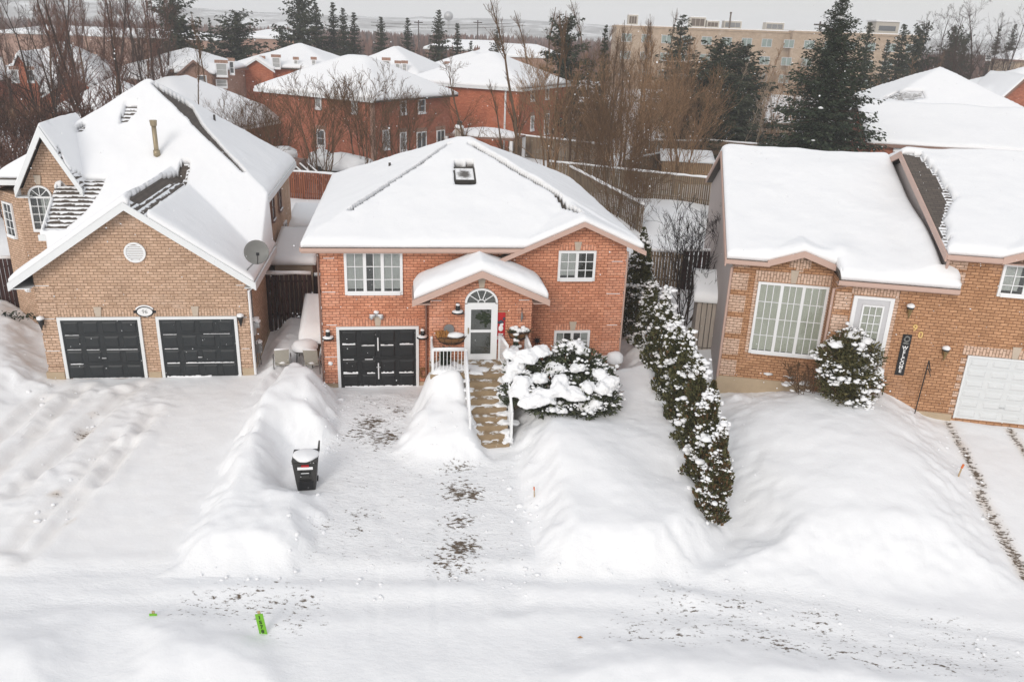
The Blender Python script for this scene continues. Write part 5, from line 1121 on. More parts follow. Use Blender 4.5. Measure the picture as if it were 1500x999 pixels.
# ================================================================== FENCES AND SHEDS
def fence(label, a, b, h, mat, z=None, bw=.14, gap=.02, posts=2.4, cap=True, ragged=.0, group=None, cat='fence', rails=True, name='wood_fence'):
    a = np.array(a[:2], float); b = np.array(b[:2], float); L = float(np.hypot(*(b - a))); ang = math.atan2(b[1] - a[1], b[0] - a[0])
    za = z if z is not None else tz(*a); zb = z if z is not None else tz(*b)
    t = thing(name, label, cat, (a[0], a[1], za), ang, group); m = MB(); rr = random.Random(int(L * 100)); n = int(L / bw)
    for k in range(n):
        x = k * L / n; zz = (zb - za) * k / n; hh = h + rr.uniform(-ragged, ragged); yy = .03 if k % 2 and ragged else 0
        m.box(x + gap / 2, x + L / n - gap / 2, yy, yy + .02, zz - .5, zz + hh)
    m.build('boards', mat, t)
    k = 0
    while k * posts <= L + .01:
        x = min(k * posts, L); zz = (zb - za) * x / L; MB().box(x - .05, x + .05, .055, .15, zz - .6, zz + h + .06).build('post', mat, t); k += 1
    if rails: MB().tube([(0, .075, h * .85), (L, .075, zb - za + h * .85)], .035, 4).tube([(0, .075, h * .2), (L, .075, zb - za + h * .2)], .035, 4).build('rail', mat, t)
    if cap:
        s = MB(); q = max(2, int(L / .5)); s.tube([(L * i / q, .03, (zb - za) * i / q + h + .035 + rr.uniform(-.015, .02)) for i in range(q + 1)], [.06 + rr.random() * .04 for i in range(q + 1)], 6); s.build('snow_cap', 'snow_cap', t, True)
    return t
fence('grey board fence along the back of the snowy yard between the two right houses', (2.2, 59.5), (13.6, 55.0), 1.9, 'fence_grey', ragged=.05)
fence('snow-topped side fence running toward the middle house behind bare shrubs', (3.6, 59), (7.2, 46.5), 1.7, 'fence_grey', ragged=.04)
fence('long grey fence in front of the bright red house patio', (-1.0, 75.5), (7.5, 70), 1.9, 'fence_grey')
fence('diagonal snow-topped fence crossing behind the bare orange trees', (8, 62), (17, 74), 1.8, 'fence_grey')
fence('tall grey fence just beyond the snow-roofed shed, left half', (9.5, 69.5), (15.0, 69.2), 2.5, 'fence_grey'); fence('tall grey fence just beyond the snow-roofed shed, right half', (15.1, 69.6), (19.6, 69.2), 2.6, 'fence_grey')
fence('far grey fence under the dark pines right of centre', (20, 91), (30, 92), 2.2, 'fence_grey'); fence('far low fence behind bare brush near the middle', (-2, 88), (11, 92), 1.6, 'fence_grey')
fence('reddish brown board fence behind the gap between tan and middle houses', (-18.5, 53.2), (-11.4, 52.2), 1.7, 'fence_red', cap=True)
g0, g1 = MF.w(-3.1, 5.1), MF.w(-1.35, 5.1)
fence('dark red slatted gate between the tan house and middle house', g0, g1, 2.15, 'fence_dark', z=.55, bw=.16, gap=.045, posts=1.7, name='wood_gate', cat='gate')
g0, g1 = MF.w(-1.35, 6.2), MF.w(-.5, 6.2); fence('short dark red fence panel beside the gate against the middle house', g0, g1, 1.5, 'fence_dark', z=.8, posts=.8)
g0, g1 = LF.w(-10, 6.6), LF.w(-4.1, 6.6); fence('dark red fence with white rail at the far left of the tan house', g0, g1, 2.3, 'fence_dark', z=.3, bw=.16)
fence('grey weathered fence behind the first cedar beside the middle house', (6.2, 37.6), (7.9, 37.4), 1.7, 'fence_grey', ragged=.04); fence('dark lattice fence behind the bare shrub beside the right house', (7.9, 37.2), (9.7, 37.0), 1.9, 'fence_dark', bw=.2, gap=.04)
fence('grey fence running back along the stucco side of the right house', (9.6, 38.5), (13.3, 55), 1.8, 'fence_grey', ragged=.04)
def shed(label, cx, cy, rot, w, d, h, rise, mat, z=None, name='garden_shed', roofmat='snow_roof', T=.25, door=True):
    z = tz(cx, cy) if z is None else z
    t = thing(name, label, 'shed', (cx, cy, z), R_(rot)); MB().box(-w / 2, w / 2, -d / 2, d / 2, -.6, h - .02).build('wall', mat, t)
    MB(T3(0, 0, h)).add([(-w / 2 - .15, -d / 2 - .15, 0), (w / 2 + .15, -d / 2 - .15, 0), (w / 2 + .15, d / 2 + .15, rise), (-w / 2 - .15, d / 2 + .15, rise), (-w / 2 - .15, -d / 2 - .15, .1), (w / 2 + .15, -d / 2 - .15, .1), (w / 2 + .15, d / 2 + .15, rise + .1), (-w / 2 - .15, d / 2 + .15, rise + .1)], [(0, 3, 2, 1), (4, 5, 6, 7), (0, 1, 5, 4), (1, 2, 6, 5), (2, 3, 7, 6), (3, 0, 4, 7)]).build('roof', 'trim_white' if name != 'storage_bin' else 'trim_brown', t)
    m = MB(); n = 10; vs = []; fs = []
    for i in range(n + 1):
        for j in range(n + 1):
            u, v = i / n, j / n; e = min(u, 1 - u, v, 1 - v) * n; tt = T * (math.sqrt(1 - (1 - min(1, (e + .35) / 2)) ** 2)); vs.append((-w / 2 - .17 + (w + .34) * u, -d / 2 - .17 + (d + .34) * v, h + .1 + rise * v + tt + .02 * math.sin(5 * u + 3 * v)))
    k = len(vs); vs += [(x, y, h + .09 + rise * ((y + d / 2) / d)) for x, y, zz in vs]
    for i in range(n):
        for j in range(n): q = i * (n + 1) + j; fs.append((q, q + n + 1, q + n + 2, q + 1))
    for i in range(n):
        for (p, q) in ((i * (n + 1), (i + 1) * (n + 1)), ((i + 1) * (n + 1) + n, i * (n + 1) + n), (i + 1, i), (n * (n + 1) + i, n * (n + 1) + i + 1)): fs.append((p, p + k, q + k, q))
    m.add(vs, fs).build('snow_cover', roofmat, t, True)
    if door: MB().box(-w * .2, w * .2, -d / 2 - .04, -d / 2 - .004, -.3, h - .2).build('door', mat, t)
    return t
shed('wide wooden shed with flat snow-laden roof behind the grey back fence', 12.9, 64.2, -8, 3.7, 3.2, 1.7, .25, 'shed_boards')
shed('tiny clapboard shed with snow roof by the left wall of the right house', 7.75, 31.6, -9.5, .75, 2.2, 1.9, .45, 'siding_pale', z=.5)
c = MF.w(-2.15, 8.0); shed('white-edged lean-to roof deep in snow behind the dark red gate', c[0], c[1], 8, 1.5, 3.6, 2.0, .5, 'siding_tan', z=.8, name='lean_to', T=.16)
c = MF.w(-2.0, 15.2); shed('low tan outbuilding heaped with snow behind the lean-to', c[0], c[1], 8, 2.4, 4.2, 1.2, .3, 'siding_tan', z=1.2, T=.4)
c = MF.w(-.98, 3.4); shed('brown wooden storage bin with sloping snow load against the middle house', c[0], c[1], 8, .85, 2.3, .75, .8, 'bin_wood', z=.1, name='storage_bin', T=.45, door=False)
# patio cover of the bright red house, covered grill, play house
p = at(712, 190, 72); t = thing('patio_cover', 'flat snow-covered patio roof on white posts beside the bright red house', 'patio cover', (p[0], 72, 1.4), R_(-18))
MB().box(-3.0, 3.0, -1.8, 1.8, 2.05, 2.2).build('roof', 'trim_brown', t); MB().blob((0, 0, 2.2), (3.1, 1.9, .55), 3, .05, 4, -.02).build('snow_cover', 'snow_roof', t, True)
for sx in (-2.9, 2.9):
    for sy in (-1.7, 1.7): MB().box(sx - .12, sx + .12, sy - .12, sy + .12, -1, 2.04).build('post', 'vinyl_white', t)
p = at(673, 180, 70); t = thing('chimney_box', 'white cabinet with black cap in front of the large red house corner', 'cabinet', (p[0], 70, 1.3)); MB().box(-.35, .35, -.3, .3, -.5, 3.0).build('box', 'siding_pale', t); MB().blob((0, 0, 3.02), (.42, .38, .3), 2, .1, 1, -.1).build('snow_cap', 'snow_cap', t, True); MB().box(-.2, .2, -.2, .2, 3.2, 3.55).build('cap', 'black_metal', t)
p = at(706, 205, 60); t = thing('covered_grill', 'bulky black covered object just behind the peak of the middle roof', 'cover', (p[0], 60, 1.5))
MB().blob((0, 0, 1.55), (.48, .4, .5), 3, .18, 4).blob((.2, .0, .8), (.34, .34, .9), 3, .15, 5).build('tarp', 'tarp_black', t, True); MB().blob((-.5, .1, 1.3), (.25, .2, .3), 2, .3, 6).build('bag', 'tarp_black', t, True)
p = at(1115, 215, 66); t = thing('playhouse', 'small red playhouse with snowy roof left of the big spruce', 'playhouse', (p[0], 66, 2.6), R_(-8)); MB().box(-.8, .8, -.6, .6, -1.6, .75).build('wall', 'red', t); MB().prism([(-1, .7), (1, .7), (0, 1.15)], -.8, .8).build('roof', 'red', t); MB().prism([(-1.05, .76), (0, 1.22), (1.05, .76), (1.0, .9), (0, 1.36), (-1.0, .9)][::-1], -.82, .82).build('snow_cover', 'snow_cap', t)
m = MB()
for k in range(8): m.box(-.75 + k * .2, -.68 + k * .2, -.66, -.605, -.1, .5)
m.build('railing', 'vinyl_white', t)
for k, (px, py, D, r, lb) in enumerate(((412, 222, 56, (1.1, .8, .7), 'snow-buried round garden dome left of the large red house'), (500, 232, 57, (2.0, .9, .7), 'long snow-covered hedge mound in front of the large red house'), (470, 226, 58, (.9, .8, .6), 'snow-topped brown box below the red house window'), (578, 236, 60, (1.5, 1.0, .6), 'round snow mound near the red house patio door'))):
    p = at(px, py, D); t = thing('snow_heap', lb, 'snow heap', (p[0], D, p[2] - r[2] * .5)); MB().blob((0, 0, 0), r, 3, .12, k + 2, -.6).build('snow_cover', 'snow_cap', t, True); MB().box(-r[0] * .8, r[0] * .8, -r[1] * .6, r[1] * .6, -1.4, -.2).build('core', 'roof_dark', t)
# a brown wooden lean-to frame at the reddish fence
p = at(440, 246, 54.5); t = thing('wood_stack', 'dark boards leaning with snow on them above the reddish fence', 'boards', (p[0] - .4, 54.3, 1.4), R_(-5))
for k in range(5): MB().tube([(k * .55 - 1.2, 0, 1.9), (k * .55 + .2, -.4, .9)], .09, 4).build('board', 'roof_dark', t); MB().tube([(k * .55 - 1.2, -.02, 2.0), (k * .55 + .2, -.42, 1.0)], .06, 5).build('snow_cap', 'snow_cap', t, True)
MB().box(-1.6, .4, .3, 1.5, -.4, 2.1).build('hut', 'trim_brown', t)

# ================================================================== SMALL THINGS IN FRONT
p = gz(446, 711, -.2); zt_ = tz(p[0], p[1])
t = thing('wheelie_bin', 'dark grey wheeled garbage bin with snowy lid at the edge of the driveway', 'bin', (p[0], p[1] + .3, zt_ - .04), R_(9))
m = MB(); m.add([(-.25, -.27, .05), (.25, -.27, .05), (.25, .25, .05), (-.25, .25, .05), (-.34, -.37, .98), (.34, -.37, .98), (.34, .36, .98), (-.34, .36, .98)], [(0, 3, 2, 1), (0, 1, 5, 4), (1, 2, 6, 5), (2, 3, 7, 6), (3, 0, 4, 7), (4, 5, 6, 7)]); m.build('body', 'bin_grey', t, bevel=.02)
m = MB(); m.box(-.36, .36, -.40, .38, .985, 1.04); m.box(-.30, .30, -.43, -.405, .97, 1.02); m.build('lid', 'bin_grey', t, bevel=.012)
m = MB(); m.tube([(-.3, .42, .93), (.3, .42, .93)], .022, 6).tube([(.33, .34, 1.0), (.36, .40, 1.28)], [.05, .03], 4); m.build('handle', 'bin_grey', t)
m = MB(); m.box(-.13, .13, -.385, -.365, .62, .67); m.box(-.17, .17, -.345, -.325, .42, .45); m.add([(-.2, -.295, .1), (.2, -.295, .1), (.2, -.36, .4), (-.2, -.36, .4)], [(0, 1, 2, 3)]); m.tube([(-.12, -.36, .55), (-.12, -.38, .8)], .016, 4).tube([(.12, -.36, .55), (.12, -.38, .8)], .016, 4); m.build('front_panel', 'black_metal', t)
MB().box(-.09, .12, -.44, -.385, .9, .955).build('label', 'red', t); MB().box(-.2, .22, -.405, -.385, .8, .88).box(-.11, .11, -.40, -.386, .675, .69).build_each('snow_strip', 'snow_cap', t)
MB().blob((0, -.02, 1.04), (.36, .38, .11), 3, .06, 3, -.05).build('snow_cap', 'snow_cap', t, True)
for s in (-1, 1): m = MB(RZ(90)); m.lathe(0, 0, [(.11, -.03), (.11, .03)], 12); o = m.build('wheel', 'black_metal', t); o.matrix_local = T3(s * .26, .28, .1) @ Matrix.Rotation(R_(90), 4, 'Y')
def chair(x, label, rz):
    t = on(MF, 'patio_chair', label, 'chair', x, 1.15, tz(*MF.w(x, 1.15)[:2]) - .1, 'patio chairs half buried behind the snow bank'); t.rotation_euler = (0, 0, MF.a + R_(rz))
    MB().add([(-.24, 0, .5), (.24, 0, .5), (.26, -.14, 1.05), (-.26, -.14, 1.05), (-.24, .025, .5), (.24, .025, .5), (.26, -.115, 1.05), (-.26, -.115, 1.05)], [(0, 1, 2, 3), (7, 6, 5, 4), (0, 4, 5, 1), (1, 5, 6, 2), (2, 6, 7, 3), (3, 7, 4, 0)]).build('backrest', 'chair_beige', t)
    MB().box(-.25, .25, .0, .5, .42, .46).build('seat', 'chair_beige', t)
    for s in (-1, 1):
        MB().tube([(s * .3, .5, 0), (s * .3, .48, .66), (s * .31, .1, .7), (s * .3, -.06, .66), (s * .3, -.02, 0)], .022, 6).build('side_frame', 'grey_metal', t)
    MB().blob((0, .22, .5), (.25, .25, .14), 2, .1, 3, -.3).tube([(-.24, -.13, 1.07), (.24, -.13, 1.07)], .03, 6).build_each('snow_cap', 'snow_cap', t, True)
chair(-2.08, 'beige sling patio chair at the left, half buried behind the snow bank', 8); chair(-1.05, 'beige sling patio chair nearest the middle house, behind the snow bank', -6)
t = on(MF, 'patio_table', 'small dark patio table under a dome of snow between two beige chairs', 'table', -1.35, 1.85, tz(*MF.w(-1.35, 1.85)[:2])); MB().tube([(0, 0, .62), (0, 0, .66)], .45, 16).build('tabletop', 'bin_grey', t)
for a in (.8, 2.3, 3.9, 5.5): MB().tube([(math.cos(a) * .35, math.sin(a) * .35, .62), (math.cos(a) * .4, math.sin(a) * .4, 0)], .02, 5).build('leg', 'black_metal', t)
MB().blob((0, 0, .68), (.5, .45, .34), 3, .06, 2, -.02).build('snow_cap', 'snow_cap', t, True)
t = on(MF, 'folded_lounger', 'folded lounge chair leaning white with snow against the wooden storage bin', 'lounger', -.72, 1.75, tz(*MF.w(-.72, 1.75)[:2])); MB().tube([(-.1, 0, .1), (.12, .25, 1.25)], .03, 6).tube([(.12, .0, .1), (.3, .25, 1.2)], .03, 6).build('frame', 'grey_metal', t); MB().tube([(-.05, -.06, .25), (.05, .06, .75), (.16, .2, 1.25)], [.12, .09, .04], 7).build('snow_cap', 'snow_cap', t, True)

def stake(label, px, py, w, h, col, txt=None, tilt=0.0, board=True):
    p = gz(px, py, -.3); z = tz(p[0], p[1]); p = gz(px, py, z); z = tz(p[0], p[1])
    t = thing('marker_stake', label, 'marker', (p[0], p[1], z - .02), R_(2)); T_ = Matrix.Rotation(tilt, 4, 'Y')
    MB(T_).box(-.03, .03, .006, .03, -.35, h + .06).build('post', 'wood_pale', t)
    if board: MB(T_).box(-w / 2, w / 2, -.015, .005, .0, h).build('board', col, t)
    if txt:
        for k, ch in enumerate(txt): text_mesh('letter', ch, h * .23, 'ink', t, T_ @ Vector((0, -.018, h * (.84 - k * .225))), .002, .004, rot=T_ @ Matrix.Rotation(R_(90), 4, 'X'))
    return t
stake('tall lime green marker board with dark characters standing in the near snow bank', 386, 925, .17, .56, 'marker_green', '1S78', -.12)
stake('small lime green marker almost buried in the near snow bank at left', 224, 897, .17, .10, 'marker_green')
def rod(label, px, py, h, tilt):
    p = gz(px, py, .2); z = tz(p[0], p[1]); p = gz(px, py, z); z = tz(p[0], p[1]); t = thing('snow_stake', label, 'marker', (p[0], p[1], z - .03)); d = Vector((tilt, 0, 1)) * h
    w_ = .016 if h < .4 else .026; MB().tube([(0, 0, -.3), d * .72], w_, 6).build('post', 'wood_pale', t); MB().tube([d * .7, d], w_ * 1.3, 6).build('painted_tip', 'orange_paint', t)
rod('orange-tipped wooden stake in the snow beside the right driveway', 1402, 697, .42, .25); t_ = rod('thin orange-tipped stake in the snow right of the middle driveway', 783, 738, .34, -.12)
p = gz(851, 919, -.4); t = thing('dead_leaf', 'brown dead leaf lying on the snow at the edge of the street', 'leaf', (p[0], p[1], tz(p[0], p[1]) + .01)); MB().add([(-.07, 0, 0), (0, -.03, .02), (.07, 0, .01), (0, .04, .03)], [(0, 1, 2, 3)]).build('blade', 'straw', t)
p = gz(742, 642, -.1); t = thing('boot_tray', 'small dark object at the foot of the stone steps', 'object', (p[0], p[1], tz(p[0], p[1]))); MB().blob((0, 0, .08), (.1, .08, .12), 2, .25, 4).build('body', 'bin_grey', t, True)

# ================================================================== TREES
def segs_mesh(name, S, n, mat, parent):
    """S: list of (p0, p1, r0, r1); every segment a tapered n-sided prism"""
    A = np.array([[*a, *b, r, q] for a, b, r, q in S]); p0, p1 = A[:, :3], A[:, 3:6]; d = p1 - p0; d /= np.linalg.norm(d, axis=1)[:, None] + 1e-9
    ref = np.where(np.abs(d[:, 2:3]) > .9, np.array([[1., 0, 0]]), np.array([[0, 0, 1.]])); u = np.cross(d, ref); u /= np.linalg.norm(u, axis=1)[:, None]; v = np.cross(d, u)
    V = []
    for P, r in ((p0, A[:, 6]), (p1, A[:, 7])):
        for k in range(n): t = 2 * math.pi * k / n; V.append(P + (u * math.cos(t) + v * math.sin(t)) * r[:, None])
    V = np.stack(V, 1); m = len(S); base = (np.arange(m) * 2 * n)[:, None]
    Fq = np.concatenate([base + np.array([[k, (k + 1) % n, n + (k + 1) % n, n + k]]) for k in range(n)])
    return mesh_np(name, V.reshape(-1, 3), Fq, mat, parent)
def bare_tree(label, seed, H, r0, style, mats=('trunk_brown', 'bark_brown'), group=None, n1=18, n2=7, n3=4, lean=0.0, tw=.008):
    rr = random.Random(seed); trunk = []; crown = []
    def rv(): return Vector((rr.gauss(0, 1), rr.gauss(0, 1), rr.gauss(0, 1)))
    P = dict(tall=(.22, .30, .75, .55), spread=(.15, .48, .35, .5), vase=(.08, .6, .55, .35), shrub=(.03, .7, .55, .3), wisp=(.25, .27, .8, .4))[style]   # first branch, length, up, wander
    def grow(p, d, L, r, lvl, out):
        ns = {0: 10, 1: 5, 2: 4, 3: 2}[lvl]; pts = [p]
        for i in range(ns):
            d = (d + rv() * (.07 if lvl == 0 else .16) + Vector((0, 0, .06 * P[2] if lvl else .05))).normalized(); q = p + d * (L / ns)
            ra = r * (1 - i / ns * .85); rb = r * (1 - (i + 1) / ns * .85); out.append((p, q, max(ra, tw * .7), max(rb, tw * .6))); p = q; pts.append(p)
        if lvl == 3: return
        cnt = (n1, n2, n3)[lvl]
        for k in range(cnt):
            f = rr.uniform(P[0] if lvl == 0 else .2, .98); x = f * ns; i = min(int(x), ns - 1); b = pts[i].lerp(pts[i + 1], x - i); dd = (pts[i + 1] - pts[i]).normalized()
            side = dd.cross(rv()).normalized(); ang = rr.uniform(.35, .9) * (1.1 if style == 'spread' else .75); nd = (dd * math.cos(ang) + side * math.sin(ang) + Vector((0, 0, P[2] * .4))).normalized()
            if lvl == 0: l2 = H * P[1] * (1.05 - f * .75) * rr.uniform(.7, 1.2)
            else: l2 = L * rr.uniform(.35, .6) * (1.15 - f * .5)
            grow(b, nd, l2, max(r * (1 - f * .8) * .5, tw), lvl + 1, crown if lvl + 1 > 0 else out)
    t = thing('bare_tree', label, 'tree', (0, 0, -50), 0, group)
    stems = 1 if style in ('tall', 'spread', 'wisp') else (6 if style == 'shrub' else 4)
    for s in range(stems):
        a = 6.28 * s / stems + rr.random(); d = Vector((lean, 0, 1)) if stems == 1 else Vector((math.cos(a) * .3, math.sin(a) * .3, 1))
        o = Vector((0, 0, -.4)) if stems == 1 else Vector((math.cos(a) * .15, math.sin(a) * .15, -.4))
        hh = H if stems == 1 else H * rr.uniform(.7, 1.0)
        if stems > 1:
            nn = n1; n1_ = max(4, int(nn * 2.2 / stems)); 
        grow(o, d.normalized(), hh + .4, r0 if stems == 1 else r0 * .6, 0, trunk)
    segs_mesh('trunk', trunk, 6, mats[0], t); segs_mesh('crown', crown, 3, mats[1], t); return t
def leaves_mesh(name, C, D, S, mat, parent, wide=.35):
    """diamond leaf sprays: centres C, directions D, sizes S"""
    m = len(C); D = D / (np.linalg.norm(D, axis=1)[:, None] + 1e-9); rnd = np.random.RandomState(m).normal(size=(m, 3)); W = np.cross(D, rnd); W /= np.linalg.norm(W, axis=1)[:, None] + 1e-9
    V = np.stack([C - D * S[:, None] * .5, C + W * S[:, None] * wide * .5, C + D * S[:, None] * .5, C - W * S[:, None] * wide * .5], 1).reshape(-1, 3)
    return mesh_np(name, V, np.arange(m * 4).reshape(-1, 4), mat, parent)
def conifer(label, seed, H, W, name='spruce_tree', levels=34, per=7, sprays=11, droop=.35, mat='needles_far', snow_amt=0, shape=.85, lo=.05, group=None, irregular=.25, size=1.0):
    rs = np.random.RandomState(seed); t = thing(name, label, 'tree', (0, 0, -50), 0, group)
    MB().tube([(0, 0, -.5), (0, 0, H * .5), (0, 0, H * .98)], [H * .016 + .05, H * .011 + .03, .015], 6).build('trunk', 'trunk_dark', t)
    C = []; D = []; S = []; SC_, SS = [], []; br = []
    for i in range(levels):
        f = lo + (1 - lo) * (i + rs.rand() * .6) / levels; z = f * H; L0 = W / 2 * (1 - f) ** shape + .12
        for k in range(per if f < .85 else max(4, per - 2)):
            a = rs.rand() * 6.283; L = L0 * rs.uniform(1 - irregular * 1.4, 1 + irregular); d = np.array([math.cos(a), math.sin(a), 0]); up = .9 * f ** 3
            n = max(3, int(sprays * (L / (W / 2)) ** .7)); s = (np.arange(n) + rs.rand(n) * .8 + .3) / n
            P = d[None] * (s * L)[:, None]; P[:, 2] = z + L * (up * s - droop * s * (1 - s * .75))
            br.append((np.array([0, 0, z]), P[-1], .012 + L * .008, .006))
            for q in range(3):
                off = rs.normal(size=(n, 3)) * (.11 + .09 * (1 - s))[:, None] * (.5 + L * .28); off[:, 2] *= .55; off[:, 2] -= .03 + .04 * L * rs.rand(n) * (q > 0)
                side = np.array([-math.sin(a), math.cos(a), 0]) * (-1, 1, 0)[q] * .9
                C.append(P + off); D.append(d[None] * .8 + side[None] + rs.normal(size=(n, 3)) * .3 + np.array([[0, 0, -.25]])); S.append((.22 + .16 * rs.rand(n)) * (.6 + .22 * L) * size)
            sel = rs.rand(n) < snow_amt
            if sel.any(): SC_.append((P + np.array([[0, 0, .07]]))[sel]); SS.append(np.stack([rs.uniform(.14, .34, sel.sum()), np.full(sel.sum(), a)], 1))
    C, D, S = np.concatenate(C), np.concatenate(D), np.concatenate(S)
    leaves_mesh('crown', C, D, S, mat, t, .42)
    segs_mesh('branches', br, 3, 'bark_dark', t)
    if SC_:
        P = np.concatenate(SC_); Q = np.concatenate(SS); blobs('snow_cover', P, Q[:, 0] * size, .45, t, seed)
    return t
def clumps(P, R, seed, n=5):
    rs = np.random.RandomState(seed); m = len(P); k = rs.randint(2, n + 1, m); idx = np.repeat(np.arange(m), k); o = rs.normal(size=(len(idx), 3)) * (R[idx] * .75)[:, None] * [1, 1, .55]
    return P[idx] + o, R[idx] * rs.uniform(.28, .72, len(idx))
def blobs(name, P, r, flat, parent, seed=0, sub=1):
    bm = bmesh.new(); bmesh.ops.create_icosphere(bm, subdivisions=sub, radius=1); bm.verts.index_update(); V = np.array([v.co for v in bm.verts]); Fq = np.array([[v.index for v in f.verts] for f in bm.faces]); bm.free()
    rs = np.random.RandomState(seed); m = len(P); k = len(V); sc = np.stack([r * rs.uniform(.7, 1.4, m), r * rs.uniform(.7, 1.4, m), r * flat * rs.uniform(.8, 1.3, m)], 1)
    X = V[None] * sc[:, None] * rs.uniform(.75, 1.25, (m, k, 1)) + P[:, None]
    o = mesh_np(name, X.reshape(-1, 3), (Fq[None] + (np.arange(m) * k)[:, None, None]).reshape(-1, 3), 'snow_cap', parent, True); o['kind'] = 'stuff'; return o
def place(proto, x, y, H0, H, label=None, rz=None, z=None, first=[set()], wide=1.0):
    z = tz(x, y) if z is None else z; s = H / H0; rz = random.uniform(0, 6.28) if rz is None else rz
    if proto.name not in first[0]:
        first[0].add(proto.name); proto.location = (x, y, z); proto.rotation_euler = (0, 0, rz); proto.scale = (s * wide, s * wide, s)
        if label: proto['label'] = label
        return proto
    return dup(proto, (x, y, z), rz, (s * wide, s * wide, s), label)
def pxtree(proto, H0, px, ptop, D, label=None, z=None, wide=1.0, rz=None):
    p = at(px, ptop, D); b = at(px - (500 - ptop) * 0 , ptop, D); zz = tz(p[0], D) if z is None else z
    return place(proto, p[0], D, H0, max(1.0, p[2] - zz), label, rz, zz, wide=wide)

# --- big spruce right of centre
sp = conifer('big dark green spruce with snow on its lower boughs, behind the right house', 5, 13.2, 8.8, levels=64, per=12, sprays=30, droop=.30, mat='needles_spruce', snow_amt=.004, shape=.80, lo=.10, irregular=.34, size=.74)
place(sp, 20.9, 58.5, 13.2, 13.2, rz=.4)
# --- conifers in the distance
S1 = conifer('distant spruce', 11, 12, 5.4, levels=36, per=9, sprays=13, size=1.25, group='spruces on the skyline'); S2 = conifer('distant spruce', 12, 12, 4.4, levels=38, per=8, sprays=11, size=1.25, shape=.95, group='spruces on the skyline'); S3 = conifer('distant spruce', 13, 12, 7.0, levels=32, per=9, sprays=14, size=1.25, irregular=.4, group='spruces on the skyline')
P1 = conifer('pine', 21, 10, 7.0, 'pine_tree', levels=28, per=10, sprays=15, size=1.2, droop=.1, shape=.5, lo=.18, irregular=.5, snow_amt=0, group='dark pines'); P2 = conifer('pine', 22, 10, 5.4, 'pine_tree', levels=30, per=10, sprays=13, size=1.2, droop=.0, shape=.45, lo=.1, irregular=.5, snow_amt=0, group='dark pines')
for pr, px, top, D, wide, lb in ((P1, 252, -6, 105, 1.0, 'tall dense dark pine on the skyline above the tan house peak'), (S2, 306, 26, 140, .8, 'small narrow dark spruce right of the tall dense pine at left'), (P1, 346, 20, 118, 1.25, 'broad bushy pine on the skyline right of the pale rose house'),
                              (P1, 436, -14, 128, .8, 'tallest ragged pine of the dark clump above the hip-roofed red house'), (S3, 412, 38, 132, .8, 'low wide spruce at the left end of the dark clump'), (S1, 462, 4, 134, .95, 'second spruce from the left in the dark clump, pointed tip'), (S2, 487, 3, 136, 1.15, 'slim tall spruce in the middle of the dark clump'), (S1, 502, 12, 131, .9, 'spruce with a blunt tip in the dark clump'), (S2, 518, 18, 133, 1.2, 'rightmost spruce of the dark clump above the red roofs'),
                              (S1, 558, 25, 130, 1.0, 'lone bushy spruce just right of the dark clump'), (S2, 597, 26, 132, 1.2, 'narrow spruce standing alone left of the centre skyline'), (S1, 643, 15, 122, 1.0, 'tall spruce on the skyline over the snowy gabled house'), (S2, 670, 34, 126, 1.0, 'shorter spruce just right of the tall centre spruce'), (S2, 690, 60, 120, .9, 'smallest spruce tip above the bright red house roof'), (S3, 729, 40, 128, .85, 'lone spruce left of the tall thin bare tree'),
                              (P2, 833, 28, 88, 1.0, 'tall bushy evergreen behind the corner of the bright red house'), (S2, 888, 36, 84, .75, 'slim dark evergreen flecked with snow in front of the flat-roofed building'), (S3, 1000, 22, 104, 1.15, 'snow-flecked spruce in front of the flat-roofed building'),
                              (P2, 1052, 62, 82, 1.3, 'left one of the dark pines in the brush right of centre'), (P1, 1048, 92, 74, 1.25, 'wide dark pine low in the brush right of centre'), (P2, 1092, 68, 84, 1.3, 'right one of the dark pines in the brush right of centre'), (P1, 1030, 140, 71, 1.2, 'low dark pine behind the tall grey fence'), (P2, 1072, 112, 77, 1.5, 'middle dark pine in the brush right of centre'),
                              (S3, 1276, 33, 92, .8, 'spruce partly hidden by the right flank of the big spruce'), (S2, 1302, 58, 108, 1.0, 'small spruce right of the big spruce, left one'), (S1, 1326, 36, 104, .95, 'pointed spruce right of the big spruce above snowy hip roof'), (P2, 1352, 38, 110, .7, 'ragged pine behind the snowy hip roof'), (P1, 1400, 42, 120, .6, 'pine among bare trees near the right edge'), (P2, 1418, 52, 124, .55, 'shorter pine among bare trees near the right edge'), (S2, 1466, 38, 150, .8, 'far spruce at the upper right corner, left one'), (S1, 1488, 36, 152, .7, 'far spruce at the upper right corner, right one'),
                              (P2, 1062, 172, 70, 1.1, 'low dark evergreen shrub beside the tall grey fence')):
    H0 = 12 if pr in (S1, S2, S3) else 10
    pxtree(pr, H0, px, top, D, lb, wide=wide)
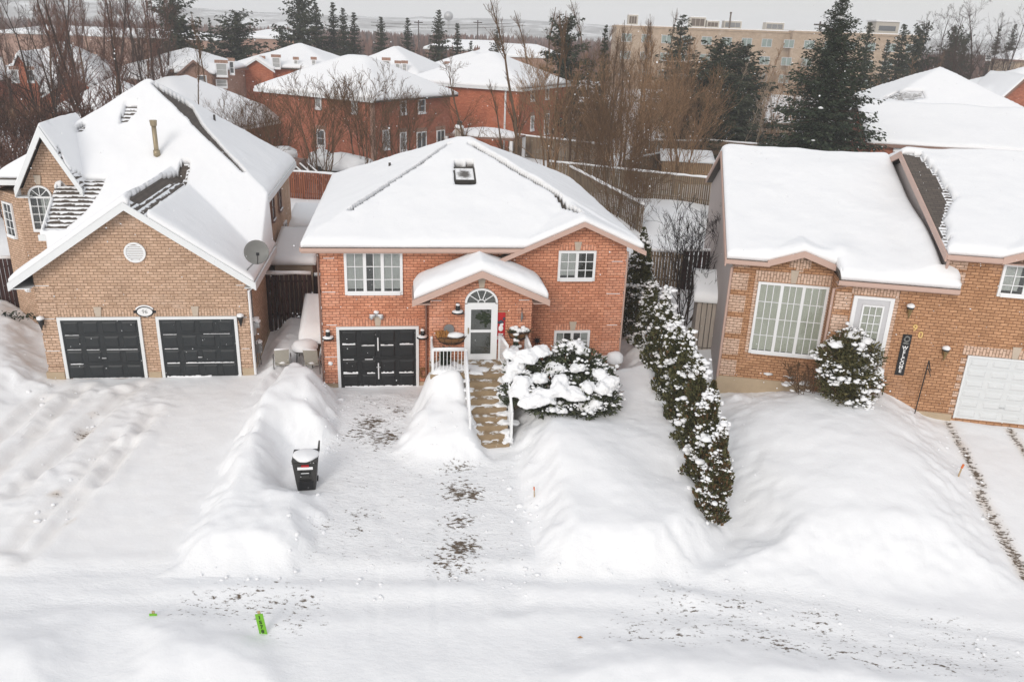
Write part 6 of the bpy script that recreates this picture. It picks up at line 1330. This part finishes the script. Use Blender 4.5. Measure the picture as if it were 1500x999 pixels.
# --- bare trees
LEFTG = 'bare trees of the dense stand at the upper left'; MIDG = 'brown bare trees and brush behind the middle yards'; RG = 'pale bare trees behind the big spruce'
A1 = bare_tree('slender dark bare tree in the dense stand at the upper left', 1, 14, .20, 'tall', ('trunk_dark', 'bark_maroon'), LEFTG, 20, 8, 4, tw=.011)
A2 = bare_tree('upright bare tree with reddish twigs in the dense stand at the upper left', 2, 14, .14, 'wisp', ('trunk_brown', 'bark_maroon'), LEFTG, 26, 8, 4, tw=.011)
A3 = bare_tree('branching bare tree in the dense stand at the upper left', 3, 13, .17, 'spread', ('trunk_dark', 'bark_dark'), LEFTG, 18, 8, 5, tw=.010)
la = {A1: 'slender dark bare tree in the dense stand at the upper left', A2: 'upright bare tree with reddish twigs in the dense stand at the upper left', A3: 'branching bare tree in the dense stand at the upper left'}
rt = random.Random(12)
for k in range(30):
    px = rt.uniform(-60, 232); D = rt.uniform(62, 128); top = rt.uniform(-55, 15) if px < 190 else rt.uniform(-10, 40); pr = rt.choice([A1, A2, A2, A3, A1])
    pxtree(pr, 14 if pr is not A3 else 13, px, top, D, la[pr], wide=rt.uniform(.8, 1.15))
for pr, px, top, D in ((A1, 118, -40, 50), (A3, 60, 30, 47), (A3, 20, -10, 52), (A1, 152, -30, 58), (A3, -20, 60, 45), (A1, 212, -25, 74), (A1, 225, -15, 78), (A2, 200, -20, 70)): pxtree(pr, 14 if pr is not A3 else 13, px, top, D, la[pr], wide=.85)
SH1 = bare_tree('tangled bare shrub below the dense stand at left', 7, 4, .05, 'shrub', ('trunk_dark', 'bark_maroon'), 'tangled bare shrubs behind the tan house', 7, 6, 3, tw=.010)
for px, top, D in ((60, 140, 48), (20, 160, 46), (90, 150, 52), (125, 150, 50), (-10, 130, 50), (150, 130, 58), (-5, 200, 44), (40, 190, 44)): pxtree(SH1, 4, px, top, D, 'tangled bare shrub below the dense stand at left', wide=1.3)
# single trees through the middle
B1 = bare_tree('spreading bare tree with dried leaves in front of the large red house, left one', 31, 8, .11, 'vase', ('trunk_brown', 'bark_brown'), 'bare trees by the red houses', 12, 6, 4, tw=.010)
for px, top, D, lb in ((465, 92, 55, 'multi-stemmed bare tree in front of the left wall of the large red house'), (530, 80, 57, 'multi-stemmed bare tree in front of the corner of the large red house'), (400, 110, 58, 'thin bare tree at the left end of the large red house'), (352, 128, 56, 'spindly bare tree over the broad snow roof behind the tan house'), (378, 150, 54, 'low bare tree just left of the large red house'), (585, 110, 59, 'bare tree overlapping the snowy roof of the large red house')): pxtree(B1, 8, px, top, D, lb, wide=1.0)
B2 = bare_tree('tall thin bare tree rising past the skyline in front of the bright red house', 33, 15, .22, 'wisp', ('trunk_brown', 'bark_brown'), 'bare trees by the red houses', 22, 6, 3, tw=.009)
for px, top, D, lb, wd in ((766, -18, 57, 'tall thin bare tree rising past the skyline in front of the bright red house', .8), (742, 110, 58, 'short straight bare trunk beside the snowy patio roof', .8), (296, 12, 72, 'thin bare tree in front of the pale rose house, left one', .7), (275, 50, 60, 'thin bare tree in front of the broad snow roof behind tan house', .6), (785, 10, 98, 'hazy bare tree just right of the tall thin one', 1.0), (805, 5, 104, 'pale hazy bare tree left of the bushy evergreen', 1.1), (880, 30, 120, 'faint bare tree in front of the end of the flat-roofed building', .9), (948, 18, 66, 'straight brown bare tree in front of the flat-roofed building', .8), (984, 5, 120, 'thin bare tree with tip above the flat roof', .6), (818, 5, 62, 'tall thin bare tree near the corner of the bright red house', .75), (846, 8, 66, 'tall thin bare tree right of the bright red house corner', .7), (905, 35, 64, 'tall thin bare tree before the left end of the flat-roofed building', .7), (924, 22, 70, 'slim bare tree crossing the left end of the flat-roofed building', .7), (1012, 40, 70, 'slim bare tree crossing the middle of the flat-roofed building', .7), (965, 12, 74, 'tall slim bare tree just left of the snow-flecked spruce', .65), (870, -5, 125, 'airy bare tree on the skyline left of the flat-roofed building', 1.0)): pxtree(B2, 15, px, top, D, lb, wide=wd)
B3 = bare_tree('leaning bare tree with arching boughs between the two red houses', 35, 9, .15, 'spread', ('trunk_brown', 'bark_brown'), 'bare trees by the red houses', 14, 6, 4, lean=-.35, tw=.010)
pxtree(B3, 9, 712, 88, 57, 'leaning bare tree with arching boughs between the two red houses', rz=.1)
O1 = bare_tree('orange-brown bare tree with dense upright twigs beside the back fence', 41, 9, .14, 'vase', ('trunk_orange', 'bark_orange'), MIDG, 14, 7, 4, tw=.010)
O2 = bare_tree('brown bare tree behind the middle yards', 42, 10, .13, 'spread', ('trunk_brown', 'bark_brown'), MIDG, 16, 7, 4, tw=.010)
O3 = bare_tree('upright orange-brown bare tree behind the middle yards', 43, 10, .10, 'wisp', ('trunk_orange', 'bark_orange'), MIDG, 15, 6, 3, tw=.011)
p = gz(990, 287, 1.5)
t = place(O1, p[0], p[1], 9, 8.4, 'orange-brown bare tree with dense upright twigs standing in the snow before the back fence')
lo_ = {O1: 'dense orange-brown bare tree in the brush behind the middle yards', O2: 'brown spreading bare tree in the brush behind the middle yards', O3: 'upright orange-brown bare tree in the brush behind the middle yards'}
for px, top, D in ((945, 40, 60), (930, 95, 64), (870, 140, 66), (960, 95, 70), (1000, 80, 74), (1020, 70, 82), (1060, 90, 84), (1090, 80, 90), (1110, 85, 95), (1135, 70, 100), (1030, 120, 72), (910, 90, 80), (865, 110, 84), (840, 130, 74), (1145, 110, 84), (1165, 80, 104), (1190, 70, 108), (1120, 120, 80), (1080, 130, 78), (845, 165, 64), (1290, 90, 100), (1310, 110, 96), (1345, 75, 105), (1380, 80, 112)):
    pr = rt.choice([O1, O2, O3, O3]); pxtree(pr, {O1: 9, O2: 10, O3: 10}[pr], px + rt.uniform(-6, 6), top + rt.uniform(-10, 10), D, lo_[pr], wide=rt.uniform(.8, 1.15))
for k in range(24):
    px = rt.uniform(800, 1200); D = rt.uniform(112, 160); pxtree(rt.choice([O1, O2, O3]), {}.get(0, 10), px, rt.uniform(48, 88), D, 'hazy bare tree in the far brush before the flat-roofed building', wide=rt.uniform(.9, 1.3))
for px, top, D in ((818, 60, 60), (856, 70, 63), (898, 60, 64), (922, 75, 58), (975, 40, 66), (1018, 85, 68), (850, 120, 70), (1040, 110, 66), (1100, 100, 88)):
    pr = rt.choice([O3, O3, O2, O1]); pxtree(pr, {O1: 9, O2: 10, O3: 10}[pr], px + rt.uniform(-5, 5), top, D, lo_[pr], wide=rt.uniform(.75, 1.0))
W1 = bare_tree('pale slim bare tree behind the tall grey fence, near the big spruce', 51, 9, .08, 'wisp', ('trunk_pale', 'bark_pale'), RG, 16, 6, 3, tw=.010)
for px, top, D in ((1062, 85, 78), (1085, 95, 80), (1108, 80, 84), (1128, 95, 80), (1118, 110, 76), (1098, 120, 74), (1140, 100, 86)): pxtree(W1, 9, px, top, D, 'pale slim bare tree behind the tall grey fence, near the big spruce', wide=.8)
for px, top, D in ((1420, 22, 100), (1448, 12, 96), (1370, 30, 110), (1465, 30, 108), (1490, 20, 118), (1395, 20, 116)): pxtree(A3, 13, px, top, D, 'hazy bare tree on the skyline at the upper right', wide=.9)['group'] = 'bare trees at the upper right'
M1 = bare_tree('many-stemmed brown bare shrub at the back corner of the middle house', 61, 6.5, .06, 'shrub', ('trunk_brown', 'bark_brown'), None, 10, 6, 4, tw=.010)
p = gz(893, 305, 1.4); place(M1, p[0], p[1] - 3, 6.5, 7.2, 'many-stemmed brown bare shrub at the back corner of the middle house', wide=.9); M1['group'] = 'bare shrubs by the side yard'
p = gz(862, 275, 1.5); place(M1, p[0], p[1] - 2, 6.5, 7.6, 'second many-stemmed brown bare shrub further left along the snow-topped fence', wide=.7)
p = gz(925, 330, 1.4); place(M1, p[0], p[1] - 1, 6.5, 4.0, 'low bare shrub with arching stems beside the roof corner of the middle house', wide=1.1)
K1 = bare_tree('black bare shrub with fanned twigs by the left wall of the right house', 71, 4.6, .06, 'shrub', ('trunk_dark', 'bark_black'), None, 9, 6, 4, tw=.007)
place(K1, 7.35, 33.2, 4.6, 5.0, wide=1.0, rz=.8)
K2 = bare_tree('tangle of bare snowy twigs under the bay window of the right house', 73, 1.5, .025, 'shrub', ('trunk_brown', 'bark_brown'), None, 6, 4, 3, tw=.008)
p = gz(1178, 575, 1.0); z = tz(p[0], p[1]); place(K2, p[0], p[1], 1.5, 1.0, z=z, wide=1.8)
rs = np.random.RandomState(3); blobs('snow_cover', np.stack([rs.normal(-.3, .5, 16), rs.normal(0, .25, 16), rs.uniform(.02, .34, 16)], 1), rs.uniform(.05, .14, 16), .5, K2, 4)
tw_ = thing('buried_shrub', 'evergreen twigs poking out of the snow bank at the far left edge', 'shrub', (0, 0, 0)); p = gz(12, 455, .9); tw_.location = (p[0], p[1], tz(p[0], p[1]))
rs = np.random.RandomState(8); C = np.stack([rs.normal(0, .55, 130), rs.normal(0, .12, 130), rs.uniform(-.05, .22, 130)], 1); leaves_mesh('foliage', C, rs.normal(size=(130, 3)) + [.6, -.3, .5], rs.uniform(.12, .25, 130), 'needles_spruce', tw_, .35)

# --- cedars in a row
def cedar(seed, H, W, rust=.0):
    rs = np.random.RandomState(seed); t = thing('cedar_tree', 'x', 'tree', (0, 0, -50), 0, 'row of cedars between the middle and right houses')
    MB().tube([(0, 0, -.4), (0, 0, H * .6), (0, 0, H * .97)], [.07, .05, .01], 6).build('trunk', 'trunk_brown', t)
    n = int(2600 * H); h = rs.rand(n) ** .9; prof = np.clip(np.minimum(1, (h + .10) / .22), 0, 1) ** .6 * (1 - h ** 1.6) ** .95 + .025
    a = rs.rand(n) * 6.283; lump = .8 + .22 * np.sin(a * 3 + h * 11 + seed) + .16 * np.sin(a * 5 - h * 23 + seed * 2); r = W / 2 * prof * lump * np.sqrt(rs.uniform(.30, 1.12, n))
    C = np.stack([np.cos(a) * r, np.sin(a) * r, h * H], 1); D = np.stack([np.cos(a) * .6, np.sin(a) * .6, np.full(n, .85)], 1) + rs.normal(size=(n, 3)) * .33
    S = rs.uniform(.08, .19, n); k = int(n * (1 - rust)); idx = rs.permutation(n)
    leaves_mesh('foliage', C[idx[:k]], D[idx[:k]], S[idx[:k]], 'needles_cedar', t, .5)
    if rust: leaves_mesh('browned_foliage', C[idx[k:]], D[idx[k:]], S[idx[k:]], 'needles_rust', t, .5)
    m = int(120 * H); h = rs.rand(m); a = rs.rand(m) * 6.283; prof = np.clip(np.minimum(1, (h + .10) / .22), 0, 1) ** .6 * (1 - h ** 1.6) ** .95 + .025; lump = .8 + .22 * np.sin(a * 3 + h * 11 + seed) + .16 * np.sin(a * 5 - h * 23 + seed * 2)
    r = W / 2 * prof * lump * rs.uniform(.82, 1.02, m); P = np.stack([np.cos(a) * r, np.sin(a) * r, h * H + .03], 1); R0 = rs.gamma(1.5, .034, m).clip(.02, .17)
    R0 = R0 * .85; keep = (np.sin(P[:, 0] * 6 + seed) + np.sin(P[:, 2] * 5 + P[:, 1] * 6) > -.7); P2, R2 = clumps(P[keep], R0[keep] * 1.15, seed, 9); blobs('snow_cover', P2, R2, .62, t, seed, 1)
    return t
for k, (x, y, ztop, W, lb) in enumerate(((5.6, 19.3, 2.7, 1.0, 'cedar nearest the street, browned and the shortest in the row, least snow'), (5.55, 20.6, 3.25, 1.15, 'second cedar from the street, brown-tinged with snow clumps'), (5.52, 22.1, 3.3, 1.25, 'third cedar from the street, thick with snow clumps'), (5.48, 23.8, 3.6, 1.3, 'fourth cedar from the street, beside the snowy lawn slope'), (5.42, 25.6, 3.4, 1.3, 'fifth cedar from the street, opposite the bay window'), (5.36, 27.5, 3.75, 1.35, 'sixth cedar from the street, near the corner of the middle house'), (5.2, 29.6, 3.4, 1.4, 'seventh cedar from the street, tucked by the side wall of the middle house'), (5.05, 31.9, 4.9, 1.9, 'tallest cedar at the far end of the row, pointed and dark'))):
    z = tz(x, y) - .1; c = cedar(60 + k, ztop - z, W, (.35, .22, .12, .05, .05, .04, 0, 0)[k]); c.location = (x, y, z); c['label'] = lb

# --- snow-laden bush in front of the middle house
def lobes_bush(t, lobes, n_per, mat, size, seed, snowp, spiky=.5):
    rs = np.random.RandomState(seed); Cs, Ds, Ss = [], [], []
    for (cx, cy, cz, rx, ry, rz) in lobes:
        n = int(n_per * (rx * ry * rz) ** (2 / 3) * 3); d = rs.normal(size=(n, 3)); d /= np.linalg.norm(d, axis=1)[:, None]; r = rs.uniform(.55, 1.12, n)[:, None]
        Cs.append(d * r * [rx, ry, rz] + [cx, cy, cz]); Ds.append(d + rs.normal(size=(n, 3)) * spiky + [0, 0, .25]); Ss.append(rs.uniform(.6, 1.3, n) * size)
    leaves_mesh('foliage', np.concatenate(Cs), np.concatenate(Ds), np.concatenate(Ss), mat, t, .34)
    st = []
    for (cx, cy, cz, rx, ry, rz) in lobes:
        for q in range(5): e = rs.normal(size=3) * [rx, ry, rz] * .5 + [cx, cy, cz]; st.append((np.array([0, 0, -.2]), e, .03, .01))
    segs_mesh('stems', st, 4, 'bark_brown', t)
    if snowp:
        m = MB()
        for k, (x, y, z, r, q, f) in enumerate(snowp): m.blob((x, y, z), (r, q, f), 3, .16, k + seed, -.35)
        if len(snowp) > 8: merge(m.build('snow_cover', 'snow_cap', t, True), .035, .15, .2, 1)
        else: m.build_each('snow_cover', 'snow_cap', t, True)
p = (1.75, 24.4); z = tz(*p)
t = thing('yew_bush', 'big spreading evergreen bush bowed under thick snow pillows in front of the middle house', 'bush', (p[0], p[1], z - .1))
def bpx(px, py, dep):   # a point of the bush in its own frame
    q = at(px, py, dep); return (q[0] - p[0], q[1] - p[1], q[2] - z + .1)
lob = []
for px, py, dep, r in ((765, 575, 23.9, .62), (800, 590, 23.6, .62), (845, 595, 23.7, .62), (880, 588, 24.0, .55), (800, 545, 24.6, .75), (845, 535, 25.0, .8), (835, 516, 25.1, .5), (870, 550, 24.7, .6), (888, 566, 24.2, .38), (770, 540, 24.6, .6), (855, 570, 24.0, .6)):
    q = bpx(px, py, dep); lob.append((*q, r * 1.16, r * 1.0, r * .70))
snw = []
for px, py, dep, r, q_, f in ((792, 584, 23.25, .48, .38, .32), (820, 574, 23.35, .36, .30, .26), (842, 580, 23.35, .34, .30, .26), (775, 590, 23.2, .30, .28, .26), (772, 524, 24.3, .42, .38, .26), (792, 516, 24.5, .34, .3, .22), (755, 540, 24.2, .34, .3, .24), (885, 570, 23.7, .30, .28, .26), (862, 568, 23.6, .26, .24, .22), (846, 510, 25.0, .28, .24, .22), (850, 515, 24.9, .22, .2, .16), (838, 506, 25.1, .2, .2, .15), (845, 540, 24.3, .26, .24, .16), (765, 560, 23.6, .28, .24, .22), (884, 556, 24.1, .24, .22, .18), (820, 600, 23.2, .22, .2, .16), (872, 590, 23.5, .2, .2, .15), (745, 555, 23.9, .2, .18, .16), (790, 555, 23.9, .32, .26, .2), (760, 575, 23.5, .36, .3, .26), (812, 540, 24.3, .34, .3, .2), (895, 560, 23.9, .26, .24, .2), (820, 560, 23.7, .3, .28, .24), (878, 548, 24.2, .24, .22, .16), (750, 520, 24.6, .3, .3, .2), (858, 598, 23.4, .28, .22, .18)):
    c = bpx(px, py, dep); snw.append((*c, r, q_, f))
lobes_bush(t, lob, 900, 'needles_yew', .20, 5, snw, .45)
rs = np.random.RandomState(4); Q = []
for l in lob:
    d = rs.normal(size=(34, 3)); d[:, 2] = abs(d[:, 2]); d[:, 1] -= .5; d /= np.linalg.norm(d, axis=1)[:, None]; Q.append(d * [l[3], l[4], l[5]] * 1.04 + l[:3])
Q = np.concatenate(Q); P2, R2 = clumps(Q, rs.gamma(2, .036, len(Q)).clip(.02, .17), 5, 6); blobs('snow_specks', P2, R2, .6, t, 5)
# --- rounded bush by the right house
p = at(1243, 550, 24.6); z = tz(p[0], p[1])
t = thing('rounded_bush', 'upright olive green bush dusted with snow beside the grey door of the right house', 'bush', (p[0], 24.6, z - .1)); p = (p[0], 24.6)
lob = []
for px, py, dep, r in ((1230, 560, 24.5, .75), (1262, 560, 24.5, .72), (1245, 585, 24.3, .62), (1225, 525, 24.7, .7), (1262, 522, 24.7, .72), (1245, 505, 24.9, .62), (1245, 545, 24.3, .8)):
    q = bpx(px, py, dep); lob.append((*q, r * .95, r * .9, r * .8))
snw = []
for px, py, dep, r, q_, f in ((1286, 545, 24.4, .2, .18, .18), (1250, 492, 24.9, .3, .25, .12), (1225, 505, 24.6, .25, .22, .12), (1270, 500, 24.6, .2, .2, .12)): snw.append((*bpx(px, py, dep), r, q_, f))
lobes_bush(t, lob, 1100, 'needles_olive', .15, 9, snw, .6)
Q = []
for l in lob:
    d = rs.normal(size=(45, 3)); d[:, 2] = abs(d[:, 2]) * .8 - .1; d[:, 1] -= .4; d /= np.linalg.norm(d, axis=1)[:, None]; Q.append(d * [l[3], l[4], l[5]] * 1.05 + l[:3])
Q = np.concatenate(Q); Q = Q[(np.sin(Q[:, 0] * 5) + np.sin(Q[:, 2] * 6 + 1)) > -.4]; P2, R2 = clumps(Q, rs.gamma(2, .036, len(Q)).clip(.02, .15), 6, 6); blobs('snow_specks', P2, R2, .6, t, 6)

# --- utility poles and a far water tower
for px, top, D, lb in ((613, 30, 260, 'far utility pole on the skyline left of the centre spruces'), (700, 30, 260, 'far utility pole on the skyline between the spruces'), (1202, 32, 190, 'utility pole with crossarm above the flat roof left of the big spruce tip')):
    q = at(px, top, D); t = thing('utility_pole', lb, 'pole', (q[0], D, 1.5)); MB().tube([(0, 0, 0), (0, 0, q[2] - 1.5)], .17, 6).build('pole', 'trunk_dark', t); MB().box(-1.3, 1.3, -.1, .1, q[2] - 2.3, q[2] - 2.0).build('crossarm', 'trunk_dark', t)
a, b = at(613, 33, 260), at(700, 33, 260)
for k, dz in enumerate((.0, -.9)):
    q = np.linspace(0, 1, 13); L_ = thing('overhead_wire', ('upper' if k == 0 else 'lower') + ' overhead wire strung between the far utility poles', 'wire', (a[0], 260, a[2] + dz)); MB().tube([((b[0] - a[0]) * (s * 2.6 - .8), 0, (b[2] - a[2]) * (s * 2.6 - .8) - 4 * .8 * s * (1 - s)) for s in q], .06, 4).build('cable', 'trunk_dark', L_)
q = at(657, 24, 420); t = thing('water_tower', 'hazy water tower ball on the skyline above the tall centre spruce', 'tower', (q[0], 420, 1.5)); MB().tube([(0, 0, 0), (0, 0, q[2] - 3)], .5, 8).build('column', 'pale_metal', t); MB().blob((0, 0, q[2] - 1.5), (2.2, 2.2, 2.1), 3, 0, 1).build('tank', 'pale_metal', t, True)
# far woods between the houses and the hills: one mass nobody could count
def far_woods():
    rs = np.random.RandomState(5); n = 60000; y = rs.uniform(205, 545, n); x = rs.uniform(-.72, .72, n) * y
    keep = fbm(x * .02, y * .03, 3, 3) > .40; x, y = x[keep], y[keep]; n = len(x); hgt = rs.uniform(2, 9, n) * (.6 + .6 * fbm(x * .05, y * .05, 9, 2))
    C = np.stack([x, y, 1.2 + hgt * .5], 1); D = np.stack([rs.normal(0, .12, n), rs.normal(0, .1, n), np.ones(n)], 1)
    stuff(leaves_mesh('far_woods', C, D, hgt, 'bark_maroon', None, .28), 'hazy far-off wood of bare trees below the hills', 'wood')
far_woods()
# brush filling the ground between the back yards
def brush():
    rs = np.random.RandomState(6); S = []
    for (px0, px1, d0, d1, n, h) in ((830, 1180, 76, 125, 750, 3.0), (-80, 235, 78, 125, 1500, 3.0), (1280, 1500, 95, 125, 900, 3.5), (240, 420, 100, 128, 500, 3.0)):
        px = rs.uniform(px0, px1, n); dd = rs.uniform(d0, d1, n)
        for a, dep in zip(px, dd):
            q = at(a, 80, dep); hh = h * rs.uniform(.4, 1.1)
            for _ in range(3):
                e = np.array([q[0] + rs.normal(0, .35) * hh * .4, dep + rs.normal(0, .3), 1.4 + hh * rs.uniform(.6, 1)]); S.append((np.array([q[0], dep, 1.2]), e, .022, .009))
    stuff(segs_mesh('brush', S, 3, 'bark_orange', None), 'tangled brown winter brush between the back yards', 'brush')
brush()
# falling snow
def flakes():
    rs = np.random.RandomState(2); n = 6500; y = rs.uniform(9, 60, n); x = rs.uniform(-.75, .75, n) * y; z = rs.uniform(.5, 16, n)
    r = rs.uniform(.005, .013, n); O = np.array([[1, 0, 0], [-1, 0, 0], [0, 1, 0], [0, -1, 0], [0, 0, 1], [0, 0, -1.]]); Fq = np.array([[0, 2, 4], [2, 1, 4], [1, 3, 4], [3, 0, 4], [2, 0, 5], [1, 2, 5], [3, 1, 5], [0, 3, 5]])
    V = O[None] * r[:, None, None] + np.stack([x, y, z], 1)[:, None]; stuff(mesh_np('falling_snow', V.reshape(-1, 3), (Fq[None] + (np.arange(n) * 6)[:, None, None]).reshape(-1, 3), 'snow_cap'), 'scattered snowflakes falling through the air', 'snowflakes')
flakes()

LATE()
# ================================================================== AIR, LIGHT, CAMERA
hz = bpy.data.materials.new('haze'); hz.use_nodes = True; nt = hz.node_tree; nt.nodes.remove(nt.nodes['Principled BSDF'])
pv = nt.nodes.new('ShaderNodeVolumePrincipled'); pv.inputs['Color'].default_value = (.93, .94, .95, 1); pv.inputs['Density'].default_value = .0007; nt.links.new(pv.outputs[0], nt.nodes['Material Output'].inputs['Volume']); MATS['haze'] = hz
stuff(MB().box(-1600, 1600, -70, 1900, -4, 60).build('haze', 'haze'), 'pale winter haze in the air', 'haze')

w = bpy.data.worlds.new('World'); SC.world = w; w.use_nodes = True; nt = w.node_tree; bg = nt.nodes['Background']
sky = nt.nodes.new('ShaderNodeTexSky'); sky.sky_type = 'NISHITA'; sky.sun_disc = False; sky.sun_elevation = R_(27); sky.sun_rotation = R_(199); sky.air_density = 1.2; sky.dust_density = 3; sky.altitude = 200
SKY_S = .10
mx = nt.nodes.new('ShaderNodeMix'); mx.data_type = 'RGBA'; mx.inputs[0].default_value = .72
nt.links.new(sky.outputs[0], mx.inputs[6]); mx.inputs[7].default_value = (8.95, 8.95, 9.05, 1)     # overcast cloud sheet
nt.links.new(mx.outputs[2], bg.inputs['Color']); bg.inputs['Strength'].default_value = SKY_S
sl = bpy.data.lights.new('sun', 'SUN'); sl.energy = 1.25; sl.angle = R_(22); sl.color = (1, .965, .92); so = bpy.data.objects.new('sun', sl); COL.objects.link(so)
az = R_(199); el = R_(27); dirv = Vector((math.sin(az) * math.cos(el), math.cos(az) * math.cos(el), math.sin(el)))
so.rotation_euler = dirv.to_track_quat('Z', 'Y').to_euler(); so.location = dirv * 50

cam = bpy.data.cameras.new('camera'); co = bpy.data.objects.new('camera', cam); COL.objects.link(co); SC.camera = co
cam.sensor_fit = 'HORIZONTAL'; cam.sensor_width = 36; cam.lens = 36 * F_PX / 1500; cam.clip_start = .1; cam.clip_end = 4000
M4 = Matrix([[*CAMR[0], 0], [*CAMR[1], 0], [*CAMR[2], CAM_H], [0, 0, 0, 1]]); co.matrix_world = M4
vs = SC.view_settings; SC.display_settings.display_device = 'sRGB'; vs.view_transform = 'Standard'; vs.look = 'None'; vs.exposure = 0.06; vs.gamma = 1; vs.use_curve_mapping = False
cy = SC.cycles; cy.max_bounces = 6; cy.diffuse_bounces = 3; cy.glossy_bounces = 2; cy.transmission_bounces = 2; cy.transparent_max_bounces = 12; cy.volume_bounces = 1
